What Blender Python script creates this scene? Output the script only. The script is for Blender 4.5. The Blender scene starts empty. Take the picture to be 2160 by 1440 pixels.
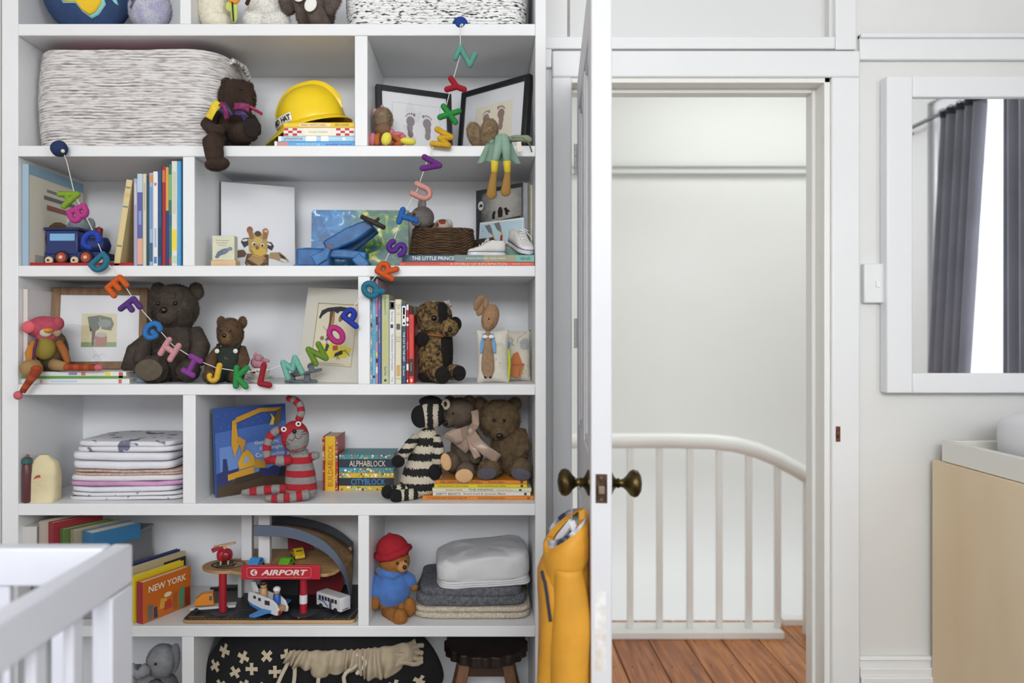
import bpy, math, random
import numpy as np
from mathutils import Vector, Matrix, noise
R = math.radians
D = bpy.data
SC = bpy.context.scene
COL = SC.collection
F, CX, CY, CH = 1596.0, 1020.0, 708.0, 1.3      # focal length (px), vanishing point, eye height
def P(px, py, y):
    return Vector(((px - CX) * y / F, y, CH - (py - CY) * y / F))
# ---------------------------------------------------------------- camera
cam = D.cameras.new('camera')
cam.sensor_width = 36.0
cam.lens = F / 2160 * 36
cam.shift_x = 60 / 2160
cam.shift_y = -12 / 2160
cam.clip_start = .05
cam.dof.use_dof = True
cam.dof.focus_distance = 1.98
cam.dof.aperture_fstop = 1.8
co = D.objects.new('camera', cam)
co.location = (0, 0, CH)
co.rotation_euler = (R(90), 0, 0)
COL.objects.link(co)
SC.camera = co
# ---------------------------------------------------------------- world, lights, exposure
w = D.worlds.new('sky')
SC.world = w
w.use_nodes = True
bg = w.node_tree.nodes['Background']
bg.inputs[0].default_value = (.93, .96, 1, 1)
bg.inputs[1].default_value = 2.0
def area(name, loc, rot, sx, sy, power, col=(1, 1, 1)):
    l = D.lights.new(name, 'AREA')
    l.shape = 'RECTANGLE'
    l.size, l.size_y, l.energy, l.color = sx, sy, power, col
    o = D.objects.new(name, l)
    o.location = loc
    o.rotation_euler = rot
    COL.objects.link(o)
    return o
area('added_light_back', (-.2, -2.52, 2.5), (R(90), 0, 0), 2.1, .8, 90, (.955, .98, 1))  # added at an unseen back window as the main frontal fill
area('added_light_side', (2.12, -1.2, 1.8), (0, R(90), 0), 1.4, 1.3, 46, (.96, .985, 1))  # added at an unseen second east window, light from the right
area('daylight_hall_skylight', (1.5, 3.5, 2.98), (R(-6), 0, 0), 1.5, .8, 22, (.97, 1, .995))
SC.view_settings.view_transform = 'Standard'
SC.view_settings.look = 'None'
SC.view_settings.exposure = -0.26
SC.view_settings.gamma = 1
SC.view_settings.use_curve_mapping = False
# ---------------------------------------------------------------- materials
_M = {}
def lin(h):
    if not isinstance(h, str):
        return tuple(h)
    c = [int(h[i:i + 2], 16) / 255 for i in (0, 2, 4)]
    return tuple((x / 12.92 if x <= .04045 else ((x + .055) / 1.055) ** 2.4) for x in c)
def mat(h, rough=.55, var=0, vs=40, bump=0, bs=200, metal=0, sheen=0, h2=None, vor=False, emit=0, stretch=(1, 1, 1)):
    """paint / cloth / plastic: base colour, optional second colour by noise, optional relief"""
    k = (h, rough, var, vs, bump, bs, metal, sheen, h2, vor, emit, stretch)
    if k in _M:
        return _M[k]
    m = D.materials.new('surface_' + str(len(_M)))
    m.use_nodes = True
    nt = m.node_tree
    b = nt.nodes['Principled BSDF']
    c = lin(h)
    b.inputs['Base Color'].default_value = (*c, 1)
    b.inputs['Roughness'].default_value = rough
    b.inputs['Metallic'].default_value = metal
    m.diffuse_color = (*c, 1)
    if sheen:
        b.inputs['Sheen Weight'].default_value = sheen
    if emit:
        b.inputs['Emission Color'].default_value = (*c, 1)
        b.inputs['Emission Strength'].default_value = emit
    if var or bump:
        tc = nt.nodes.new('ShaderNodeTexCoord')
        mp = nt.nodes.new('ShaderNodeMapping')
        mp.inputs['Scale'].default_value = stretch
        nt.links.new(tc.outputs['Object'], mp.inputs[0])
    if var:
        n = nt.nodes.new('ShaderNodeTexNoise')
        n.inputs['Scale'].default_value = vs
        n.inputs['Detail'].default_value = 3
        nt.links.new(mp.outputs[0], n.inputs['Vector'])
        r = nt.nodes.new('ShaderNodeValToRGB')
        d = lin(h2) if h2 else tuple(x * (1 - var) for x in c)
        r.color_ramp.elements[0].position = .36
        r.color_ramp.elements[1].position = .64
        r.color_ramp.elements[0].color = (*d, 1)
        r.color_ramp.elements[1].color = (*c, 1)
        nt.links.new(n.outputs[0], r.inputs[0])
        nt.links.new(r.outputs[0], b.inputs['Base Color'])
    if bump:
        n = nt.nodes.new('ShaderNodeTexVoronoi' if vor else 'ShaderNodeTexNoise')
        n.inputs['Scale'].default_value = bs
        nt.links.new(mp.outputs[0], n.inputs['Vector'])
        q = nt.nodes.new('ShaderNodeBump')
        q.inputs['Strength'].default_value = bump
        q.inputs['Distance'].default_value = .002
        nt.links.new(n.outputs[0], q.inputs['Height'])
        nt.links.new(q.outputs[0], b.inputs['Normal'])
    _M[k] = m
    return m
def band_mat(ha, hb, axis, period, duty=.5, wob=0, ws=120, rough=.85, bump=.5, bs=260, off=0):
    """knitted bands of two yarns along one local axis, edges broken by stitches"""
    k = ('band', ha, hb, axis, period, duty, wob, ws, off)
    if k in _M:
        return _M[k]
    m = D.materials.new('bands_' + str(len(_M)))
    m.use_nodes = True
    nt = m.node_tree
    L = nt.links.new
    b = nt.nodes['Principled BSDF']
    b.inputs['Roughness'].default_value = rough
    tc = nt.nodes.new('ShaderNodeTexCoord')
    sp = nt.nodes.new('ShaderNodeSeparateXYZ')
    L(tc.outputs['Object'], sp.inputs[0])
    n = nt.nodes.new('ShaderNodeTexNoise')
    n.inputs['Scale'].default_value = ws
    L(tc.outputs['Object'], n.inputs['Vector'])
    def mth(op, a, v):
        q = nt.nodes.new('ShaderNodeMath')
        q.operation = op
        L(a, q.inputs[0])
        if isinstance(v, (int, float)):
            q.inputs[1].default_value = v
        else:
            L(v, q.inputs[1])
        return q.outputs[0]
    w_ = mth('MULTIPLY', mth('SUBTRACT', n.outputs[0], .5), wob)
    t = mth('ADD', mth('ADD', mth('MULTIPLY', sp.outputs[axis], 1 / period), w_), 100 + off)
    t = mth('LESS_THAN', mth('FRACT', t, 0), duty)
    mx = nt.nodes.new('ShaderNodeMix')
    mx.data_type = 'RGBA'
    L(t, mx.inputs[0])
    mx.inputs[6].default_value = (*lin(hb), 1)
    mx.inputs[7].default_value = (*lin(ha), 1)
    L(mx.outputs[2], b.inputs['Base Color'])
    v = nt.nodes.new('ShaderNodeTexVoronoi')
    v.inputs['Scale'].default_value = bs
    L(tc.outputs['Object'], v.inputs['Vector'])
    q = nt.nodes.new('ShaderNodeBump')
    q.inputs['Strength'].default_value = bump
    q.inputs['Distance'].default_value = .002
    L(v.outputs[0], q.inputs['Height'])
    L(q.outputs[0], b.inputs['Normal'])
    _M[k] = m
    return m
# ---------------------------------------------------------------- mesh builder
class G:
    def __init__(s, M=None):
        s.v, s.f, s.mi, s.M, s.k = [], [], [], M or Matrix(), 0
    def add(s, vs, fs):
        o = len(s.v)
        M = s.M
        s.v += [tuple(M @ Vector(p)) for p in vs]
        s.f += [tuple(i + o for i in f) for f in fs]
        s.mi += [s.k] * len(fs)
        return s
    def box(s, x0, x1, y0, y1, z0, z1):
        return s.add([(x0, y0, z0), (x1, y0, z0), (x1, y1, z0), (x0, y1, z0), (x0, y0, z1), (x1, y0, z1), (x1, y1, z1), (x0, y1, z1)],
                     [(0, 3, 2, 1), (4, 5, 6, 7), (0, 1, 5, 4), (1, 2, 6, 5), (2, 3, 7, 6), (3, 0, 4, 7)])
    def cbox(s, c, d):
        return s.box(c[0] - d[0] / 2, c[0] + d[0] / 2, c[1] - d[1] / 2, c[1] + d[1] / 2, c[2] - d[2] / 2, c[2] + d[2] / 2)
    def ell(s, c, r, nu=16, nv=10, e=1.0, M=None):
        c = Vector(c)
        if not hasattr(r, '__len__'):
            r = (r, r, r)
        M = M or Matrix()
        vs, fs = [], []
        sg = lambda t: math.copysign(abs(t) ** e, t)
        for j in range(1, nv):
            a = math.pi * j / nv - math.pi / 2
            for i in range(nu):
                b = 2 * math.pi * i / nu
                vs.append(c + M @ Vector((r[0] * sg(math.cos(a)) * sg(math.cos(b)), r[1] * sg(math.cos(a)) * sg(math.sin(b)), r[2] * sg(math.sin(a)))))
        vs += [c + M @ Vector((0, 0, -r[2])), c + M @ Vector((0, 0, r[2]))]
        for j in range(nv - 2):
            for i in range(nu):
                q = (i + 1) % nu
                fs.append((j * nu + i, j * nu + q, (j + 1) * nu + q, (j + 1) * nu + i))
        lo, hi, t = len(vs) - 2, len(vs) - 1, (nv - 2) * nu
        for i in range(nu):
            q = (i + 1) % nu
            fs += [(lo, q, i), (hi, t + i, t + q)]
        return s.add(vs, fs)
    def tube(s, pts, r, n=8, closed=False, sq=(1, 1), up=None, cap=True):
        """sweep a round (or flattened by sq) section along pts; r may be a list"""
        pts = [Vector(p) for p in pts]
        N = len(pts)
        if not hasattr(r, '__len__'):
            r = [r] * N
        T = []
        for i in range(N):
            a = pts[(i - 1) % N] if closed or i else pts[0]
            b = pts[(i + 1) % N] if closed or i < N - 1 else pts[-1]
            t = b - a
            T.append(t.normalized() if t.length > 1e-9 else Vector((0, 0, 1)))
        u = Vector(up) if up else (Vector((0, 0, 1)) if abs(T[0].z) < .9 else Vector((0, 1, 0)))
        vs, fs = [], []
        for i in range(N):
            if not up:
                u = (u - T[i] * u.dot(T[i]))
                u = u.normalized() if u.length > 1e-6 else T[i].orthogonal().normalized()
                uu = u
            else:
                uu = (u - T[i] * u.dot(T[i])).normalized()
            x = T[i].cross(uu)
            for k in range(n):
                a = 2 * math.pi * k / n
                vs.append(pts[i] + x * (math.cos(a) * r[i] * sq[0]) + uu * (math.sin(a) * r[i] * sq[1]))
        for i in range(N if closed else N - 1):
            j = (i + 1) % N
            for k in range(n):
                q = (k + 1) % n
                fs.append((i * n + k, i * n + q, j * n + q, j * n + k))
        if not closed and cap:
            for e, sgn in ((0, -1), (N - 1, 1)):
                c = len(vs)
                vs.append(pts[e] + T[e] * (sgn * r[e] * .55 * min(sq)))
                for k in range(n):
                    q = (k + 1) % n
                    fs.append((c, e * n + k, e * n + q) if sgn > 0 else (c, e * n + q, e * n + k))
        return s.add(vs, fs)
    def lathe(s, prof, n=20, M=None):
        M = M or Matrix()
        vs, fs = [], []
        for r, z in prof:
            for i in range(n):
                a = 2 * math.pi * i / n
                vs.append(M @ Vector((r * math.cos(a), r * math.sin(a), z)))
        for j in range(len(prof) - 1):
            for i in range(n):
                q = (i + 1) % n
                fs.append((j * n + i, j * n + q, (j + 1) * n + q, (j + 1) * n + i))
        fs += [tuple(reversed(range(n))), tuple((len(prof) - 1) * n + i for i in range(n))]
        return s.add(vs, fs)
    def prism(s, poly, d, M=None):
        """polygon in local XY, extruded from z=0 to z=d"""
        M = M or Matrix()
        n = len(poly)
        vs = [M @ Vector((x, y, 0)) for x, y in poly] + [M @ Vector((x, y, d)) for x, y in poly]
        fs = [tuple(reversed(range(n))), tuple(range(n, 2 * n))]
        fs += [(i, (i + 1) % n, n + (i + 1) % n, n + i) for i in range(n)]
        return s.add(vs, fs)
    def sheet(s, fn, nu, nv, wrap=False):
        vs = [fn(i / nu, j / nv) for j in range(nv + 1) for i in range(nu + (0 if wrap else 1))]
        W = nu + (0 if wrap else 1)
        fs = []
        for j in range(nv):
            for i in range(nu):
                q = (i + 1) % W
                fs.append((j * W + i, j * W + q, (j + 1) * W + q, (j + 1) * W + i))
        return s.add(vs, fs)
    def wobble(s, amp, sc, seed=0, a=0):
        """push the surface in and out with smooth noise (soft stuffing, cloth)"""
        o = Vector((seed * 7.3, seed * 3.1, seed * 1.7))
        for i in range(a, len(s.v)):
            p = Vector(s.v[i])
            n = noise.noise_vector(p * sc + o)
            s.v[i] = tuple(p + n * amp)
        return s
def ob(name, g, m, parent=None, loc=None, rot=None, smooth=True, bev=0, sub=0, kind=None, label=None, ang=40, solid=0):
    me = D.meshes.new(name)
    me.from_pydata(g.v, [], g.f)
    ms = m if isinstance(m, (list, tuple)) else [m]
    for x in ms:
        me.materials.append(x)
    if len(ms) > 1:
        me.polygons.foreach_set('material_index', g.mi)
    if smooth:
        me.polygons.foreach_set('use_smooth', [True] * len(g.f))
        if not sub:
            me.set_sharp_from_angle(angle=R(ang))
    me.update()
    o = D.objects.new(name, me)
    COL.objects.link(o)
    if parent:
        o.parent = parent
    if loc is not None:
        o.location = loc
    if rot is not None:
        o.rotation_euler = rot
    if solid:
        q = o.modifiers.new('s', 'SOLIDIFY')
        q.thickness = solid
        q.offset = 0
    if bev:
        q = o.modifiers.new('b', 'BEVEL')
        q.width = bev
        q.segments = 2
        q.limit_method = 'ANGLE'
    if sub:
        q = o.modifiers.new('u', 'SUBSURF')
        q.levels = q.render_levels = sub
    if kind:
        o['kind'] = kind
    if label:
        o['label'] = label
    return o
def tag(o, label, cat, group=None):
    o['label'] = label
    o['category'] = cat
    if group:
        o['group'] = group
    return o
def thing(name, label, cat, loc=(0, 0, 0), rot=(0, 0, 0), group=None, sc=1):
    o = D.objects.new(name, None)
    o.empty_display_size = .05
    COL.objects.link(o)
    o.location = loc
    o.rotation_euler = rot
    o.scale = (sc, sc, sc) if not hasattr(sc, '__len__') else sc
    return tag(o, label, cat, group)
def struct(name, g, m, parent=None, **k):
    return ob(name, g, m, parent, kind=None if parent else 'structure', **k)
def T(x=0, y=0, z=0, rx=0, ry=0, rz=0, s=1):
    return Matrix.Translation((x, y, z)) @ Matrix.Rotation(R(rz), 4, 'Z') @ Matrix.Rotation(R(ry), 4, 'Y') @ Matrix.Rotation(R(rx), 4, 'X') @ Matrix.Diagonal((s, s, s, 1))
FRONT = Matrix.Rotation(R(90), 4, 'X')      # a flat XY drawing stood upright, facing -Y
_TX = {}
def lettering(parent, s, h, m, M, w=None, bold=0, name='lettering', depth=.0003, shear=0):
    """words as a thin mesh, centred on M; h = cap height, w = fitted width"""
    k = (s, bold, shear)
    if k not in _TX:
        c = D.curves.new('words', 'FONT')
        c.body = s
        c.resolution_u = 2
        c.offset = bold
        c.shear = shear
        o = D.objects.new('words', c)
        me = D.meshes.new_from_object(o)
        co_ = np.empty(len(me.vertices) * 3)
        me.vertices.foreach_get('co', co_)
        _TX[k] = (co_.reshape(-1, 3), [tuple(p.vertices) for p in me.polygons])
        D.objects.remove(o)
        D.curves.remove(c)
        D.meshes.remove(me)
    v, f = _TX[k]
    lo, hi = v.min(0), v.max(0)
    q = (v - (lo + hi) / 2)
    sy = h / max(hi[1] - lo[1], 1e-6)
    sx = (w / (hi[0] - lo[0])) if w else sy
    g = G(M)
    g.add([(p[0] * sx, p[1] * sy, depth) for p in q], f)
    return ob(name, g, m, parent, smooth=False)
def ellpts(cx, cy, rx, ry, rot=0, n=16, a0=0, a1=360):
    r = R(rot)
    o = []
    for i in range(n + (0 if a1 - a0 >= 360 else 1)):
        a = R(a0 + (a1 - a0) * i / n)
        x, y = rx * math.cos(a), ry * math.sin(a)
        o.append((cx + x * math.cos(r) - y * math.sin(r), cy + x * math.sin(r) + y * math.cos(r)))
    return o
def printed(parent, name, M, shapes, sx=1, sy=1, rough=.6, step=.00012):
    """flat print: coloured shapes laid on one another. ('e',cx,cy,rx,ry,rot,col) ('p',[pts],col) ('l',[pts],width,col)"""
    mats, idx = [], {}
    g = G(M)
    for k, s in enumerate(shapes):
        c = s[-1]
        if c not in idx:
            idx[c] = len(mats)
            mats.append(mat(c, rough))
        g.k = idx[c]
        z = step * (k + 1)
        if s[0] == 'e':
            pts = [(x * sx, y * sy) for x, y in ellpts(s[1], s[2], s[3], s[4], s[5])]
        elif s[0] == 'p':
            pts = [(x * sx, y * sy) for x, y in s[1]]
        else:
            L = [Vector((x * sx, y * sy)) for x, y in s[1]]
            for a, b in zip(L, L[1:]):
                d = (b - a)
                if d.length < 1e-7:
                    continue
                d = Vector((-d.y, d.x)).normalized() * s[2] / 2
                g.add([(*(a - d), z), (*(b - d), z), (*(b + d), z), (*(a + d), z)], [(0, 1, 2, 3)])
            continue
        g.add([(x, y, z) for x, y in pts], [tuple(range(len(pts)))])
    return ob(name, g, mats, parent, smooth=False)
def fur(parent, gs, m, n, ln, wd, seed=1, lay=.5, name='fur', skip=None):
    """short pile: n thin blades scattered by area over the given builders"""
    rng = np.random.default_rng(seed)
    va, fa, o = [], [], 0
    for g in gs:
        va += g.v
        for f in g.f:
            for i in range(1, len(f) - 1):
                fa.append((f[0] + o, f[i] + o, f[i + 1] + o))
        o += len(g.v)
    V, T_ = np.array(va), np.array(fa)
    a, b, c = V[T_[:, 0]], V[T_[:, 1]], V[T_[:, 2]]
    nr = np.cross(b - a, c - a)
    ar = np.linalg.norm(nr, axis=1)
    ix = rng.choice(len(T_), n, p=ar / ar.sum())
    u, v_ = rng.random(n), rng.random(n)
    fl = u + v_ > 1
    u[fl], v_[fl] = 1 - u[fl], 1 - v_[fl]
    p = a[ix] + (b - a)[ix] * u[:, None] + (c - a)[ix] * v_[:, None]
    nn = nr[ix] / np.maximum(ar[ix], 1e-12)[:, None]
    if skip is not None:
        keep = np.array([not skip(q) for q in p])
        p, nn = p[keep], nn[keep]
        n = len(p)
    d = nn + rng.normal(0, lay, (n, 3)) + np.array([0, 0, -.25])
    d /= np.linalg.norm(d, axis=1)[:, None]
    side = np.cross(d, rng.normal(0, 1, (n, 3)))
    side /= np.linalg.norm(side, axis=1)[:, None]
    L = ln * (.6 + .8 * rng.random(n))[:, None]
    vs = np.stack([p - side * wd - nn * ln * .1, p + side * wd - nn * ln * .1, p + d * L], 1).reshape(-1, 3)
    g = G()
    g.v = vs.tolist()
    g.f = [(3 * i, 3 * i + 1, 3 * i + 2) for i in range(n)]
    g.mi = [0] * n
    return ob(name, g, m, parent, smooth=False, kind='stuff')
# ================================================================ room shell
YW = 2.28                                   # face of the wall with the doorway
wallm = mat('e6e6e4', .6, var=.03, vs=3, bump=.05, bs=60)
trimm = mat('edeeef', .35, var=.02, vs=4)
XL, XR, YB, ZC = -1.295, 2.2, -2.6, 2.95
JL, JR, HZ = .264, 1.0214, 2.076            # door opening
TZ = 2.166                                  # transom sill underside
g = G()
g.box(.17, JL - .012, YW, YW + .1, 0, ZC)
g.box(JL - .012, JR + .02, YW, YW + .1, HZ, TZ)
g.box(JL - .012, JR + .02, YW, YW + .1, 2.62, ZC)
g.box(JR + .018, XR, YW, YW + .1, 0, TZ)
g.box(JR + .02, XR, YW, YW + .1, TZ, ZC)
struct('wall_north', g, wallm, smooth=False)
g = G().box(XL - .1, XL, YB, 2.5, 0, ZC)
struct('wall_west', g, mat('e6dfdc', .6), smooth=False)
g = G().box(XL, .17, 2.385, 2.5, 0, ZC)
struct('wall_niche', g, wallm, smooth=False)
def pierced(u0, u1, holes, z0, z1, put):
    """wall running along u with window holes (a,b,za,zb)"""
    u = u0
    for a, b, za, zb in holes:
        put(u, a, z0, z1)
        put(a, b, z0, za)
        put(a, b, zb, z1)
        u = b
    put(u, u1, z0, z1)
g = G()
pierced(YB, YW, [(-1.9, -.5, 1.0, 2.4), (.75, 1.75, .55, 2.45)], 0, ZC, lambda a, b, c, d: g.box(XR, XR + .12, a, b, c, d))
struct('wall_east', g, wallm, smooth=False)
g = G()
pierced(XL, XR, [(-1.25, .9, 2.02, 2.9)], 0, ZC, lambda a, b, c, d: g.box(a, b, YB - .12, YB, c, d))
struct('wall_south', g, wallm, smooth=False)
struct('ceiling', G().box(XL - .1, XR + .12, YB - .12, 2.5, ZC, ZC + .08), mat('efefee', .7), smooth=False)
# windows: frame, cross bars, panes
def glassmat():
    m = D.materials.new('window_glass')
    m.use_nodes = True
    nt = m.node_tree
    o = nt.nodes['Material Output']
    a = nt.nodes.new('ShaderNodeBsdfTransparent')
    b = nt.nodes.new('ShaderNodeBsdfGlossy')
    b.inputs['Roughness'].default_value = .02
    x = nt.nodes.new('ShaderNodeMixShader')
    x.inputs[0].default_value = .06
    nt.links.new(a.outputs[0], x.inputs[1])
    nt.links.new(b.outputs[0], x.inputs[2])
    nt.links.new(x.outputs[0], o.inputs[0])
    return m
GLASS = glassmat()
def window(name, M, w, h, bar=True):
    g = G(M)
    t = .05
    g.box(0, w, -.03, .05, 0, t).box(0, w, -.03, .05, h - t, h).box(0, t, -.03, .05, t, h - t).box(w - t, w, -.03, .05, t, h - t)
    g
    if bar:
        g.box(t, w - t, .0, .03, h / 2 - .02, h / 2 + .02)
    f = struct(name, g, trimm, bev=.003)
    for z0, z1 in (((t, h / 2 - .02), (h / 2 + .02, h - t)) if bar else ((t, h - t),)):
        ob('pane', G(M).box(t, w - t, .012, .016, z0, z1), GLASS, f, smooth=False)
    ob('window_sill', G(M).box(-.05, w + .05, -.08, 0, -.03, 0), trimm, f, bev=.003)
window('window_1', T(XR + .05, 1.75, .55, rz=-90), 1.0, 1.9, False)
window('window_added_side', T(XR + .05, -.5, 1.0, rz=-90), 1.4, 1.4)  # unseen second east window, added to hold the side light
window('window_added_back', T(.9, YB - .05, 2.02, rz=180), 2.15, .88)  # unseen high back window, added to hold the frontal light
# room floor, hall floor: boards laid along the room
wood = mat('a8693c', .38, var=.45, vs=7, h2='6f3d1e', stretch=(9, .7, 9), bump=.12, bs=60)
woods = [mat('c27a40', .34, var=.5, vs=6, h2='90521f', stretch=(9, .6, 9), bump=.15, bs=50),
         mat('b26c38', .34, var=.5, vs=6, h2='7d441c', stretch=(9, .6, 9), bump=.15, bs=50),
         mat('ca8449', .34, var=.5, vs=6, h2='9c5d2c', stretch=(9, .6, 9), bump=.15, bs=50)]
floorm = mat('75695d', .5, var=.3, vs=6, stretch=(9, .6, 9))
fl = struct('floor', G().box(XL - .1, XR + .12, YB - .12, YW + .1, -.06, -.018), mat('3a2618', .8), smooth=False)
x, k = XL, 0
pw = .157
while x < XR:
    ob('plank', G().box(x + .002, min(x + pw - .002, XR), YB, YW + .1, -.018, 0), floorm, fl, bev=.002)
    x += pw
    k += 1
fh = struct('floor_hall', G().box(.1, 2.6, YW + .1, 3.47, -.06, -.018), mat('2a1a10', .8), smooth=False)
x, k = .235 - .157, 0
while x < 2.5:
    ob('plank', G().box(x + .0022, x + .157 - .0022, YW + .1, 3.46, -.018, 0), woods[(k * 5 + k // 2) % 3], fh, bev=.002)
    x += pw
    k += 1
# nail heads in the hall boards
g = G()
rng = random.Random(4)
for i in range(8):
    for yy in (2.62, 2.98, 3.22):
        for dx in (.035, .12):
            g.lathe([(.004, -.002), (.004, .0004)], 8, T(.235 + i * .157 + dx, yy + rng.uniform(-.02, .02), 0))
ob('nail_head', g, mat('2b2019', .6), fh, kind='stuff')
# hall walls
hallm = mat('ebebe8', .6, var=.02, vs=2)
struct('wall_hall_back', G().box(.1, 2.7, 4.35, 4.45, -1.6, 3.1), hallm, smooth=False)
struct('wall_hall_right', G().box(2.6, 2.7, 2.38, 4.35, -1.6, 3.1), hallm, smooth=False)
struct('wall_hall_left', G().box(.0, .1, 2.5, 4.45, -1.6, 3.1), hallm, smooth=False)
struct('ceiling_hall', G().box(0, 2.7, 2.38, 4.45, 3.1, 3.18), hallm, smooth=False)
struct('floor_stairwell', G().box(.1, 2.6, 3.4, 4.35, -1.65, -1.6), hallm, smooth=False)
a, b = P(1300, 368, 4.35), P(1300, 350, 4.35)
struct('trim_4', G().box(.1, 2.6, 4.32, 4.35, a.z, b.z).box(.1, 2.6, 4.305, 4.35, b.z - .012, b.z), mat('dcddda', .5), bev=.003)
# door architrave and jambs (trim_1), transom (trim_2), picture rail (trim_3)
g = G()
yf = YW - .022
ax0 = P(1165, 0, yf).x
hz0, hz1 = HZ - .004, P(0, 106, yf).z
g.box(ax0, JL, yf, YW, 0, hz0)
g.box(JR + .018, P(1815, 0, yf).x, yf, YW, 0, hz0)
g.box(ax0, P(1815, 0, yf).x, yf, YW, hz0, hz1)
ta = struct('trim_1', g, trimm, bev=.005)
g = G()
g.box(JL - .012, JL, YW - .012, YW + .112, 0, HZ)
g.box(JR, JR + .018, YW - .012, YW + .112, 0, HZ)
g.box(JL - .012, JR + .018, YW - .012, YW + .112, HZ - .018, HZ)
g.box(JR - .012, JR, YW + .045, YW + .09, 0, HZ - .018).box(JL, JR - .012, YW + .045, YW + .09, HZ - .03, HZ - .018)
ob('door_jamb', g, mat('f0efea', .35), ta, bev=.002)
rust = mat('7a4a35', .5, var=.4, vs=80, metal=.5)
ob('strike_plate', G().box(P(1763, 0, yf).x, P(1772, 0, yf).x, yf - .002, yf + .001, P(0, 931, yf).z, P(0, 899, yf).z).ell((P(1767, 0, yf).x, yf - .002, P(0, 915, yf).z), (.006, .005, .012), 10, 6), rust, ta)
# transom above the door: sill, side post, painted panel set back
g = G()
sz0, sz1 = P(0, 102, yf).z, P(0, 76, yf).z
x1 = P(1763, 0, yf).x
g.box(JL - .1, x1, yf + .002, YW + .03, sz0, sz1)
t2 = struct('trim_2', g, trimm, bev=.003)
ob('transom_panel', G().box(JL, JR + .02, YW + .03, YW + .05, sz0, 2.63), mat('dfe0e0', .5), t2, smooth=False)
ob('transom_post', G().box(x1 + .001, P(1808, 0, yf).x, yf + .003, YW + .03, sz0 - .002, 2.63), trimm, t2, bev=.003)
# picture rail
g = G()
rz0, rz1 = P(0, 124, yf).z, P(0, 70, yf).z
xr = P(1816, 0, yf).x
g.box(xr, XR, yf + .006, YW, rz0, rz1).box(xr, XR, yf - .004, YW, rz1 - .014, rz1)
struct('trim_3', g, trimm, bev=.003)
g = G()
g.box(.172, ax0 - .001, yf + .006, YW, P(0, 140, yf).z, P(0, 86, yf).z)
struct('trim_5', g, trimm, bev=.003)
# skirting on the door wall
g = G()
bz = P(0, 1387, yf).z
x0 = P(1816, 0, yf).x
g.box(x0, XR, YW - .014, YW, 0, bz).box(x0, XR, YW - .022, YW, 0, bz - .03).box(x0, XR, YW - .03, YW, 0, bz - .055).box(x0, XR, YW - .018, YW, bz - .012, bz - .004)
struct('baseboard_north', g, trimm, bev=.004)
# ================================================================ bookcase
YS, YK = 2.03, 2.36
shelfm = mat('e6e7e8', .38, var=.02, vs=5, bump=.02, bs=40)
X_ = lambda px: P(px, 0, YS).x
Z_ = lambda py: P(0, py, YS).z
bc = thing('bookcase', 'built-in white painted bookcase with open compartments full of toys and books', 'bookcase', (0, 0, 0))
ob('side_panel', G().box(XL + .002, X_(38), YS, YK, 0, 2.7), shelfm, bc, bev=.002)
ob('side_panel', G().box(X_(1129), .168, YS, YK, 0, 2.7), shelfm, bc, bev=.002)
ob('back_panel', G().box(XL + .002, .168, YK, YK + .02, 0, 2.7), mat('f3f4f7', .5, var=.02, vs=5), bc, smooth=False)  # lighter than the shelves, imitating fill light inside the compartments
rows = [(-207, -182), (50, 75), (307, 330), (560, 583), (810, 833), (1062, 1087), (1320, 1343), (1576, 1600)]
for a, b in rows:
    ob('shelf', G().box(X_(38), X_(1129), YS, YK, Z_(b), Z_(a)), shelfm, bc, bev=.002)
divs = [(379, 402), (748, 775), (385, 410), (755, 780), (385, 412), (755, 778), (383, 408)]
for k, (a, b) in enumerate(divs):
    ob('divider', G().box(X_(a), X_(b), YS + .0015, YK, Z_(rows[k + 1][0]), Z_(rows[k][1])), shelfm, bc, bev=.0015)
ob('plinth', G().box(X_(38), X_(1129), YS + .03, YS + .05, 0, Z_(1600)), shelfm, bc, bev=.002)
ZF = [Z_(r[0]) for r in rows[1:]]            # floor heights of rows 1..7
# ================================================================ door
HX, HY = .279, 2.257
DW, DT, DH = .742, .042, HZ - .03
ANG = math.degrees(math.atan2(.064, .742))
door = D.objects.new('door_1', None)
COL.objects.link(door)
door['kind'] = 'structure'
door.location = (HX, HY, .008)
door.rotation_euler = (0, 0, R(-90 - ANG))    # local +X runs from the hinge to the free edge, local -Y... faces the bookcase
# after the turn local +Y looks to world +X and local -Y to world -X
doorm = mat('dcdde1', .4, var=.03, vs=6, bump=.05, bs=30)
st = .11
g = G()
g.box(0, st, 0, DT, 0, DH).box(DW - st, DW, 0, DT, 0, DH)
for z0, z1 in ((0, .2), (.88, 1.04), (DH - .11, DH)):
    g.box(st, DW - st, 0, DT, z0, z1)
g.box(DW / 2 - .05, DW / 2 + .05, .001, DT - .001, .2, DH - .11)
ob('door_frame', g, doorm, door, bev=.003)
for xa, xb in ((st, DW / 2 - .05), (DW / 2 + .05, DW - st)):
    for za, zb in ((.2, .88), (1.04, DH - .11)):
        ob('panel', G().box(xa, xb, .012, DT - .012, za, zb), doorm, door, smooth=False)
        g = G()
        for yy in (.004, DT - .012):
            g.box(xa, xb, yy, yy + .008, za, za + .018).box(xa, xb, yy, yy + .008, zb - .018, zb).box(xa, xa + .018, yy, yy + .008, za, zb).box(xb - .018, xb, yy, yy + .008, za, zb)
        ob('moulding', g, doorm, door, bev=.003)
brass = mat('6b5a38', .36, var=.5, vs=35, metal=1, h2='3d3422')
KX, KZ = DW - .06, P(0, 1018, 1.575).z - .008
prof = [(.027, 0), (.027, .003), (.021, .006), (.013, .010), (.009, .014), (.011, .018), (.008, .022), (.0095, .028), (.015, .034), (.0255, .042), (.029, .050), (.0265, .058), (.017, .064), (.0, .0665)]
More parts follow.
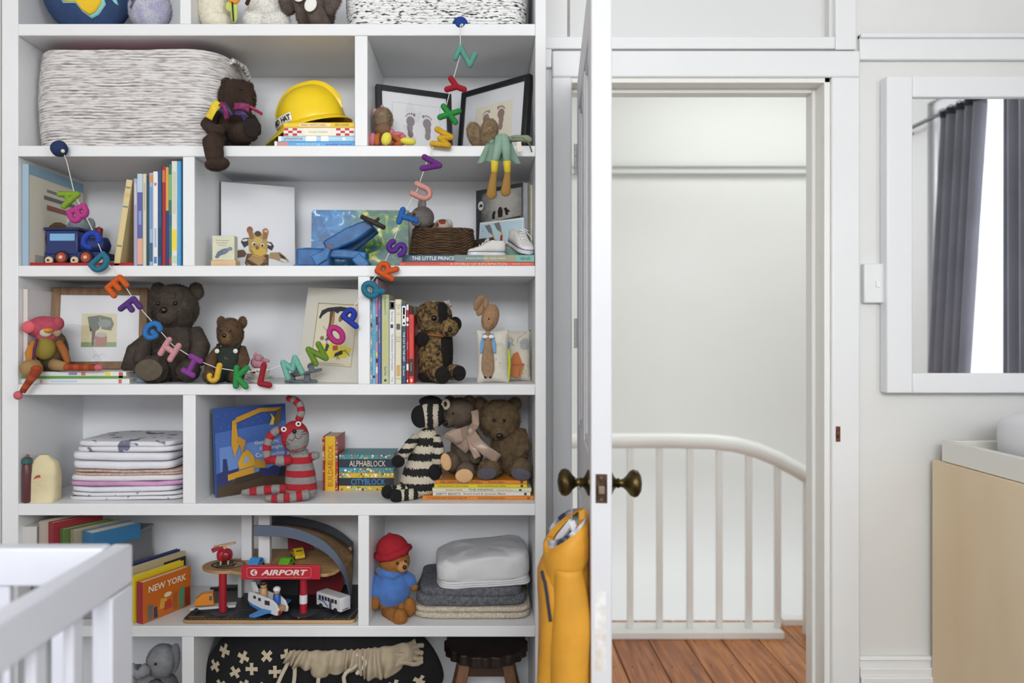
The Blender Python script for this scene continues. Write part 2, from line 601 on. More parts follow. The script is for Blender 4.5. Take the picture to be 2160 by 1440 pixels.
for sgn, yy in ((-1, 0), (1, DT)):
    q = G()
    q.lathe(prof, 24, T(KX, yy, KZ, rx=90 if sgn < 0 else -90))
    k = ob('door_knob', q, brass, door, ang=60)
dark = mat('5a4638', .5, var=.5, vs=120, metal=.7, h2='3a2c24')
lp = ob('latch_plate', G().box(DW, DW + .0015, DT / 2 - .0115, DT / 2 + .0115, KZ - .029, KZ + .029), dark, door, bev=.0004)
ob('latch_bolt', G().box(DW, DW + .007, DT / 2 - .006, DT / 2 + .006, KZ - .010, KZ + .006), mat('a08d7c', .35, metal=.8), lp, bev=.001)
for z in (-.022, .022):
    ob('screw', G().lathe([(.0035, 0), (.003, .0012), (0, .0014)], 10, T(DW + .0012, DT / 2, KZ + z, ry=90)), mat('7c6a5c', .4, metal=.8), lp)
for z in (1.82, .25, 1.3):
    hg = G()
    for q in range(5):
        hg.lathe([(.0055, q * .018), (.0055, q * .018 + .017)], 10, T(-.004, -.004, z - .045))
    hg.box(-.002, .001, 0, .035, z - .045, z + .045)
    ob('hinge', hg, mat('d4d6d0', .4), door)
ob('scuff', G().box(DW, DW + .0003, .008, .03, .62, .78), mat('d6d0c4', .7, var=.3, vs=40, h2='ebecef'), door, smooth=False)
# ================================================================ coat on the knob
coatm = mat('d99a2b', .6, var=.12, vs=18, bump=.12, bs=300)
ct = thing('hanging_raincoat', "child's mustard yellow raincoat hanging from the left brass door knob", 'coat', (0, 0, 0))
wm = mat('e4e6ea', .4)
y = 1.575
k0 = P(1207, 1030, y)
g = G()
hk = [P(1200, 1022, y - .004), P(1207, 1012, y), P(1216, 1018, y), P(1217, 1036, y), P(1211, 1060, y), P(1207, 1095, y)]
hk = [P(1221, 1034, y), P(1222, 1018, y), P(1213, 1009, y), P(1206, 1018, y), P(1206, 1050, y), P(1206, 1105, y)]
g.tube(hk, .0018, 8)
ob('hanger_hook', g, mat('cfd2d6', .25, metal=.9), ct)
g = G()
g.tube([P(1206, 1100, y), P(1180, 1135, y + .02), P(1152, 1180, y + .06)], [.008, .009, .008], 8)
g.tube([P(1206, 1100, y), P(1216, 1125, y - .01), P(1224, 1150, y - .02)], [.008, .009, .008], 8)
ob('hanger_arm', g, wm, ct)
# body of the coat: outline by height (px at y), a closed ring per level
lev = [(1146, 1166, 1234), (1165, 1156, 1238), (1190, 1144, 1241), (1215, 1137, 1242), (1250, 1137, 1243), (1300, 1139, 1246), (1360, 1138, 1253), (1440, 1134, 1262), (1530, 1128, 1270), (1640, 1122, 1276)]
def coat_pt(u, v):
    t = v * (len(lev) - 1)
    i = min(int(t), len(lev) - 2)
    q = t - i
    py, x0, x1 = [lev[i][k] * (1 - q) + lev[i + 1][k] * q for k in range(3)]
    a = 2 * math.pi * u
    cx, rx = (x0 + x1) / 2, (x1 - x0) / 2
    fold = 1 + .07 * math.sin(a * 5 + v * 3) * min(1, v * 2)
    p = P(cx + rx * math.cos(a) * (1 if math.cos(a) > 0 else fold), py, y)
    dep = (.035 + .1 * min(1, v * 2.2)) * fold
    return Vector((p.x, y + .015 + dep * math.sin(a) * (.5 if math.sin(a) < 0 else 1), p.z))
ob('coat_body', G().sheet(coat_pt, 48, 26, wrap=True), coatm, ct, solid=.003)
# sleeve hanging on the near side
def sleeve(u, v):
    a = 2 * math.pi * u
    py = 1195 + v * 330
    cx = 1196 + 10 * v + 5 * math.sin(v * 5)
    rx = (.024 + .014 * math.sin(min(1, v * 1.6 + .25) * 1.5)) * (1 + .05 * math.sin(3 * a + 9 * v))
    p = P(cx, py, y - .03)
    return Vector((p.x + rx * math.cos(a), y - .032 + .03 * math.sin(a) - .012 * v, p.z))
ob('sleeve', G().sheet(sleeve, 28, 24, wrap=True), coatm, ct, solid=.002)
# hood folded down: thick collar roll around the neck, open to the top
def hood(u, v):
    a = 2 * math.pi * u
    prof_ = [(.026, 1112), (.038, 1106), (.045, 1118), (.047, 1150), (.046, 1180), (.040, 1204), (.03, 1212)]
    t = v * (len(prof_) - 1)
    i = min(int(t), len(prof_) - 2)
    q = t - i
    r_ = prof_[i][0] * (1 - q) + prof_[i + 1][0] * q
    py = prof_[i][1] * (1 - q) + prof_[i + 1][1] * q
    c = P(1195, py + 34 * -math.cos(a) * .9 + 6 + (12 if math.sin(a) < 0 else -6), y)
    return Vector((c.x + r_ * math.cos(a), y + .005 + r_ * 1.25 * math.sin(a), c.z))
ob('hood', G().sheet(hood, 36, 18, wrap=True).wobble(.002, 30), coatm, ct, solid=.003)
navy = mat('1e2742', .8, var=.9, vs=34, h2='d9dce6')
def lining(u, v):
    a = 2 * math.pi * u
    r_ = .0405 * (1 - v * .12)
    c = P(1196, 1113 + 26 * -math.cos(a) + 48 * v - 18 * max(0, math.sin(a)), y)
    return Vector((c.x + r_ * math.cos(a), y + .008 + r_ * 1.3 * math.sin(a), c.z))
ob('hood_lining', G().sheet(lining, 30, 8, wrap=True), navy, ct, solid=.002)
g = G()
zp = [(1143, 1204), (1147, 1222), (1149, 1226), (1153, 1250), (1157, 1280), (1161, 1310)]
g.tube([P(a, b, y - .042) for a, b in zp], .0034, 8, sq=(1, .7))
ob('zip', g, mat('262b3c', .5), ct, label='navy blue zip edge')
# ================================================================ light switch, mirror, curtains
sw = thing('light_switch', 'white square light switch on the wall between door frame and mirror', 'switch', P(1842, 598, YW))
ob('switch_plate', G().cbox((0, -.011, 0), (.076, .022, .118)), mat('eceded', .35), sw, bev=.004)
ob('switch_rocker', G().cbox((.002, -.024, -.003), (.012, .006, .02)), mat('f2f2f2', .3), sw, bev=.002)
mr = thing('wall_mirror', 'large white framed wall mirror reflecting grey curtains', 'mirror', (0, 0, 0))
mx0, mx1, mz0, mz1 = P(1870, 0, YW - .04).x, 1.84, P(0, 829, YW - .04).z, P(0, 160, YW - .04).z
gx, gz0, gz1 = P(1925, 0, YW - .04).x, P(0, 787, YW - .04).z, P(0, 205, YW - .04).z
fw = gx - mx0
g = G()
g.box(mx0, gx, YW - .042, YW - .002, mz0, mz1).box(mx1 - fw, mx1, YW - .042, YW - .002, mz0, mz1)
g.box(gx, mx1 - fw, YW - .042, YW - .002, mz0, gz0).box(gx, mx1 - fw, YW - .042, YW - .002, gz1, mz1)
ob('mirror_frame', g, mat('edeef0', .35), mr, bev=.004)
ob('mirror_glass', G().box(gx - .005, mx1 - fw + .005, YW - .03, YW - .022, gz0 - .005, gz1 + .005), mat('f4f6f8', .01, metal=1), mr, smooth=False)
cum = mat('96959f', .85, var=.15, vs=6, bump=.2, bs=260, sheen=.3)
rd = thing('curtain_rail', 'slim dark curtain rail above the window in the mirror', 'rail', (0, 0, 0))
ob('rod', G().tube([(XR - .07, .6, 2.335), (XR - .07, 2.0, 2.335)], .009, 10), mat('4a4a50', .4, metal=.6), rd)
for yy in (.62, 1.98):
    ob('bracket', G().box(XR - .08, XR, yy - .01, yy + .01, 2.33, 2.34), mat('4a4a50', .4, metal=.6), rd, bev=.002)
def curtain(lab, y0a, y0b, y1a, y1b, n):
    t = thing('curtain', lab, 'curtain', (0, 0, 0), group='curtains at the window')
    def fn(u, v):
        ya = y0a * (1 - v) + y1a * v
        yb = y0b * (1 - v) + y1b * v
        return Vector((XR - .07 + .034 * math.sin(u * n * 2 * math.pi) * (1 - .2 * v) + .008 * math.sin(u * 17), ya + (yb - ya) * u, 2.31 - v * 2.2))
    ob('cloth', G().sheet(fn, n * 14, 12), cum, t, solid=.003)
    ob('heading_tape', G().sheet(lambda u, v: fn(u, 0) + Vector((-.003, 0, .02 - .03 * v)), n * 14, 2), mat('3c3c45', .8), t, solid=.004)
    for k in range(n):
        q = fn((k + .25) / n, 0)
        ob('curtain_ring', G().tube([(XR - .07 + .016 * math.cos(a), q.y, 2.335 + .016 * math.sin(a)) for a in [i * math.pi / 6 for i in range(12)]], .002, 6, closed=True), mat('4a4a50', .4, metal=.6), t)
curtain('grey curtain drawn to the left of the bright window gap in the mirror', .977, 1.287, .78, 1.08, 5)
curtain('grey curtain to the right of the bright window gap in the mirror', 1.40, 1.92, 1.395, 1.92, 6)
# ================================================================ changing table
wd = mat('ecd9b8', .45, var=.25, vs=3, h2='e4cba4', stretch=(1, 1, .25), bump=.03, bs=30)
TXR = 2.06
tb = thing('changing_table', 'pale birch changing table against the right wall under the mirror', 'table', (0, 0, 0))
tx = P(1966, 0, 2.255).x
tz = P(0, 969, 2.255).z
g = G().box(tx, tx + .018, 1.3, 2.255, 0, tz)
ob('side_panel', g, wd, tb, bev=.0015)
ob('side_panel', G().box(TXR, TXR + .018, 1.3, 2.255, 0, tz), wd, tb, bev=.0015)
ob('top_panel', G().box(tx + .018, TXR, 1.3, 2.255, tz - .03, tz - .004), wd, tb, bev=.0015)
for k in range(3):
    dr = ob('drawer', G().box(tx + .02, TXR - .002, 1.285, 1.303, .06 + k * .27, .06 + k * .27 + .262), wd, tb, bev=.0015)
    ob('knob', G().lathe([(.008, 0), (.008, .012), (.016, .018), (.013, .026), (0, .028)], 14, T((tx + TXR) / 2, 1.285, .19 + k * .27, rx=90)), brass, dr)
tr = thing('changing_tray', 'cream raised rim tray on top of the pale birch changing table', 'tray', (0, 0, 0))
q0, q1 = P(1995, 0, 2.2).x, 2.04
cr = mat('e9e8e0', .5)
zt = tz + .001
g = G().box(q0, q0 + .02, 1.32, 2.22, zt, zt + .062).box(q1 - .02, q1, 1.32, 2.22, zt, zt + .062).box(q0 + .02, q1 - .02, 2.2, 2.22, zt, zt + .062).box(q0 + .02, q1 - .02, 1.32, 1.34, zt, zt + .062)
ob('rim', g, cr, tr, bev=.003)
ob('base', G().box(q0 + .02, q1 - .02, 1.34, 2.2, zt, zt + .012), cr, tr, bev=.001)
pad = thing('changing_mat', 'white padded changing mat lying in the cream tray', 'mat', (0, 0, 0))
def padf(u, v):
    a = u * 2 * math.pi
    return None
g = G().ell(((q0 + q1) / 2 , 1.77, zt + .09), ((q1 - q0) / 2 - .05, .38, .072), 40, 18, .35).wobble(.006, 8)
ob('cushion', g, mat('e8e8ec', .7, bump=.1, bs=90), pad)
# ================================================================ cot
cotm = mat('e3e6f0', .35, var=.015, vs=4)
cot = thing('cot', 'white wooden cot with slatted side in the near left corner', 'cot', (0, 0, 0))
CYE, CXR, CZ = 1.28, -.593, 1.3 - (1146 - 708) * 1.28 / 1596
ct_ = .033
ob('top_rail', G().box(CXR - ct_, CXR, .15, CYE, CZ - .066, CZ), cotm, cot, bev=.004)
ob('leg', G().box(CXR - ct_, CXR, CYE - .072, CYE, .0, CZ - .068), cotm, cot, bev=.003)
ob('leg', G().box(CXR - ct_, CXR, .15, .19, .0, CZ - .068), cotm, cot, bev=.003)
ob('end_rail', G().box(XL + .08, CXR - ct_ - .002, CYE - .034, CYE - .002, CZ - .062, CZ + .001), cotm, cot, bev=.004)
ob('leg', G().box(XL + .05, XL + .08, CYE - .042, CYE, 0, CZ), cotm, cot, bev=.003)
ob('leg', G().box(XL + .05, XL + .08, .15, .19, 0, CZ), cotm, cot, bev=.003)
ob('top_rail', G().box(XL + .05, XL + .08, .19, CYE - .042, CZ - .066, CZ), cotm, cot, bev=.004)
ob('bottom_rail', G().box(CXR - ct_ + .004, CXR - .004, .19, CYE - .042, .22, .28), cotm, cot, bev=.003)
ob('mattress_base', G().box(XL + .085, CXR - ct_ - .002, .2, CYE - .045, .26, .36), mat('e9e9ee', .8), cot, bev=.01)
yy = 1.14
k = 0
while yy > .24:
    ob('slat', G().box(CXR - ct_ + .009, CXR - .009, yy - .031, yy, .28, CZ - .066), cotm, cot, bev=.004)
    yy -= .0945
xx = CXR - ct_ - .07
while xx > XL + .1:
    ob('slat', G().box(xx - .022, xx, CYE - .026, CYE - .012, .3, CZ - .062), cotm, cot, bev=.004)
    xx -= .09
# ================================================================ stair balustrade in the hall
bl = thing('stair_balustrade', 'white stair balustrade with curved handrail on the landing outside the door', 'balustrade', (0, 0, 0))
YB2 = 3.3
wp = mat('f0f0ec', .3)
ra = [(1200, 930), (1300, 929), (1420, 929), (1500, 931), (1550, 937), (1595, 949), (1640, 968), (1680, 990), (1720, 1014), (1765, 1043), (1820, 1080)]
ob('handrail', G().tube([P(a, b, YB2) for a, b in ra], .034, 14, up=(0, 1, 0)), wp, bl)
zb = P(0, 1315, YB2 + .06).z
g = G().box(.12, P(1655, 0, YB2 - .06).x, YB2 - .06, YB2 + .06, 0, .03)
ob('base_board', g, wp, bl, bev=.003)
import bisect
for px in (1262, 1329, 1391, 1455, 1517, 1579, 1640):
    xs = [a for a, b in ra]
    i = bisect.bisect(xs, px) - 1
    ty = ra[i][1] + (ra[i + 1][1] - ra[i][1]) * (px - xs[i]) / (xs[i + 1] - xs[i])
    c = P(px, ty, YB2)
    ob('baluster', G().box(c.x - .013, c.x + .013, YB2 - .011, YB2 + .011, .03, c.z - .02), wp, bl, bev=.002)
c = P(1702, 1003, YB2)
ob('baluster', G().box(c.x - .015, c.x + .015, YB2 - .012, YB2 + .012, 0, c.z - .02), wp, bl, bev=.002)
ob('base_board', G().box(P(1655, 0, YB2).x + .03, 2.5, 3.39, 3.45, 0, .03), wp, bl, bev=.003)
# ================================================================ kit for toys, books, frames
def fp(row, y):
    """picture height of the floor of a bookcase row (1..7) at depth y"""
    return CY + (CH - ZF[row - 1]) * F / y
class Toy:
    """soft or wooden toy whose parts are laid out in front view (px) at a depth y; dy = metres behind y"""
    def __init__(s, name, label, cat, px, py, y, group=None):
        s.y, s.u = y, y / F
        s.o = P(px, py, y)
        s.r = thing(name, label, cat, s.o, group=group)
        s.fl = []
    def p(s, px, py, dy=0):
        y = s.y
        return Vector(((px - CX) * s.u, y + dy, CH - (py - CY) * s.u)) - s.o
    def e(s, part, m, *es, fur=True, wob=0, e=1.0, parent=None, nu=18, nv=12, label=None):
        g = G()
        for q in es:
            px, py, dy, rx, ry, rd = q[:6]
            rot = q[6] if len(q) > 6 else 0
            g.ell(s.p(px, py, dy), (rx * s.u, rd * s.u, ry * s.u), nu, nv, e, Matrix.Rotation(R(-rot), 4, 'Y'))
        if wob:
            g.wobble(wob * s.u, 40)
        o = ob(part, g, m, parent or s.r, ang=70, label=label)
        if fur:
            s.fl.append(g)
        return o
    def t(s, part, m, pts, r, n=10, fur=True, parent=None, sq=(1, 1), up=None, label=None):
        g = G()
        P3 = [s.p(*q) for q in pts]
        rr = [x * s.u for x in r] if hasattr(r, '__len__') else r * s.u
        if hasattr(rr, '__len__') and len(rr) != len(P3):
            rr = list(np.interp(np.linspace(0, 1, len(P3)), np.linspace(0, 1, len(rr)), rr))
        g.tube(P3, rr, n, sq=sq, up=up)
        o = ob(part, g, m, parent or s.r, ang=70, label=label)
        if fur:
            s.fl.append(g)
        return o
    def rings(s, part, ms, pts, r, seg, n=12, parent=None, m0=0):
        """tube made of alternating bands"""
        P3 = [s.p(*q) for q in pts]
        d = [0]
        for a, b in zip(P3, P3[1:]):
            d.append(d[-1] + (b - a).length)
        N = max(2, int(seg * 3))
        ts = np.linspace(0, d[-1], N + 1)
        Q = [Vector([np.interp(t, d, [v[k] for v in P3]) for k in range(3)]) for t in ts]
        rr = np.interp(np.linspace(0, 1, N + 1), np.linspace(0, 1, len(r)), r) * s.u
        g = G()
        g.tube(Q, list(rr), n)
        for i in range(N):
            for k in range(n):
                g.mi[i * n + k] = (m0 + int(i * seg / N)) % len(ms)
        for k in range(n):
            g.mi[N * n + k] = m0 % len(ms)
            g.mi[N * n + n + k] = (m0 + int(seg - .01)) % len(ms)
        return ob(part, g, ms, parent or s.r, ang=70)
    def fur(s, m, n, ln, wd, seed=1, lay=.5, skip=None):
        return fur(s.r, s.fl, m, int(n * 2.4), ln * .85 * s.u, wd * .8 * s.u, seed, lay, skip=skip)
    def patch(s, part, m, poly, el, lift=.6, rings=3, parent=None, label=None):
        """flat shape (px) wrapped on the front of ellipsoid el=(px,py,dy,rx,ry,rd[,rot])"""
        cx, cy, dy, rx, ry, rd = el[:6]
        ro = R(el[6]) if len(el) > 6 else 0
        mx = sum(q[0] for q in poly) / len(poly)
        my = sum(q[1] for q in poly) / len(poly)
        def at(x, y):
            dx, dz = x - cx, y - cy
            u = (dx * math.cos(ro) + dz * math.sin(ro)) / rx
            v = (-dx * math.sin(ro) + dz * math.cos(ro)) / ry
            q = math.sqrt(max(0, 1 - u * u - v * v))
            return s.p(x, y, dy - (q * rd + lift) * s.u)
        vs, fs, n = [at(mx, my)], [], len(poly)
        for k in range(1, rings + 1):
            for x, y in poly:
                vs.append(at(mx + (x - mx) * k / rings, my + (y - my) * k / rings))
        for i in range(n):
            fs.append((0, 1 + (i + 1) % n, 1 + i))
        for k in range(rings - 1):
            a, b = 1 + k * n, 1 + (k + 1) * n
            for i in range(n):
                q = (i + 1) % n
                fs.append((a + i, a + q, b + q, b + i))
        return ob(part, G().add(vs, fs), m, parent or s.r, ang=80, label=label, solid=.0006)
def bear(name, label, x, y0, w, h, y, cf, cm, cp=None, group=None, row=None, headdx=0, n=7000, ln=3.2, seed=1, lay=.5, cf2=None, fw=.5, legs=1):
    """sitting teddy facing the room: x = centre px, y0 = base px, w/h = size in px"""
    t = Toy(name, label, 'teddy bear', x, y0, y, group)
    a, b = w / 100, h / 100
    m = mat(cf, .95, var=.3, vs=60, bump=.5, bs=180)
    mm = mat(cm, .95, var=.2, vs=80, bump=.5, bs=180)
    dk = mat('17120f', .25)
    Y_ = lambda v: y0 - v * b
    rd = (a + b) / 2
    hx = x + headdx * a
    t.e('body', m, (x, Y_(32), 0, 30 * a, 32 * b, 26 * rd), wob=2)
    t.e('head', m, (hx, Y_(75), -.01, 30 * a, 24 * b, 25 * rd), wob=2)
    for s in (-1, 1):
        t.e('ear', m, (hx + s * 25 * a, Y_(92), .005, 10.5 * a, 9.5 * b, 5 * rd), fur=True)
    mz = (hx, Y_(68), -.01 - 21 * rd * t.u, 14 * a, 10 * b, 11 * rd)
    t.e('muzzle', mm, mz)
    t.e('nose', dk, (hx, Y_(72), -.01 - 32 * rd * t.u, 5 * a, 3.5 * b, 3.2 * rd), fur=False)
    for s in (-1, 1):
        t.e('eye', dk, (hx + s * 11 * a, Y_(79), -.01 - 22.5 * rd * t.u, 2.8 * a, 2.8 * a, 2.6 * a), fur=False, nu=12, nv=8)
        t.t('arm', m, [(x + s * 26 * a, Y_(52), -.005), (x + s * 38 * a, Y_(36), -.03), (x + s * 36 * a, Y_(20), -.05)], [8 * rd, 10.5 * rd, 9 * rd])
    if legs:
        for s in (-1, 1):
            lg = t.t('leg', m, [(x + s * 15 * a, Y_(13), -.01), (x + s * 26 * a, Y_(12.5), -.05), (x + s * 30 * a, Y_(13), -.03 - 32 * rd * t.u)], [12 * rd, 11.5 * rd, 12.5 * rd])
            if cp:
                t.e('foot_pad', mat(cp, .9, var=.15, vs=90), (x + s * 30 * a, Y_(13.5), -.03 - 39 * rd * t.u, 9.5 * rd, 10 * rd, 2.5 * rd), fur=False)
    if n:
        t.fur(mat(cf, .95, var=.45, vs=25, h2=cf2), n, ln, fw, seed, lay)
    return t
PAGE = mat('e4ddcb', .8, var=.15, vs=300, stretch=(1, 1, 1))
def _cover(parent, a, b, d, col, lying, t=.0016, page=None, pin=.003, rough=.45, ms=None):
    """cover shell + page block. a thickness, b spine length, d depth"""
    m = ms or mat(col, rough, var=.04, vs=12)
    def bx(g, a0, a1, b0, b1, d0, d1):
        return g.box(b0, b1, d0, d1, a0, a1) if lying else g.box(a0, a1, d0, d1, b0, b1)
    g = G()
    bx(g, 0, t, 0, b, 0, d)
    bx(g, a - t, a, 0, b, 0, d)
    bx(g, t, a - t, 0, b, 0, t)
    ob('cover', g, m, parent, bev=.0006)
    g = G()
    bx(g, t, a - t, pin, b - pin, t, d - pin)
    ob('page_block', g, page or PAGE, parent, smooth=False)
SPD = Matrix(((0, 1, 0, 0), (0, 0, -1, 0), (-1, 0, 0, 0), (0, 0, 0, 1)))   # words running down an upright spine, facing -Y
SIDE = Matrix(((0, 0, 1, 0), (1, 0, 0, 0), (0, 1, 0, 0), (0, 0, 0, 1)))    # a drawing on a face looking to +X
def bookL(label, x0, x1, y0, y1, Y, d, col, words=(), bands=(), group=None, rz=0, name='book', page=None, rough=.45, ms=None):
    """lying book, spine to the room. words: (text, u centre, u width, height share, colour); bands: (u0,u1,v0,v1,colour)"""
    u = Y / F
    o = thing(name, label, 'book', P(x0, y1, Y), (0, 0, R(rz)), group)
    a, b = (y1 - y0) * u - .0003, (x1 - x0) * u
    _cover(o, a, b, d, col, True, page=page, rough=rough, ms=ms)
    for u0, u1, v0, v1, c in bands:
        ob('spine_panel', G().box(u0 * b, u1 * b, -.0005, 0, v0 * a, v1 * a), mat(c, .5), o, smooth=False)
    for tx, uc, uw, hh, c in words:
        lettering(o, tx, a * hh, mat(c, .5), T(uc * b, -.0006, a * .5) @ FRONT, uw * b, name='title')
    return o
def bookU(label, x0, x1, yt, Y, row, d, col, words=(), bands=(), group=None, lean=0, name='book', yb=None, page=None, rough=.45, ms=None, rz=0):
    """upright book, spine to the room"""
    u = Y / F
    yb = yb if yb is not None else fp(row, Y)
    o = thing(name, label, 'book', P(x0, yb, Y), (0, R(lean), R(rz)), group)
    a, b = (x1 - x0) * u - .0004, (yb - yt) * u
    _cover(o, a, b, d, col, False, page=page, rough=rough, ms=ms)
    for u0, u1, v0, v1, c in bands:           # u across the spine, v from the top down
        ob('spine_panel', G().box(u0 * a, u1 * a, -.0005, 0, (1 - v1) * b, (1 - v0) * b), mat(c, .5), o, smooth=False)
    for tx, vc, vw, hh, c in words:           # reading down the spine
        lettering(o, tx, a * hh, mat(c, .5), T(a * .5, -.0006, b * (1 - vc)) @ SPD, vw * b, name='title')
    return o
def board(o, p0, p1, h, th, m, lean=0, name='board'):
    """place root o at p0 (left bottom corner), x along p0->p1, leaning back; returns width"""
    d = p1 - p0
    o.location = p0
    o.rotation_mode = 'XYZ'
    o.rotation_euler = (R(-lean), 0, math.atan2(d.y, d.x))
    w = math.hypot(d.x, d.y)
    ob(name, G().box(0, w, 0, th, 0, h), m, o, bev=.0008)
    return w
def picture(name, label, p0, p1, h, bar, dep, fm, mm, lean=3, mount=None, pane=True):
    o = thing(name, label, 'picture frame')
    d = p1 - p0
    o.location = p0
    o.rotation_euler = (R(-lean), 0, math.atan2(d.y, d.x))
    w = math.hypot(d.x, d.y)
    g = G().box(0, bar, 0, dep, 0, h).box(w - bar, w, 0, dep, 0, h).box(bar, w - bar, 0, dep, 0, bar).box(bar, w - bar, 0, dep, h - bar, h)
    ob('frame', g, fm, o, bev=.0012)
    ob('mount', G().box(bar, w - bar, .005, dep - .001, bar, h - bar), mm, o, smooth=False)
    if pane:
        ob('pane', G().box(bar, w - bar, .002, .003, bar, h - bar), GLASS, o, smooth=False)
    return o, w
def soft(g, c, r, e=.35, nu=36, nv=14, amp=.003, sc=14, seed=0):
    a = len(g.v)
    g.ell(c, r, nu, nv, e)
    g.wobble(amp, sc, seed, a)
    return g
# ================================================================ row 1 (topmost visible)
y = 2.12
fz = fp(1, y)
t = Toy('globe_cushion', 'round navy blue cushion with a yellow and aqua felt map shape, top shelf', 'cushion', 185, fz, y)
el = (189, fz - 118, 0, 103, 118, 46)
t.e('cushion', mat('2f4670', .9, var=.2, vs=30, bump=.3, bs=200), el, fur=False, nu=32, nv=20)
q = [(150, -40), (147, 0), (157, 20), (181, 21), (192, 36), (206, 46), (219, 39), (233, 21), (228, 0), (222, -40)]
t.patch('felt_border', mat('8fd0cf', .9), [(185 + (a - 185) * 1.14, 0 + (b - 0) * 1.12) for a, b in q], el, .8, 6)
t.patch('felt_map', mat('e8bf2c', .9, bump=.3, bs=200), q, el, 2.2, 6)
t.patch('felt_map', mat('8fd0cf', .9), [(232, -6), (247, -4), (258, 6), (262, 22), (256, 20), (248, 8)], el, .8, 3)
y = 2.08
fz = fp(1, y)
t = Toy('plush_ball', 'pale lilac grey plush ball beside the navy map cushion, top shelf', 'soft toy', 316, fz, y)
el = (317, fz - 45, 0, 44, 45, 34)
t.e('body', mat('c3c4cf', .95, var=.35, vs=30, h2='a9a6c6'), el)
t.fur(mat('c8c9d2', .95, var=.3, vs=40), 2500, 4, .5, 3)
for q in ([(278, -3), (282, -6), (294, 12), (291, 16)], [(286, 26), (298, 10), (301, 13), (289, 30)]):
    t.patch('stitched_line', mat('5c5f70', .9), q, el, 3, 2)
y = 2.11
fz = fp(1, y)
t = Toy('plush_duck', 'cream plush duck with an orange felt beak and green felt leaf, top shelf', 'soft toy', 455, fz, y)
cr = mat('ece6d2', .95, var=.12, vs=40, bump=.4, bs=150)
t.e('body', cr, (452, fz - 62, 0, 34, 64, 34), (462, fz - 24, -.01, 28, 22, 30), wob=2)
t.e('head', cr, (468, -45, 0, 30, 30, 30))
t.fur(mat('efe9d6', .95, var=.1, vs=40), 3500, 3.2, .5, 5)
og = mat('f0a13a', .85)
t.e('beak', og, (505, 4, -.05, 16, 21, 9, 12), (498, -8, -.045, 12, 16, 10), fur=False)
gr = mat('c3cf6a', .85)
t.e('leaf', gr, (500, 28, -.045, 13, 12, 3, 20), (505, 45, -.045, 7, 18, 3), fur=False)
t.t('leaf_stem', mat('2c3324', .8), [(503, 18, -.053), (504, 34, -.054), (506, 62, -.054)], 1.6, fur=False)
y = 2.12
fz = fp(1, y)
t = Toy('plush_lamb', 'fluffy white plush lamb with a dark brown hoof, top shelf', 'soft toy', 565, fz, y)
wh = mat('e9e7df', .95, var=.08, vs=40)
t.e('body', wh, (562, fz - 55, .02, 44, 55, 36), (545, fz - 28, -.02, 26, 22, 22), (585, fz - 24, -.02, 30, 22, 24), wob=3)
t.e('head', wh, (555, -40, 0, 30, 26, 26))
t.fur(mat('f1efe9', .95, var=.08, vs=30), 5000, 5.5, .7, 8, .9)
t.t('hoof', mat('3b2022', .8), [(540, 12, -.075), (544, 22, -.078), (538, 34, -.075)], [3, 4, 4], fur=False)
y = 2.11
fz = fp(1, y)
t = Toy('plush_puppy', 'grey brown shaggy plush puppy with white foot pads, top shelf', 'soft toy', 665, fz, y)
gb = mat('6d5f57', .95, var=.4, vs=40)
t.e('body', gb, (662, fz - 60, .02, 42, 60, 34), wob=3)
t.e('head', gb, (660, -48, 0, 32, 28, 28))
t.e('arm', gb, (612, 16, -.03, 17, 26, 16, 20))
t.e('arm', gb, (706, 14, -.03, 16, 30, 16, -25))
la = t.t('leg', gb, [(655, fz - 16, -.01), (650, 36, -.04), (648, 20, -.07)], [20, 20, 17])
lb = t.t('leg', gb, [(680, fz - 14, -.01), (676, 50, -.05), (674, 42, -.075)], [22, 20, 17])
t.fur(mat('8b7c72', .95, var=.5, vs=25, h2='463a35'), 5500, 5.5, .55, 9, .7)
pd = mat('e9e7e3', .9)
t.e('foot_pad', pd, (648, 18, -.093, 14, 17, 3, -10), fur=False)
t.e('foot_pad', pd, (672, 42, -.098, 12, 15, 3, -25), fur=False)
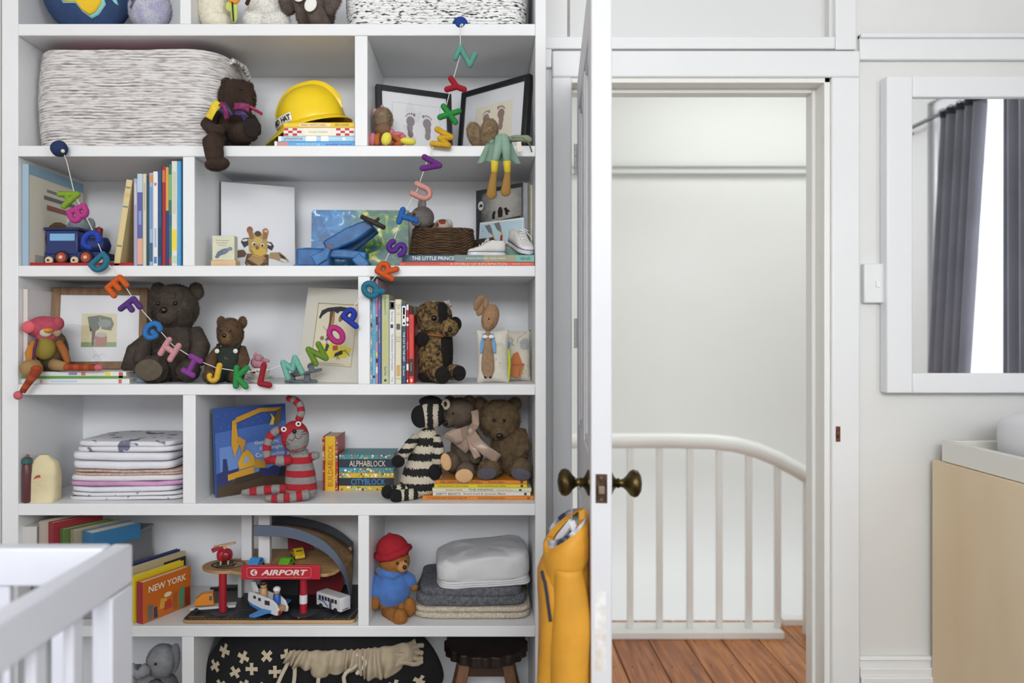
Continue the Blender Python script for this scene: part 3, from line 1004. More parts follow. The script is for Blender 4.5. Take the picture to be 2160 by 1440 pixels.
# rope baskets: coiled courses one above another
def rrect(x0, x1, y0, y1, r, n=7):
    o = []
    for cx, cy, a in ((x1 - r, y0 + r, -90), (x1 - r, y1 - r, 0), (x0 + r, y1 - r, 90), (x0 + r, y0 + r, 180)):
        for i in range(n + 1):
            b = R(a + 90 * i / n)
            o.append((cx + r * math.cos(b), cy + r * math.sin(b)))
    return o
def dense(o, st):
    q = []
    for i, p in enumerate(o):
        a, b = Vector(p), Vector(o[(i + 1) % len(o)])
        k = max(1, int((b - a).length / st))
        q += [tuple(a.lerp(b, j / k)) for j in range(k)]
    return q
def rope_basket(name, label, x0, x1, y0, y1, z0, h, r, course, m, amp=.0016, seed=1, bulge=.01):
    o = thing(name, label, 'basket', ((x0 + x1) / 2, (y0 + y1) / 2, z0))
    n = int(h / (course * 1.72))
    base = dense(rrect(x0, x1, y0, y1, r), .012)
    g = G()
    for k in range(n):
        z = course + k * course * 1.72
        s = bulge * math.sin(math.pi * min(1, (k + .5) / n))
        cx, cy = (x0 + x1) / 2, (y0 + y1) / 2
        pts = []
        for a, b in base:
            d = Vector((a - cx, b - cy)).normalized()
            nz = noise.noise(Vector((a * 60, b * 60, k * 3.7 + seed * 10)))
            pts.append((a + d.x * (s - bulge + nz * amp) - cx, b + d.y * (s - bulge + nz * amp) - cy, z + noise.noise(Vector((a * 8, b * 8, k * .3 + seed))) * .004 + nz * .0006))
        g.tube(pts, course, 6, closed=True, up=(0, 0, 1))
    ob('woven_courses', g, m, o, ang=80)
    ob('base', G().prism([(a - (x0 + x1) / 2, b - (y0 + y1) / 2) for a, b in rrect(x0 + bulge, x1 - bulge, y0 + bulge, y1 - bulge, r - bulge)], .004, T(0, 0, .001)), m, o)
    return o
def ropemat(ca, cb, sc, st, bump=.8, p0=.42, p1=.55):
    m = D.materials.new('rope')
    m.use_nodes = True
    nt = m.node_tree
    L = nt.links.new
    b = nt.nodes['Principled BSDF']
    b.inputs['Roughness'].default_value = .75
    tc = nt.nodes.new('ShaderNodeTexCoord')
    mp = nt.nodes.new('ShaderNodeMapping')
    mp.inputs['Scale'].default_value = st
    L(tc.outputs['Object'], mp.inputs[0])
    n = nt.nodes.new('ShaderNodeTexNoise')
    n.inputs['Scale'].default_value = sc
    n.inputs['Detail'].default_value = 2
    L(mp.outputs[0], n.inputs['Vector'])
    r = nt.nodes.new('ShaderNodeValToRGB')
    r.color_ramp.elements[0].position = p0
    r.color_ramp.elements[1].position = p1
    r.color_ramp.elements[0].color = (*lin(cb), 1)
    r.color_ramp.elements[1].color = (*lin(ca), 1)
    L(n.outputs[0], r.inputs[0])
    L(r.outputs[0], b.inputs['Base Color'])
    q = nt.nodes.new('ShaderNodeBump')
    q.inputs['Strength'].default_value = bump
    q.inputs['Distance'].default_value = .002
    L(n.outputs[0], q.inputs['Height'])
    L(q.outputs[0], b.inputs['Normal'])
    return m
rope_basket('rope_basket', 'black and white rope storage basket on the top shelf at right', P(724, 0, 2.06).x, P(1112, 0, 2.06).x, 2.075, 2.34, ZF[0] + .001, .24, .05, .0048, ropemat('f0f0ee', '2a2b2e', 120, (.55, .55, 2.4), p0=.36, p1=.47), seed=2)
# ================================================================ row 2 left
bk = rope_basket('rope_basket', 'large cream white rope basket filling the left of the second shelf', -1.244, P(452, 0, 2.07).x + .03, 2.055, 2.35, ZF[1] + .001, .268, .09, .0042, ropemat('dedad8', 'a8a29f', 90, (.35, .35, 2.6), p0=.34, p1=.55), seed=1)
hc = P(500, 130, 2.2)
g = G()
g.tube([(hc.x - .015, 2.13, 2.045), (hc.x + .012, 2.13, 2.075), (hc.x + .03, 2.17, 2.07), (hc.x + .032, 2.22, 2.05), (hc.x + .02, 2.25, 2.0), (hc.x + .005, 2.255, 1.97)], .008, 8)
o = ob('rope_handle', g, ropemat('dcdad6', '7c7a77', 120, (1, 1, 1)), bk)
o.location = -bk.location
g = soft(G(), (-1.0, 2.19, 2.07), (.2, .1, .022), .5, amp=.006, sc=20)
tag(ob('folded_blanket', g, mat('b96a80', .9, bump=.3, bs=120)), 'dusty pink folded blanket lying in the large cream rope basket', 'blanket')
# dark bear seated on the shelf edge, one leg hanging
y = 2.06
t = Toy('teddy_bear', 'dark brown teddy bear with a striped ribbon bow, one leg hanging off the shelf', 'teddy bear', 490, fp(2, y), y)
bm = mat('3b2a20', .95, var=.3, vs=60, bump=.4, bs=160)
t.e('body', bm, (487, 263, .03, 44, 52, 34, -8), wob=2)
t.e('head', bm, (492, 198, .03, 40, 38, 34, 15), wob=2)
t.e('muzzle', bm, (522, 212, .015, 14, 15, 16))
t.e('nose', mat('140f0d', .3), (534, 206, .005, 4, 4, 5), fur=False)
t.e('eye', mat('140f0d', .2), (512, 192, -.018, 2.6, 2.6, 2.6), fur=False)
t.e('ear', bm, (470, 168, .03, 12, 12, 8), (472, 170, .03, 12, 12, 8))
t.e('ear', bm, (508, 166, .07, 11, 11, 7))
t.t('arm', bm, [(455, 238, .0), (444, 268, -.02), (462, 285, -.04), (482, 284, -.05)], [12, 15, 14, 11])
t.t('arm', bm, [(520, 240, .04), (532, 260, .03), (536, 276, .02)], [11, 12, 10])
t.t('leg', bm, [(465, 296, -.02), (463, 312, -.052), (468, 338, -.056), (470, 352, -.056)], [20, 21, 19, 16])
t.e('foot', bm, (474, 356, -.058, 25, 14, 19, 8))
t.t('leg', bm, [(495, 284, .0), (522, 285, -.03), (540, 284, -.04)], [20, 20, 22])
t.fur(mat('4a3628', .95, var=.5, vs=30, h2='241811'), 9000, 3, .5, 11, .5)
t.e('foot_pad', mat('1d130e', .95), (547, 284, -.068, 17, 20, 4, 20), fur=False)
rb = [mat('e0c32c', .6), mat('7c2052', .6), mat('3a2b5c', .6), mat('a02a52', .6)]
def ribbon(t, pts, wd, m, part='ribbon', dy=0, thick=.0008):
    """narrow cloth strip through px points, wd in px, lying in the picture plane with soft curl"""
    def fn(u, v):
        k = u * (len(pts) - 1)
        i = min(int(k), len(pts) - 2)
        q = k - i
        a, b = pts[i], pts[i + 1]
        x, yy, d = [a[j] * (1 - q) + b[j] * q for j in range(3)]
        nx, ny = -(b[1] - a[1]), b[0] - a[0]
        L_ = math.hypot(nx, ny) or 1
        wv = (v - .5) * wd
        return t.p(x + nx / L_ * wv, yy + ny / L_ * wv, d + dy + .003 * math.sin(u * 6 + v * 3))
    return ob(part, G().sheet(fn, 12, 4), m, t.r, solid=thick)
ribbon(t, [(477, 228, -.052), (468, 240, -.058), (455, 262, -.055)], 17, rb[0])
ribbon(t, [(480, 232, -.05), (490, 244, -.056), (496, 258, -.05)], 20, rb[2])
ribbon(t, [(478, 230, -.054), (488, 238, -.06), (492, 262, -.052)], 10, rb[1])
ribbon(t, [(506, 236, -.05), (522, 236, -.055), (538, 240, -.05)], 15, rb[1])
ribbon(t, [(510, 246, -.052), (524, 252, -.056), (532, 262, -.05)], 14, rb[2])
ribbon(t, [(520, 232, -.05), (540, 236, -.045), (562, 250, -.04)], 6, rb[3])
# books under the yellow hat
Y = 2.045
f2 = fp(2, Y)
d2 = f2 - 307
bookL('sky blue lying book on weaning, lowest of four under the yellow hard hat', 579, 748, 295 + d2, f2, Y, .21, '5aa7dc', [('weaning', .42, .3, .5, 'bfe6fb'), ('annabel karmel', .8, .32, .42, '5a4ea6')], [(0, .03, 0, 1, 'f3efe6'), (.03, .17, .1, .9, 'c98f8a')])
bookL('white and blue playtime lying book, second from bottom under the yellow hard hat', 587, 748, 284 + d2, 295 + d2, Y, .2, 'a9d4ee', [('playtime', .2, .24, .65, 'a8425a'), ('cooking & early learning', .66, .3, .3, 'f5f5f0')], [(.36, .5, 0, 1, 'f2f4f4'), (.56, .66, 0, 1, 'eef3f6'), (.84, .88, .2, .8, 'f5f0ee'), (0, .04, 0, 1, 'f4f2ee')])
bb = bookL('red gingham cookbook with a cream title label, third from bottom under the hard hat', 598, 748, 266 + d2, 284 + d2, Y, .2, 'ece6d8', [('French Children', .49, .26, .25, 'b0a089')], [(.28, .75, .08, .92, 'f0ead6')])
u_ = Y / F
for sx in (0, 1):
    g = G()
    for i in range(4):
        for j in range(3):
            if (i + j) % 2 == 0:
                xx = (.001 if sx == 0 else 111 * u_) + i * 9.3 * u_
                g.box(xx, xx + 9.3 * u_, -.0006, 0, j * 5.6 * u_ + .001, (j + 1) * 5.6 * u_)
    ob('gingham_print', g, mat('c23b3f', .6), bb, smooth=False, kind='stuff')
bookL('yellow spined lying book directly beneath the yellow hard hat', 598, 748, 255 + d2, 266 + d2, Y, .2, 'ecc522', [('GREAT WITH CHILD', .42, .36, .42, 'a06a40'), ('LETTERS TO A YOUNG MOTHER', .82, .2, .4, '7b5d1c')], [(.22, .66, .15, .85, 'f0d9a8')])
# hard hat
zt = P(0, 255 + d2, Y).z
hm = mat('f2cf1d', .25)
hh = thing('hard_hat', "child's yellow plastic hard hat on a stack of four books", 'hard hat', (P(662, 0, 2.15).x, 2.145, zt + .006), (R(5), R(-13), R(-12)))
def dome(u, v):
    a = u * 2 * math.pi
    b = v * math.pi / 2
    r = math.cos(b) ** .8
    rid = 1 + .05 * math.exp(-(math.sin(a) * r * 5) ** 2) * (math.sin(b) > .1)
    return Vector((.098 * r * math.cos(a), .082 * r * math.sin(a), .112 * math.sin(b) * rid + .008))
g = G().sheet(dome, 40, 14, wrap=True)
ob('shell', g, hm, hh, solid=.003)
def brim(u, v):
    a = u * 2 * math.pi
    fr = max(0, -math.cos(a)) ** 1.5
    k = .10 + .014 * v + .052 * v * fr
    return Vector((k * math.cos(a), (.083 + .014 * v) * math.sin(a), .012 - .012 * v - .022 * v * fr))
ob('brim', G().sheet(brim, 40, 5, wrap=True), hm, hh, solid=.003)
ob('rib', G().tube([(.097 * math.copysign(abs(math.cos(a)) ** .8, math.cos(a)), 0, .113 * math.sin(a) + .008) for a in [math.pi * (.08 + .84 * i / 20) for i in range(21)]], [.003, .007, .009, .009, .009, .009, .009, .009, .009, .009, .009, .009, .009, .009, .009, .009, .009, .009, .009, .007, .003], 8, sq=(1.8, .5), up=(0, 1, 0)), hm, hh)
def lab(u, v):
    a = math.pi + R(20) + u * R(58)
    return Vector((.1 * math.cos(a), .0845 * math.sin(a) - .001, .018 + v * .024))
lb = ob('paper_label', G().sheet(lab, 10, 2), mat('efefea', .6), hh, solid=.0008)
for i, ch in enumerate('HARD HAT'):
    if ch != ' ':
        a = math.pi + R(22) + (i + .5) / 8 * R(54)
        nx, ny = math.cos(a) / .1, math.sin(a) / .0845
        L_ = math.hypot(nx, ny)
        yaw = math.degrees(math.atan2(ny / L_, nx / L_)) + 90
        lettering(lb, ch, .015, mat('1d1d1d', .6), T(.1 * math.cos(a) * 1.012, .0845 * math.sin(a) * 1.012 - .001, .03, rz=yaw) @ FRONT, bold=.03, name='letter', depth=.0008)
g = G()
for k in range(4):
    g.tube([(-.05 + k * .03, -.06, .006), (-.045 + k * .03, 0, .012), (-.05 + k * .03, .06, .006)], .006, 6, sq=(1.5, .4))
ob('inner_strap', g, mat('3b3128', .7), hh)
# ================================================================ row 2 right
black = mat('1b1b1e', .35)
matb = mat('eceef2', .7)
zf = ZF[1] + .001
def foot(cx, cy, h, m_, col):
    """baby footprint; m_ = 1 big toe on the right, -1 on the left"""
    s = [('e', cx, cy + .16 * h, .17 * h, .2 * h, 0, col), ('e', cx - m_ * .03 * h, cy - .08 * h, .115 * h, .24 * h, 0, col), ('e', cx - m_ * .01 * h, cy - .33 * h, .115 * h, .15 * h, 0, col)]
    for k, (dx, dy, r) in enumerate(((.15, .43, .055), (.05, .46, .04), (-.04, .45, .036), (-.115, .41, .033), (-.175, .35, .03))):
        s.append(('e', cx + m_ * dx * h, cy + dy * h, r * h * .85, r * h * 1.15, 0, col))
    return s
p0 = Vector((P(797, 0, 2.12).x, 2.12, zf))
p1 = Vector((P(956, 0, 2.21).x, 2.21, zf))
fr, wl = picture('framed_picture', 'black frame with two grey baby footprints on white, at the left', p0, p1, .2, .016, .018, black, matb, 4)
pr = [('p', [(.20, .17), (.84, .17), (.84, .78), (.20, .78)], 'c9cbd0'), ('p', [(.207, .177), (.833, .177), (.833, .773), (.207, .773)], 'eeeef1')]
printed(fr, 'footprint_print', T(0, .0046, 0) @ FRONT, [('p', [(x * wl, z * .2) for x, z in s[1]], s[2]) for s in pr] + foot(.44 * wl, .46 * .2, .075, 1, '8a7f84') + foot(.66 * wl, .45 * .2, .075, -1, '8a7f84'))
p0 = Vector((P(962, 0, 2.27).x, 2.27, zf))
p1 = Vector((P(1106, 0, 2.10).x, 2.10, zf))
fr, wr = picture('framed_picture', 'larger tilted black frame with two brown baby footprints on cream, at the right', p0, p1, .225, .017, .02, black, matb, 6)
printed(fr, 'footprint_print', T(0, .0046, 0) @ FRONT, [('p', [(.24 * wr, .03), (.78 * wr, .03), (.78 * wr, .165), (.24 * wr, .165)], 'efe8d4')] + foot(.40 * wr, .115, .07, 1, '9a7f78') + foot(.62 * wr, .117, .075, -1, '9a7f78'))
# little doll with curly hair
y = 2.07
fz = fp(2, y)
t = Toy('rag_doll', 'small rag doll with curly tan hair and yellow feet beside the left footprint frame', 'soft toy', 815, fz, y)
t.e('hair', mat('a08a72', .95, var=.3, vs=80), (806, 247, .02, 20, 24, 20))
t.fur(mat('b09a80', .95, var=.4, vs=60, h2='7a6753'), 2600, 4, .6, 21, .9)
t.e('head', mat('7a5c42', .9), (807, 272, .01, 18, 14, 17), fur=False)
t.e('hair_bow', mat('c98a93', .8), (789, 232, .02, 6, 8, 5), (804, 222, .02, 4, 6, 4), fur=False)
pk = mat('c9707f', .85)
og = mat('b5622f', .85)
t.e('body', pk, (815, 296, .03, 20, 20, 18), fur=False)
t.t('arm', og, [(800, 280, .01), (795, 292, -.005), (797, 306, -.01)], [6, 7, 6], fur=False)
t.t('arm', og, [(826, 284, .01), (840, 294, .0), (846, 300, -.005)], [6, 6, 5], fur=False)
t.e('sleeve', pk, (786, 294, .0, 9, 14, 10), fur=False)
t.e('skirt', pk, (838, 282, .01, 14, 6, 10, 5), (822, 276, .012, 10, 8, 8), (848, 286, .01, 8, 6, 6), fur=False)
yl = mat('e3d84f', .85)
t.e('foot', yl, (817, 297, -.02, 11, 14, 11, -15), fur=False)
t.e('foot', yl, (862, 301, -.015, 17, 8, 10, -8), fur=False)
t.t('leg', og, [(815, 304, .02), (817, 302, -.01)], 6, fur=False)
t.t('leg', og, [(825, 305, .02), (850, 302, -.01)], 6, fur=False)
# plush puppy lying on its back on the shelf edge
y = 2.055
t = Toy('plush_dog', 'floppy plush dog in a sage green dress with ochre soles hanging off the shelf edge', 'soft toy', 1050, fp(2, y), y)
tn = mat('9c8566', .95, var=.3, vs=80)
t.e('head', tn, (1020, 292, .03, 26, 20, 22))
t.e('ear', tn, (1002, 284, .0, 16, 27, 12, 18))
t.e('ear', tn, (1031, 280, -.005, 19, 29, 13, -12))
t.fur(mat('ad9678', .95, var=.4, vs=60, h2='7c674c'), 5200, 4, .55, 23, .9)
sg = mat('86a391', .85, var=.1, vs=40, bump=.2, bs=300)
t.e('body', sg, (1052, 300, .03, 30, 16, 24), fur=False)
def dress(u, v):
    x = 1030 + 45 * u + (v ** 1.2) * (-24 + 46 * u) + 2 * math.sin(u * 19) * v
    yy = 297 + 55 * v + 5 * math.sin(u * math.pi) * -v + 2 * math.sin(u * 22) * v
    d = .01 - .052 * min(1, v * 3.2) - .004 * math.sin(u * 18) * v
    return t.p(x, yy, d)
ob('dress', G().sheet(dress, 26, 14), sg, t.r, solid=.002)
pants = mat('8fae9b', .85, var=.1, vs=40)
for s, pts in ((-1, [(1056, 298, -.02), (1054, 304, -.055), (1050, 325, -.062), (1043, 350, -.06)]), (1, [(1060, 298, -.02), (1062, 304, -.055), (1066, 325, -.062), (1068, 350, -.06)])):
    t.t('trouser_leg', pants, pts, [12, 11, 10, 8], fur=False)
yb_ = mat('dcc335', .7)
oc = mat('a07a3c', .85, bump=.4, bs=500)
for pts in ([(1043, 352, -.058), (1042, 372, -.058), (1038, 398, -.058), (1036, 420, -.058)], [(1068, 350, -.058), (1069, 372, -.058), (1067, 396, -.058), (1065, 414, -.058)]):
    t.t('boot', yb_, [(pts[0][0] - 1, pts[0][1] - 4, -.054), pts[0], pts[1]], [8, 8.5, 7], fur=False)
    t.t('boot_sole', oc, [pts[0], pts[1], pts[2], pts[3], (pts[3][0], pts[3][1] + 7, pts[3][2])], [6.5, 6, 8.5, 11, 6.5], fur=False, sq=(1, .55))
t.t('arm', mat('8f9a80', .9), [(1062, 296, .0), (1085, 294, -.01), (1112, 297, -.02), (1119, 300, -.022)], [5, 7, 8, 5], fur=False)
t.t('arm', sg, [(1045, 300, .0), (1036, 304, -.02)], [7, 6], fur=False)
tg = ob('care_label', G().box(-.006, .006, -.0004, .0004, -.026, 0), mat('e6dccb', .7), t.r)
tg.location = t.p(1092, 312, -.066)
tg.rotation_euler = (0, R(-6), 0)
ribbon(t, [(1078, 300, -.05), (1100, 302, -.058), (1114, 316, -.06), (1119, 332, -.06)], 2.5, mat('7d7f63', .9), 'tie_string')
# ================================================================ row 3 left
z3, z4 = ZF[2], ZF[3]
def side_book(label, x, y0, d, z, h, a, col, shapes, words=(), name='book'):
    """book stood flat against the left end, its cover to the right; spine to the room"""
    o = thing(name, label, 'book', (x, y0, z))
    _cover(o, a, h, d, col, False)
    pr = ob('cover_print', G().add([(a + .0003, .003, .002), (a + .0003, d - .002, .002), (a + .0003, d - .002, h - .002), (a + .0003, .003, h - .002)], [(0, 1, 2, 3)]), mat(shapes[0], .5), o, smooth=False)
    printed(o, 'cover_picture', T(a + .0004, 0, 0) @ SIDE, shapes[1], d, h)
    for tx, u, v, w_, hh, c in words:
        lettering(o, tx, hh * h, mat(c, .6), T(a + .0012, u * d, v * h) @ SIDE, w_ * d, name='title')
    return o
side_book('tall pale blue spined picture book standing flat against the left end of the shelf', XL + .0475, 2.045, .28, z3 + .001, .275, .018, '9fb6c6',
          ('e2ddcb', [('p', [(.0, .9), (1, .9), (1, 1), (0, 1)], '8fb0c6'), ('e', .55, .3, .28, .21, 0, '8a6438'), ('e', .55, .3, .2, .15, 0, '9bb6b4'), ('p', [(.36, .22), (.74, .22), (.7, .3), (.4, .3)], '5d7038'),
                      ('p', [(.3, .78), (.8, .78), (.8, .81), (.3, .81)], '8a8a86'), ('p', [(.25, .7), (.82, .7), (.82, .74), (.25, .74)], '77777a'), ('p', [(.3, .6), (.8, .6), (.8, .65), (.3, .65)], 'a06258'), ('p', [(.1, .03), (.9, .03), (.9, .12), (.1, .12)], 'a7aaa4')]))
bookL('thin red book lying flat under the blue wooden train', 47, 281, fp(3, 2.05) - 8, fp(3, 2.05), 2.05, .25, 'a3222b')
y = 2.14
b0 = P(0, fp(3, 2.05) - 8, 2.05).z
fz = CY + (CH - b0 - .0005) * F / y
t = Toy('toy_train', 'navy blue wooden toy train engine with red wheels on the thin red book', 'toy train', 165, fz, y)
nv = mat('26356f', .4, var=.1, vs=20)
def slab(t, part, m, x0, x1, y0, y1, d0, d1, parent=None, bev=.0015):
    a, b = t.p(x0, y1), t.p(x1, y0)
    return ob(part, G().box(a.x, b.x, d0, d1, a.z, b.z), m, parent or t.r, bev=bev)
slab(t, 'cab', nv, 109, 176, fz - 72, fz - 20, -.03, .04, bev=.004)
slab(t, 'cab_window', mat('7fb4dc', .4), 118, 170, fz - 64, fz - 49, -.0315, -.0295)
slab(t, 'chassis', nv, 106, 228, fz - 26, fz - 12, -.028, .038)
slab(t, 'roof', mat('1c2853', .4), 106, 180, fz - 77, fz - 71, -.034, .044)
g = G().tube([t.p(174, fz - 42, .005), t.p(224, fz - 42, .005)], 17 * t.u, 18)
ob('boiler', g, nv, t.r)
ob('chimney', G().tube([t.p(207, fz - 56, .005), t.p(207, fz - 78, .005)], [6 * t.u, 8 * t.u], 12), mat('8c2230', .4), t.r)
ob('lamp', G().ell(t.p(228, fz - 42, .005), (4 * t.u, 5 * t.u, 5 * t.u)), mat('c9c4b4', .4), t.r)
def wheel(t, px, py, d, r, wid, tyre, hub, cen):
    c = t.p(px, py, d)
    w_ = ob('wheel', G().lathe([(r * t.u, 0), (r * t.u, wid)], 22, Matrix.Translation(c) @ T(rx=90)), tyre, t.r, bev=.0012)
    ob('hub', G().lathe([(r * .72 * t.u, 0), (r * .68 * t.u, .0014)], 18, Matrix.Translation(c + Vector((0, -wid, 0))) @ T(rx=90)), hub, w_)
    ob('hub_cap', G().lathe([(r * .3 * t.u, 0), (r * .25 * t.u, .003)], 14, Matrix.Translation(c + Vector((0, -wid - .0012, 0))) @ T(rx=90)), cen, w_)
    return w_
blk, rdm, crm = mat('1d1b20', .5), mat('b5452f', .45), mat('e0cfa8', .5)
for px in (145, 196):
    wheel(t, px, fz - 14, -.029, 14, .010, blk, rdm, crm)
    wheel(t, px, fz - 14, .052, 14, .010, blk, rdm, crm)
for px in (118, 171, 222):
    wheel(t, px, fz - 8, -.029, 8, .008, crm, crm, blk)
y = 2.27
fz = fp(3, y)
t = Toy('plush_elephant', 'small grey plush elephant partly hidden behind the blue wooden train', 'soft toy', 178, fz, y)
gy = mat('8d949a', .95, var=.2, vs=60)
t.e('body', gy, (178, fz - 42, 0, 30, 44, 24), fur=True)
t.e('head', gy, (176, fz - 92, -.02, 25, 24, 22))
t.e('ear', mat('b9b4b0', .95), (158, fz - 98, -.03, 13, 18, 6, 15))
t.e('ear', gy, (196, fz - 96, -.02, 12, 18, 6, -10))
t.t('trunk', gy, [(172, fz - 88, -.06), (168, fz - 72, -.085), (166, fz - 55, -.08)], [9, 7, 5])
t.fur(mat('9aa1a6', .95, var=.3, vs=50), 1500, 2.5, .5, 4)
# upright picture books
Y = 2.05
bookU('cream picture book leaning against the row of upright picture books', 239, 252, 376, Y, 3, .22, 'd9c48f', bands=[(.1, .9, .08, .1, '7c8a7a'), (.1, .9, .3, .32, '7c8a7a'), (.1, .9, .75, .77, '7c8a7a'), (0, 1, .15, .2, 'cdb37a')], lean=8.6)
ROW3 = [
    (282, 290, 372, 'a9a4bd', 'thin grey lilac picture book, first upright in the row beside the leaning book', [], [(.2, .8, .05, .3, 'c3bfd2')]),
    (290, 301, 362, '5a5f9e', 'violet blue picture book with a pale top and pink foot on its spine', [], [(0, 1, 0, .2, 'b5cbd9'), (0, 1, .7, .98, 'd9a48c'), (.2, .8, .4, .55, '7f97c4')]),
    (301, 309, 362, 'd2cbb5', 'thin beige picture book between the violet blue and the dark teal one', [], [(.3, .7, .1, .4, 'b9b097')]),
    (309, 315, 366, '23495a', 'thin dark teal picture book in the upright row', [], []),
    (315, 323, 360, '9fb3d2', 'pale blue picture book with an orange patch at the top of its spine', [], [(0, 1, .02, .1, 'c98a54'), (.2, .8, .15, .6, '6c93c4'), (.1, .9, .75, .95, '3b5f7a')]),
    (323, 333, 357, 'e6e6e2', 'white picture book with a small red and blue mark in the upright row', [], [(.3, .7, .12, .15, 'c25a5a'), (.3, .7, .6, .8, '9fb7cf'), (.2, .8, .9, .97, '4a7fae')]),
    (333, 341, 354, '1d4f86', 'deep blue picture book left of the dark red one', [], [(.2, .8, .6, .9, '163a63')]),
    (341, 350, 346, '9e1f28', 'dark red picture book with an orange top on its spine', [], [(.1, .9, .04, .16, 'c96f2a'), (0, .15, 0, 1, '2a1a1c')]),
    (350, 356, 344, '2c3a78', 'navy picture book with an orange upper spine', [], [(0, 1, .02, .45, 'd79a4a')]),
    (356, 362, 342, '2f7a6a', 'green and teal picture book in the upright row', [], [(0, 1, .1, .35, '6fae6a'), (0, 1, .5, .6, '2a5c7c'), (.1, .9, .92, .98, 'b53a3a')]),
    (362, 374, 335, 'dcdccf', 'tall white picture book with a yellow lower panel, beside the sky blue one', [], [(.1, .9, .65, .85, 'e6d13c'), (.2, .8, .1, .5, 'c9c6b2'), (0, 1, .9, .97, 'b9d0b0')]),
    (374, 383, 335, '4aa3d8', 'tall sky blue picture book at the right end of the upright row', [], [(.7, 1, 0, 1, '3a86bc')]),
]
for x0, x1, yt, c, lb, wd_, bd in ROW3:
    bookU(lb, x0, x1, yt + (fp(3, Y) - 557), Y, 3, .2 + (x1 % 5) * .006, c, wd_, bd, group='upright picture books')
# ================================================================ row 3 middle and right
white = mat('e4e5e8', .75, bump=.1, bs=400)
o = thing('canvas_print', 'white canvas print of a giraffe leaning on the back of the shelf', 'picture')
p0, p1 = Vector((P(467, 0, 2.2).x, 2.2, z3 + .001)), Vector((P(623, 0, 2.285).x, 2.285, z3 + .001))
h = .262
w_ = board(o, p0, p1, h, .012, white, 3, 'canvas')
ob('shadow_edge', G().box(-.001, w_ + .001, .009, .013, -.0005, h + .001), mat('1f2126', .6), o, smooth=False)  # dark sheet stands in for the shadow behind the canvas
GX = lambda s: [(q[0], *(((q[1] - 467) / 156 * w_, (558 - q[2]) / 180 * .252, q[3] / 156 * w_, q[4] / 180 * .252, q[5], q[6]) if q[0] == 'e' else ([((a - 467) / 156 * w_, (558 - b) / 180 * .252) for a, b in q[1]], *q[2:]))) for q in s]
printed(o, 'giraffe_picture', T(0, -.0002, 0) @ FRONT, GX([
    ('p', [(520, 520), (515, 540), (522, 552), (535, 558), (556, 556), (565, 545), (566, 520)], '5f4028'),
    ('p', [(529, 554), (533, 560), (541, 560), (540, 552)], '4a3325'), ('p', [(548, 553), (549, 560), (556, 560), (557, 552)], '4a3325'),
    ('e', 541, 538, 22, 18, 0, 'b08a58'), ('p', [(518, 530), (545, 545), (566, 528), (564, 540), (543, 552), (520, 540)], '55382a'),
    ('p', [(500, 514), (513, 512), (519, 520), (516, 527), (500, 530)], '6a5038'), ('p', [(568, 516), (590, 514), (602, 524), (610, 534), (597, 536), (578, 530), (566, 528)], 'a98d66'), ('p', [(586, 516), (598, 522), (604, 530), (592, 526)], '3a2c22'), ('e', 598, 532, 9, 3, -20, 'e0dcd4'),
    ('p', [(507, 496), (512, 488), (524, 486), (526, 500), (514, 508)], '2a2a33'), ('p', [(560, 492), (572, 494), (577, 502), (572, 512), (562, 506)], '2a2a33'), ('e', 516, 492, 6, 2.5, 15, 'd9d5cc'), ('e', 566, 498, 6, 2.5, -25, 'd9d5cc'),
    ('p', [(522, 490), (530, 478), (543, 472), (556, 478), (563, 492), (563, 515), (552, 528), (536, 528), (524, 515)], 'b39554'),
    ('e', 526, 470, 6.5, 8, 0, '8a5a3a'), ('e', 559, 472, 7, 8, 0, 'a9774c'), ('e', 560, 473, 4, 5, 0, 'd9b48a'), ('p', [(521, 470), (532, 470), (534, 488), (526, 490)], '96683f'), ('p', [(552, 488), (556, 472), (565, 474), (562, 488)], '96683f'),
    ('e', 543, 477, 7, 6, 0, '54381f'), ('e', 543, 492, 9, 8, 0, 'c4ab62'), ('e', 534, 499, 4, 4, 0, 'e2d9bc'), ('e', 552, 501, 4, 4, 0, 'e2d9bc'), ('e', 535, 500, 2.4, 2.8, 0, '161616'), ('e', 552, 502, 2.4, 2.8, 0, '161616'),
    ('p', [(530, 508), (543, 503), (558, 509), (561, 520), (548, 529), (534, 524)], 'cfa94a'), ('l', [(527, 512), (535, 522), (548, 526), (560, 520)], .0014, '6a4a1c'), ('e', 541, 507, 4, 4, 0, '7a5520'),
    ('e', 524, 524, 3, 4, 20, '7a5636'), ('e', 558, 535, 4, 5, 0, '7a5636'), ('e', 545, 548, 4, 3, 0, '4a2f1c'), ('e', 530, 545, 3, 3, 0, '4a2f1c')]))
y = 2.1
fz = fp(3, y)
t = Toy('picture_block', 'small cream block with a grey turtle picture on a pale wood base', 'ornament', 476, fz, y)
slab(t, 'base', mat('d9b98c', .5, var=.15, vs=20, stretch=(1, 1, 8)), 450, 502, fz - 15, fz, -.02, .02)
slab(t, 'block', mat('d5d3ba', .7, var=.08, vs=30), 451, 498, fz - 67, fz - 15, -.014, .014)
c = t.p(451, fz - 15)
printed(t.r, 'turtle_picture', T(c.x, -.0145, c.z) @ FRONT, [('e', 24, 18, 13, 6, 22, '66788a'), ('p', [(6, 6), (12, 18), (22, 22), (24, 16), (12, 4)], '5c6d7e'), ('e', 38, 24, 5, 4, 0, '6f8292'), ('l', [(8, 42), (36, 41)], .0008, '6a6a58'), ('l', [(9, 37), (33, 36)], .0008, '6a6a58'), ('l', [(12, 32), (30, 31)], .0008, '6a6a58')], t.u, t.u)
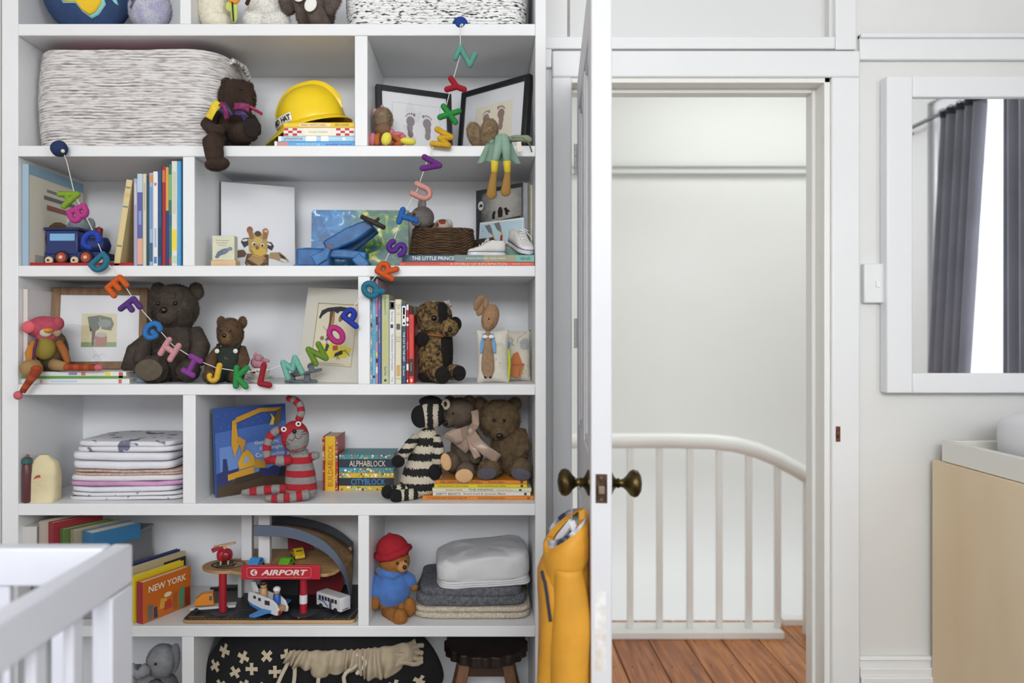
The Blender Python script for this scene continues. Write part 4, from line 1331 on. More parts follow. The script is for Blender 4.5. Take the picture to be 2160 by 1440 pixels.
def paintmat():
    m = D.materials.new('poured_paint')
    m.use_nodes = True
    nt = m.node_tree
    L = nt.links.new
    b = nt.nodes['Principled BSDF']
    b.inputs['Roughness'].default_value = .35
    tc = nt.nodes.new('ShaderNodeTexCoord')
    sp = nt.nodes.new('ShaderNodeSeparateXYZ')
    L(tc.outputs['Object'], sp.inputs[0])
    def nz(sc, dist):
        n = nt.nodes.new('ShaderNodeTexNoise')
        n.inputs['Scale'].default_value = sc
        n.inputs['Detail'].default_value = 4
        n.inputs['Distortion'].default_value = dist
        L(tc.outputs['Object'], n.inputs['Vector'])
        return n.outputs[0]
    def ramp(src, els):
        r = nt.nodes.new('ShaderNodeValToRGB')
        while len(r.color_ramp.elements) < len(els):
            r.color_ramp.elements.new(.5)
        for e, (p, c) in zip(r.color_ramp.elements, els):
            e.position = p
            e.color = (*lin(c), 1)
        L(src, r.inputs[0])
        return r.outputs[0]
    A = ramp(nz(26, 1.2), [(.30, 'e8ecee'), (.37, 'dfe8ee'), (.40, '2f8fd0'), (.51, '1f6cab'), (.63, '15528a'), (.74, '1d6f80')])
    B = ramp(nz(22, 2.2), [(.28, '0f3a5a'), (.41, '1d5a6a'), (.50, '1f6a3a'), (.59, '4f8f2f'), (.66, 'c9c43a'), (.73, 'dfe6dc'), (.80, '2a69a0')])
    mr_ = nt.nodes.new('ShaderNodeMapRange')
    mr_.inputs[1].default_value, mr_.inputs[2].default_value = .10, .19
    ad = nt.nodes.new('ShaderNodeMath')
    ad.operation = 'ADD'
    L(sp.outputs[0], ad.inputs[0])
    mu = nt.nodes.new('ShaderNodeMath')
    mu.operation = 'MULTIPLY'
    L(nz(12, .5), mu.inputs[0])
    mu.inputs[1].default_value = .05
    L(mu.outputs[0], ad.inputs[1])
    L(ad.outputs[0], mr_.inputs[0])
    mx = nt.nodes.new('ShaderNodeMix')
    mx.data_type = 'RGBA'
    L(mr_.outputs[0], mx.inputs[0])
    L(A, mx.inputs[6])
    L(B, mx.inputs[7])
    L(mx.outputs[2], b.inputs['Base Color'])
    return m
PAINT = paintmat()
o = thing('canvas_painting', "child's blue and green poured paint canvas behind the blue cardboard sculpture", 'painting')
board(o, Vector((P(656, 0, 2.24).x, 2.24, z3 + .001)), Vector((P(862, 0, 2.25).x, 2.25, z3 + .001)), P(0, 443, 2.25).z - z3, .018, PAINT, 3, 'canvas')
y = 2.11
fz = fp(3, y)
t = Toy('cardboard_sculpture', 'blue painted cardboard sculpture with a dark brown stick across its raised arm', 'sculpture', 700, fz, y)
bl = mat('2a6da6', .45, var=.35, vs=22, h2='1d4f86', bump=.25, bs=60)
def bar(t, part, m, pts, hw, d0, d1, bev=.002):
    """flat bar: px outline by centre line and half width, extruded from depth d0 to d1"""
    up, lo = [], []
    for i, (x, yy) in enumerate(pts):
        a = pts[max(0, i - 1)]
        b = pts[min(len(pts) - 1, i + 1)]
        L_ = math.hypot(b[0] - a[0], b[1] - a[1])
        nx, ny = -(b[1] - a[1]) / L_, (b[0] - a[0]) / L_
        h_ = hw[i] if hasattr(hw, '__len__') else hw
        up.append((x + nx * h_, yy + ny * h_))
        lo.append((x - nx * h_, yy - ny * h_))
    poly = up + lo[::-1]
    n = len(poly)
    q = [t.p(a, b) for a, b in poly]
    g = G().add([(v.x, d0, v.z) for v in q] + [(v.x, d1, v.z) for v in q], [tuple(range(n)), tuple(reversed(range(n, 2 * n)))] + [(i, i + n, (i + 1) % n + n, (i + 1) % n) for i in range(n)])
    return ob(part, g, m, t.r, bev=bev)
bar(t, 'body', bl, [(631, fz - 20), (655, fz - 21), (700, fz - 19)], [19, 20, 19], -.035, .05, .006)
bar(t, 'arm', bl, [(690, fz - 42), (742, fz - 68), (786, fz - 92)], [13, 17, 11], -.03, .02, .005)
bar(t, 'arm_back', mat('245f96', .45, var=.3, vs=22, h2='17406e', bump=.25, bs=60), [(700, fz - 34), (740, fz - 46), (790, fz - 86)], [8, 10, 9], .02, .045, .004)
bar(t, 'beam', bl, [(690, fz - 30), (735, fz - 29), (775, fz - 24)], [9, 9, 8], -.025, .03, .004)
bar(t, 'leg', bl, [(752, fz - 24), (768, fz - 8), (776, fz)], [11, 12, 10], -.028, .02, .004)
bar(t, 'leg', bl, [(640, fz - 6), (626, fz), (618, fz)], [6, 5, 3], -.03, .02, .003)
bar(t, 'flap', mat('2f76b3', .45, var=.3, vs=22, h2='245c92'), [(668, fz - 12), (690, fz - 24), (700, fz - 40)], [12, 11, 5], -.042, -.035, .003)
ob('torn_patch', G().ell(t.p(698, fz - 40, -.031), (7 * t.u, .002, 5 * t.u)), mat('96623f', .8), t.r)
st_ = t.t('stick', mat('2b1d18', .6, bump=.3, bs=200), [(768, fz - 103, -.05), (790, fz - 93, -.05), (816, fz - 80, -.05)], [4.5, 5.5, 5], fur=False)
t.t('stick_twig', mat('2b1d18', .6), [(796, fz - 91, -.052), (805, fz - 99, -.054)], [4, 3], fur=False)
# stack of two books, basket, shoes
Y = 2.045
f3 = fp(3, Y)
bookL('red orange lying book, lower of the two under the wicker basket', 843, 1127, f3 - 9.4, f3, Y, .27, 'd4543f', [('JAMES BROWN & RICHARD PLATT', .17, .26, .42, '6d2a22'), ('A WORLD OF INFORMATION', .585, .42, .6, 'f2c9a8'), ('WALKER STUDIO', .9, .13, .32, 'efb9a0')])
bookL('dark teal lying book, upper of the two under the wicker basket', 848, 1127, f3 - 23.6, f3 - 9.4, Y, .27, '3f6272', [('THE LITTLE PRINCE', .235, .32, .56, 'eef2f2'), ('ANTOINE DE SAINT-EXUPERY - MANUELA ADREANI', .63, .3, .24, 'e6e6dc'), ('V&Smalls', .93, .08, .5, '33413f')],
      [(0, .4, 0, .22, '2f4454'), (.4, .62, 0, 1, '6f8884'), (.62, .86, 0, 1, '9a9a7c'), (.86, 1, 0, 1, '74b5a8')])
zs = P(0, f3 - 23.6, Y).z + .0004
bx0, bx1 = P(861, 0, 2.09).x, P(1003, 0, 2.09).x
o = thing('wicker_basket', 'small brown wicker basket holding soft toys on two lying books', 'basket', ((bx0 + bx1) / 2, 2.16, zs))
wk = mat('5a4022', .6, var=.5, vs=90, h2='2c1c0d', stretch=(.4, .4, 3), bump=.4, bs=300)
wk2 = mat('6e5030', .6, var=.5, vs=90, h2='3a2613', stretch=(.4, .4, 3), bump=.4, bs=300)
a_, b_, hb = (bx1 - bx0) / 2, .062, .078
nst = 22
def wring(k, n, N=132):
    f = k / (n - 1)
    z = .003 + f * (hb - .006)
    s = 1 - .10 * f ** 1.6
    pts = []
    for i in range(N):
        a = 2 * math.pi * i / N
        wv = .0022 * math.cos(a * nst + (k % 2) * math.pi)
        e = .6
        cx, sy = math.copysign(abs(math.cos(a)) ** e, math.cos(a)), math.copysign(abs(math.sin(a)) ** e, math.sin(a))
        pts.append(((a_ * s + wv) * cx, (b_ * s + wv) * sy, z + .0006 * math.sin(a * 7 + k)))
    return pts
n = 21
for part, par, m in (('woven_courses', 0, wk), ('woven_courses', 1, wk2)):
    g = G()
    for k in range(par, n, 2):
        g.tube(wring(k, n), .0021, 5, closed=True, up=(0, 0, 1))
    ob(part, g, m, o, ang=80, kind='stuff')
g = G()
for i in range(nst * 2):
    a = 2 * math.pi * (i + .5) / (nst * 2)
    e = .6
    cx, sy = math.copysign(abs(math.cos(a)) ** e, math.cos(a)), math.copysign(abs(math.sin(a)) ** e, math.sin(a))
    g.tube([(a_ * cx, b_ * sy, 0), (a_ * .97 * cx, b_ * .97 * sy, hb * .5), (a_ * .9 * cx, b_ * .9 * sy, hb)], .0016, 5)
ob('stakes', g, wk, o, kind='stuff')
ob('basket_base', G().prism([(a_ * .97 * math.cos(2 * math.pi * i / 40), b_ * .97 * math.sin(2 * math.pi * i / 40)) for i in range(40)], .004), wk, o)
rim = [(x * .99, yy * .99, hb + .001) for x, yy, z in wring(n - 1, n)]
ob('rim', G().tube(rim, .0038, 6, closed=True, up=(0, 0, 1)), wk, o, ang=80)
lt = mat('2e2019', .5, bump=.2, bs=200)
ob('leather_strap', G().tube([(a_ - .004, -.03, .042), (a_ + .018, -.048, .044), (a_ + .045, -.06, .046), (a_ + .06, -.062, .03), (a_ + .058, -.062, .006)], .0085, 8, sq=(.35, 1)), lt, o)
y = 2.14
t = Toy('plush_mouse', 'grey felt plush mouse peering out of the wicker basket', 'soft toy', 892, 530, y)
gf = mat('7d7674', .9, var=.15, vs=120, bump=.3, bs=400)
t.e('head', gf, (891, 459, 0, 25, 24, 24), nu=26, nv=18, fur=False)
t.e('body', mat('3a3330', .9), (893, 496, .005, 24, 30, 22), fur=False)
t.e('muzzle', gf, (879, 472, -.028, 11, 8, 10, -20), fur=False)
t.e('ear', gf, (890, 432, .0, 9, 16, 4, -6), fur=False)
t.e('inner_ear', mat('8d8582', .9), (893, 434, -.004, 5, 12, 3, -6), fur=False)
t.e('ear', mat('5e5855', .9), (864, 454, .0, 9, 6, 5, 10), fur=False)
t.patch('eye_patch', mat('3a3430', .9), ellpts(875, 456, 3.6, 4.2, 0), (891, 459, 0, 25, 24, 24))
t.patch('brow', mat('2a2624', .9), ellpts(881, 444, 2, .8, 0), (891, 459, 0, 25, 24, 24))
ob('seam', G().tube([t.p(*q) for q in ((874, 459, -.031), (884, 462, -.038), (898, 462, -.039), (912, 459, -.025))], .0004, 5), mat('5a5452', .9), t.r)
t.e('scarf', mat('4a403b', .9), (906, 476, -.005, 13, 5, 14, 18), fur=False)
t = Toy('felt_ball', 'cream felt ball with rust red patches in the wicker basket', 'soft toy', 936, 500, y)
el = (934, 478, 0, 20, 16, 18)
t.e('ball', mat('b9ada0', .85, var=.2, vs=60), el, fur=False, nu=24, nv=16)
t.e('ball_half', mat('cfc8c0', .8), (945, 475, .004, 10, 13, 15), fur=False)
rr = mat('8a3a26', .9)
t.patch('felt_patch', rr, [(926, 466), (934, 464), (941, 466), (940, 474), (932, 476), (927, 472)], el)
t.patch('felt_patch', rr, ellpts(923, 476, 4, 5), el)
t.e('filler', mat('6a5a4c', .9), (934, 500, .01, 18, 16, 16), fur=False)
# dark picture book turned to face the room, card, books showing their page edges
o = thing('book', 'tall charcoal picture book with animal silhouettes standing behind the white shoes', 'book')
p0, p1 = Vector((P(1004, 0, 2.26).x, 2.26, zs)), Vector((P(1101, 0, 2.14).x, 2.14, zs))
d = p1 - p0
o.location = p0
o.rotation_euler = (0, 0, math.atan2(d.y, d.x))
w_, h = math.hypot(d.x, d.y), .214
ob('cover', G().box(0, w_, 0, .002, 0, h).box(0, w_, .014, .016, 0, h).box(0, .002, .002, .014, 0, h), mat('33373c', .3), o, bev=.0006)
ob('page_block', G().box(.002, w_ - .003, .002, .014, .003, h - .003), PAGE, o, smooth=False)
BX = lambda s: [(q[0], *(((q[1] - 1004) / 98 * w_, (538 - q[2]) / 158 * h, q[3] / 98 * w_, q[4] / 158 * h, q[5], q[6]) if q[0] == 'e' else ([((a - 1004) / 98 * w_, (538 - b) / 158 * h) for a, b in q[1]], *q[2:]))) for q in s]
def glowmat():
    m = D.materials.new('misty_print')
    m.use_nodes = True
    nt = m.node_tree
    L = nt.links.new
    b = nt.nodes['Principled BSDF']
    b.inputs['Roughness'].default_value = .35
    tc = nt.nodes.new('ShaderNodeTexCoord')
    mp = nt.nodes.new('ShaderNodeMapping')
    mp.inputs['Location'].default_value = (-.11, 0, -.125)
    mp.inputs['Scale'].default_value = (1, .0, .75)
    L(tc.outputs['Object'], mp.inputs[0])
    ln = nt.nodes.new('ShaderNodeVectorMath')
    ln.operation = 'LENGTH'
    L(mp.outputs[0], ln.inputs[0])
    n = nt.nodes.new('ShaderNodeTexNoise')
    n.inputs['Scale'].default_value = 50
    n.inputs['Detail'].default_value = 5
    L(tc.outputs['Object'], n.inputs['Vector'])
    ma = nt.nodes.new('ShaderNodeMath')
    ma.operation = 'MULTIPLY_ADD'
    L(n.outputs[0], ma.inputs[0])
    ma.inputs[1].default_value = .05
    L(ln.outputs['Value'], ma.inputs[2])
    r = nt.nodes.new('ShaderNodeValToRGB')
    for e, (p, c) in zip(r.color_ramp.elements, [(.05, 'c3c2ba'), (.115, '4b4a47')]):
        e.position = p
        e.color = (*lin(c), 1)
    L(ma.outputs[0], r.inputs[0])
    L(r.outputs[0], b.inputs['Base Color'])
    return m
ob('cover_print', G().box(.022, w_ - .001, -.0004, 0, .002, h - .012), glowmat(), o, smooth=False)
printed(o, 'cover_picture', T(0, -.0006, 0) @ FRONT, BX([('e', 1015, 415, 6, 10, 0, 'dcdcd8'), ('p', [(1011, 418), (1014, 411), (1019, 413), (1019, 418)], '1d1e20'),
    ('p', [(1017, 455), (1100, 448), (1100, 462), (1017, 470)], '3a3936'),
    ('p', [(1040, 448), (1040, 438), (1043, 431), (1048, 432), (1046, 440), (1046, 448)], '1f1d1c'), ('p', [(1053, 446), (1052, 432), (1055, 424), (1060, 424), (1063, 434), (1062, 446)], '2f211c'), ('p', [(1069, 443), (1067, 432), (1064, 429), (1070, 426), (1074, 432), (1079, 436), (1074, 437), (1074, 443)], '241e1b'),
    ('l', [(1050, 372), (1050, 408)], .0004, '55544f')]))
o = thing('greeting_card', 'white folded card with a red funnelled steamship picture, behind the shoes', 'card')
p0, p1 = Vector((P(1008, 0, 2.2).x, 2.205, zs)), Vector((P(1100, 0, 2.11).x, 2.105, zs))
d = p1 - p0
o.location = p0
o.rotation_euler = (R(-5), 0, math.atan2(d.y, d.x))
w_, h = math.hypot(d.x, d.y), .112
ob('front_leaf', G().box(0, w_, 0, .0008, 0, h), mat('e2e6e8', .6), o, smooth=False)
ob('back_leaf', G().add([(0, .001, h), (w_, .001, h), (w_, .03, 0), (0, .03, 0)], [(0, 1, 2, 3)]), mat('e6e6e4', .6), o, smooth=False, solid=.0008)
printed(o, 'card_picture', T(0, -.0003, 0) @ FRONT, [('p', [(.02, .02), (.98, .02), (.98, .95), (.02, .95)], 'b9d3df'), ('p', [(.02, .02), (.98, .02), (.98, .3), (.02, .3)], '8fb3a6'), ('p', [(.3, .32), (.36, .32), (.35, .62), (.3, .6)], 'b5302a'), ('p', [(.5, .34), (.56, .34), (.55, .66), (.5, .64)], 'b5302a'), ('p', [(.3, .57), (.355, .59), (.35, .65), (.3, .63)], 'e0bb3a'), ('p', [(.5, .6), (.555, .62), (.55, .69), (.5, .67)], 'e0bb3a'),
    ('p', [(.33, .63), (.22, .72), (.12, .9), (.24, .92), (.3, .78)], '77787c'), ('p', [(.53, .67), (.42, .76), (.34, .93), (.46, .95), (.51, .8)], '77787c'), ('p', [(.25, .26), (.72, .3), (.68, .37), (.28, .34)], '9a6a42'), ('p', [(.8, .3), (.97, .3), (.97, .5), (.9, .42)], 'd2a55a'), ('l', [(.7, .4), (.7, .75)], .0006, '4a4a4a'), ('e', .92, .62, .04, .05, 0, 'c0504a'), ('l', [(.05, .75), (.09, .78), (.12, .75)], .0006, '3a3a3a')], w_, h)
for x0, x1, yt, d0, c, pg, lb in ((1103, 1114, 383, .19, '77787c', 'a9abb0', 'grey book with its page edges to the room beside the charcoal picture book'), (1114.3, 1118.3, 384, .2, '6f6e55', 'b3ad94', 'thin olive book with page edges to the room, between grey and cream ones'), (1118.6, 1123.4, 388, .18, 'cfcbbf', 'dedacc', 'thin cream book against the right end panel above the shoes')):
    Yb = 2.13
    u_ = Yb / F
    o = thing('book', lb, 'book', P(x0, 0, Yb), (0, 0, 0))
    o.location.z = zs
    a, b = (x1 - x0) * u_, P(0, yt, Yb).z - zs
    g = G().box(0, .0016, 0, d0, 0, b).box(a - .0016, a, 0, d0, 0, b).box(.0016, a - .0016, d0 - .002, d0, 0, b)
    ob('cover', g, mat(c, .5), o, bev=.0005)
    ob('page_block', G().box(.0016, a - .0016, .003, d0 - .002, .003, b - .003), mat(pg, .8, var=.3, vs=400, stretch=(3, .1, .1)), o, smooth=False)
# canvas shoes
def shoe(label, loc, rz, s, pitch=0, roll=0):
    """baby canvas shoe; toe towards local +X, unit length s"""
    o = thing('canvas_shoe', label, 'shoe', loc, (R(roll), R(pitch), R(rz)), group='white canvas baby shoes', sc=s)
    rub, cv = mat('e6e6ec', .35), mat('e3e2dc', .8, bump=.2, bs=500)
    def hwid(t):            # half width of the foot along its length 0 heel .. 1 toe
        return np.interp(t, [0, .015, .05, .12, .22, .35, .6, .8, .93, .985, 1], [.02, .055, .095, .128, .145, .14, .165, .18, .14, .07, .02])
    N = 26
    ts = [i / N for i in range(N + 1)]
    poly = [(t, -hwid(t)) for t in ts] + [(t, hwid(t)) for t in reversed(ts)]
    ob('sole', G().prism(poly, .12), rub, o, bev=.012)
    pt = [(t, hwid(t) + .004) for t in ts] + [(t, -hwid(t) - .004) for t in reversed(ts)]
    ob('sole_stripe', G().tube([(a, b, .098) for a, b in pt], .008, 6, closed=True, sq=(.6, 1), up=(0, 0, 1)), mat('3a2a30', .5), o)
    def up_(u, v):
        t = .015 + .965 * u
        hw = hwid(t) * .97
        H = np.interp(t, [0, .06, .2, .38, .5, .68, .84, .95, 1], [.30, .40, .38, .40, .36, .25, .20, .13, .1])
        op = np.interp(t, [0, .05, .12, .34, .46, .52], [.0, .35, .62, .6, .3, 0])   # width of the opening at the top
        a = math.pi * v
        yy = -math.cos(a)
        sq_ = abs(yy) ** .75 * (1 if yy > 0 else -1)
        z = .1 + (H - .1) * math.sin(a) ** .55
        k = max(abs(sq_), op) * (1 if sq_ >= 0 else -1) if op > .01 else sq_
        return Vector((t, hw * k, z))
    ob('upper', G().sheet(up_, 30, 18), cv, o, solid=.012)
    g = G().ell((.865, 0, .115), (.13, .155, .085), 20, 10)
    ob('toe_cap', g, rub, o)
    ob('tongue', G().ell((.4, 0, .37), (.13, .075, .03), 14, 8, M=T(ry=18)), cv, o)
    ob('lining', G().ell((.22, 0, .2), (.17, .10, .16), 18, 10), mat('b9ab95', .9), o)
    lace = mat('eeeeee', .7)
    for k in range(4):
        t = .44 + k * .075
        z = np.interp(t, [.38, .5, .68, .84], [.41, .375, .265, .21]) + .012
        ob('lace', G().tube([(t, -.085, z - .02), (t + .02, 0, z + .012), (t + .04, .085, z - .03)], .011, 6), lace, o)
        for sgn in (-1, 1):
            ob('eyelet', G().lathe([(.012, 0), (.008, .006)], 10, T(t, sgn * .095, z - .02, rx=-sgn * 40)), mat('8f8f8f', .3, metal=.8), o)
    for sgn in (-1, 1):
        ob('lace', G().tube([(.44, 0, .42), (.46, sgn * .08, .45), (.52, sgn * .14, .43), (.50, sgn * .09, .40), (.44, 0, .41)], .010, 6), lace, o)
        ob('lace', G().tube([(.44, 0, .42), (.5, sgn * .10, .40), (.58, sgn * .17, .33), (.66, sgn * .2, .26)], .009, 6), lace, o)
    return o
shoe('white canvas baby shoe lying in front, its toe towards the wicker basket', (P(1067, 0, 2.08).x, 2.085, zs), 186, .106, roll=0)
shoe('white canvas baby shoe standing at the right end with its toe to the room', (P(1076, 0, 2.17).x, 2.165, zs + .044), -66, .125, pitch=20)
# ================================================================ row 4 left
side_book('tall white picture book standing flat against the left end beside the pink hatted doll', XL + .0475, 2.05, .27, z4 + .001, .255, .012, 'd8cfc9', ('dcd7d8', [('l', [(.3, .35), (.55, .65), (.75, .9)], .004, 'a8665c'), ('e', .8, .75, .12, .12, 0, 'c9b4ba'), ('e', .3, .5, .1, .05, 30, 'b58a88')]))
Y = 2.045
f4 = fp(4, Y)
bookL('white lying picture book, lowest of the stack under the pink hatted doll', 43, 273, f4 - 11, f4, Y, .2, 'e2e2e2', [], [(.18, .2, .2, .8, 'd69a90'), (.28, .52, .3, .7, 'b9cde0'), (.9, .93, .1, .9, 'c06a62')])
bookL('white and green lying picture book, upper of the stack under the pink hatted doll', 46, 266, f4 - 26, f4 - 11, Y, .2, 'e0e0dc', [], [(0, 1, 0, .38, '5f9a4a'), (.45, .53, .5, .9, '9a86b0'), (.57, .61, .45, .9, 'c97a72'), (.8, .85, .4, .95, 'e3d24a'), (.93, .97, .1, .9, 'c05a56')])
bookL('thin grey violet lying book partly behind the two white ones', 222, 322, f4 - 22, f4, 2.09, .2, '6f6a84', [], [(.3, 1, .2, .5, '7fa2b8')])
zk = P(0, f4 - 26, Y).z + .001
fm = mat('8a6842', .45, var=.3, vs=14, stretch=(3, 3, 1), h2='6d4e2e')
p0, p1 = Vector((P(106, 0, 2.15).x, 2.145, zk)), Vector((P(309, 0, 2.19).x, 2.185, zk))
fr, wl = picture('framed_picture', 'brown wooden frame with a small watercolour on a wide white mount', p0, p1, .236, .022, .022, fm, mat('e6e7ea', .7), 5)
hh_ = .236
printed(fr, 'watercolour_print', T(0, .0046, 0) @ FRONT, [('p', [(.31, .27), (.68, .27), (.68, .68), (.31, .68)], 'd9cfa6'), ('p', [(.31, .27), (.68, .27), (.68, .33), (.31, .33)], '8aa070'), ('p', [(.37, .64), (.5, .66), (.5, .5), (.47, .47), (.4, .46)], '55604e'), ('p', [(.5, .66), (.62, .63), (.65, .55), (.62, .47), (.52, .49)], '5d6850'), ('e', .55, .56, .07, .05, 0, '7d8a80'), ('p', [(.42, .28), (.44, .28), (.46, .47), (.42, .47)], '5a4634'), ('p', [(.46, .28), (.58, .28), (.58, .4), (.45, .41)], 'a97263'), ('e', .52, .42, .06, .03, 0, 'b9aea6'),
    ('l', [(.44, .14), (.47, .18), (.5, .15), (.53, .19), (.58, .16)], .0008, 'b0b0b0')], wl, hh_)
y = 2.052
zb_ = CY + (CH - zk) * F / y
t = Toy('bird_doll', 'long legged bird doll in a pink hat, one striped leg hanging over the shelf edge', 'soft toy', 98, zb_, y)
br = mat('5d4a34', .95, var=.4, vs=60)
t.e('body', br, (100, zb_ - 42, .02, 34, 46, 26), (78, zb_ - 30, .02, 24, 38, 22), wob=2)
t.e('head', mat('b9a88a', .9), (104, 697, .01, 20, 20, 18), fur=False)
pk = mat('b54a5c', .9, var=.2, vs=60, bump=.3, bs=200)
t.e('hat', pk, (90, 690, .008, 35, 24, 24, 0), (98, 710, .0, 20, 14, 18), (118, 682, .01, 12, 14, 12), fur=False)
t.e('hat_pompom', mat('d9606a', .9), (70, 690, -.02, 14, 13, 10), fur=False)
t.e('beak', mat('d98a2a', .8), (116, 697, -.03, 8, 5, 12), fur=False)
t.e('face', mat('c9bea8', .9), (106, 702, -.022, 12, 9, 8), fur=False)
og = mat('c07a30', .9)
t.t('arm', og, [(76, 722, -.005), (74, 745, -.02), (80, 768, -.028)], [9, 11, 9], fur=False)
t.t('arm', mat('9a5a28', .9), [(124, 722, .0), (140, 742, -.01), (150, 764, -.015)], [8, 8, 6], fur=False)
t.e('tunic', mat('8a7a30', .9), (100, 735, -.012, 22, 24, 20), fur=False)
t.t('necktie', mat('5a2348', .8), [(99, 715, -.045), (97, 735, -.053), (94, 756, -.05)], 3, fur=False)
t.fur(mat('6d5a40', .95, var=.5, vs=40, h2='3a2e20'), 2200, 3, .5, 31, skip=None)
tnm = mat('9a7c50', .9)
rd = [mat('a8451f', .85), mat('8a3416', .85)]
t.t('leg', tnm, [(86, 770, -.02), (80, 778, -.04), (78, 782, -.05)], [18, 20, 16], fur=False)
t.rings('leg', rd, [(100, 778, -.05), (104, 783, -.062), (92, 800, -.063), (76, 822, -.06)], [11, 9, 7, 6], 6)
t.e('foot', mat('c4606a', .85), (66, 830, -.058, 9, 9, 8), fur=False)
t.t('leg', tnm, [(118, 768, -.01), (132, 770, -.02), (148, 772, -.025)], [13, 11, 9], fur=False)
t.rings('leg', rd, [(148, 773, -.025), (180, 774, -.028), (212, 774, -.03)], [7, 7, 7], 6)
t.e('foot', mat('c4606a', .85), (220, 774, -.03, 10, 7, 8), fur=False)
# bears on row 4
y = 2.15
fz = fp(4, y)
t = bear('teddy_bear', 'large shaggy dark brown teddy bear leaning beside the brown picture frame', 372, fz, 158, 206, y, '4a4038', '51463d', None, n=0, legs=0)
m = mat('4a4038', .95, var=.35, vs=50, bump=.5, bs=150)
t.t('leg', m, [(350, fz - 28, -.03), (345, fz - 26, -.06), (350, fz - 28, -.085)], [28, 30, 30])
t.t('leg', m, [(400, fz - 26, -.03), (412, fz - 26, -.05), (418, fz - 26, -.07)], [24, 24, 24])
t.t('arm', m, [(330, fz - 95, 0), (300, fz - 60, -.02), (292, fz - 24, -.035)], [20, 27, 24])
t.fur(mat('5a4e44', .95, var=.5, vs=25, h2='2e2721'), 15000, 4.5, .65, 33, .8)
t.e('foot_pad', mat('5d5345', .9, var=.2, vs=80), (352, fz - 28, -.118, 28, 22, 6), fur=False)
y = 2.1
fz = fp(4, y)
t = bear('teddy_bear', 'small brown teddy bear in dark green dungarees beside the large brown bear', 488, fz, 90, 138, y, '5d4630', '7a6040', None, n=0, legs=0)
m = mat('5d4630', .95, var=.3, vs=60)
for s in (-1, 1):
    t.t('leg', mat('26302a', .9), [(488 + s * 16, fz - 16, -.01), (488 + s * 24, fz - 15, -.05)], [15, 15], fur=False)
    t.e('foot', m, (488 + s * 27, fz - 16, -.068, 14, 15, 10))
t.fur(mat('6e5439', .95, var=.45, vs=30, h2='3d2c1c'), 8000, 3.2, .5, 35, .6, skip=lambda p: p[2] < .075 and p[2] > .03 and abs(p[0]) < .03)
grn = mat('26302a', .9, var=.15, vs=60, bump=.3, bs=300)
t.e('dungarees', grn, (488, fz - 36, -.004, 31, 36, 29), fur=False)
t.e('bib', grn, (488, fz - 58, -.02, 24, 18, 14, 0), fur=False, e=.6)
for s in (-1, 1):
    t.t('strap', grn, [(488 + s * 19, fz - 70, -.034), (488 + s * 22, fz - 80, -.02)], 4, fur=False)
    t.e('button', mat('d8d4c8', .4), (488 + s * 19, fz - 67, -.042, 5, 5, 2), fur=False)
# doll's cup on a saucer, with a pink cloth mouse in it
y = 2.09
fz = fp(4, y)
cx_ = P(548, 0, y).x
china = mat('e8e4da', .2)
def crock(name, label, z, prof, parts=()):
    o = thing(name, label, 'crockery', (cx_, y, z))
    ob('bowl', G().lathe([(r * .0013, h_ * .0013) for r, h_ in prof], 28), china, o)
    for p_ in parts:
        p_(o)
    return o
z = ZF[3] + .001
crock('saucer', 'white china saucer with a gold rim, lower of two under the small teacup', z, [(16, 0), (18, 2), (30, 7), (31, 8), (29, 7.5), (14, 3), (0.5, 3)], [lambda o: ob('gold_rim', G().tube([(30.5 * .0013 * math.cos(a), 30.5 * .0013 * math.sin(a), 8 * .0013) for a in [i * math.pi / 16 for i in range(32)]], .0006, 5, closed=True), mat('c9b078', .3, metal=.6), o)])
crock('saucer', 'white china saucer directly under the small teacup', z + .0072, [(14, 0), (16, 2), (27, 7), (28, 8), (26, 7.5), (12, 3), (0.5, 3)])
zc = z + .0125
def cup_bits(o):
    ob('cup_handle', G().tube([(-.026, 0, .024), (-.038, 0, .022), (-.038, 0, .010), (-.022, 0, .008)], .0022, 6), china, o)
    for k, (c, a) in enumerate((('7a2f3a', -1.9), ('3a4a44', -1.5), ('5a6a8a', -1.1), ('3a2a2a', -2.3))):
        ob('painted_flower', G().ell((.0262 * math.cos(a), .0262 * math.sin(a), .017 + .004 * (k % 2)), (.005, .002, .004), 10, 6), mat(c, .4), o)
crock('teacup', 'small white china teacup with painted flowers holding a pink cloth', zc, [(9, 0), (10, 1), (13, 3), (19, 10), (22, 21), (21, 21.3), (18, 11), (9, 4), (.5, 4)], [cup_bits])
t = Toy('cloth_mouse', 'pink knitted mouse sitting in the small white teacup', 'soft toy', 548, 776, y)
pk = mat('b98290', .95, var=.2, vs=90, bump=.3, bs=250)
t.e('body', pk, (545, 764, 0, 16, 14, 14), fur=False)
t.e('head', pk, (548, 755, -.012, 9, 8, 9), fur=False)
t.e('ear', pk, (541, 749, -.01, 4, 6, 3, -20), fur=False)
t.e('arm', pk, (563, 760, -.01, 9, 4, 4, -12), fur=False)
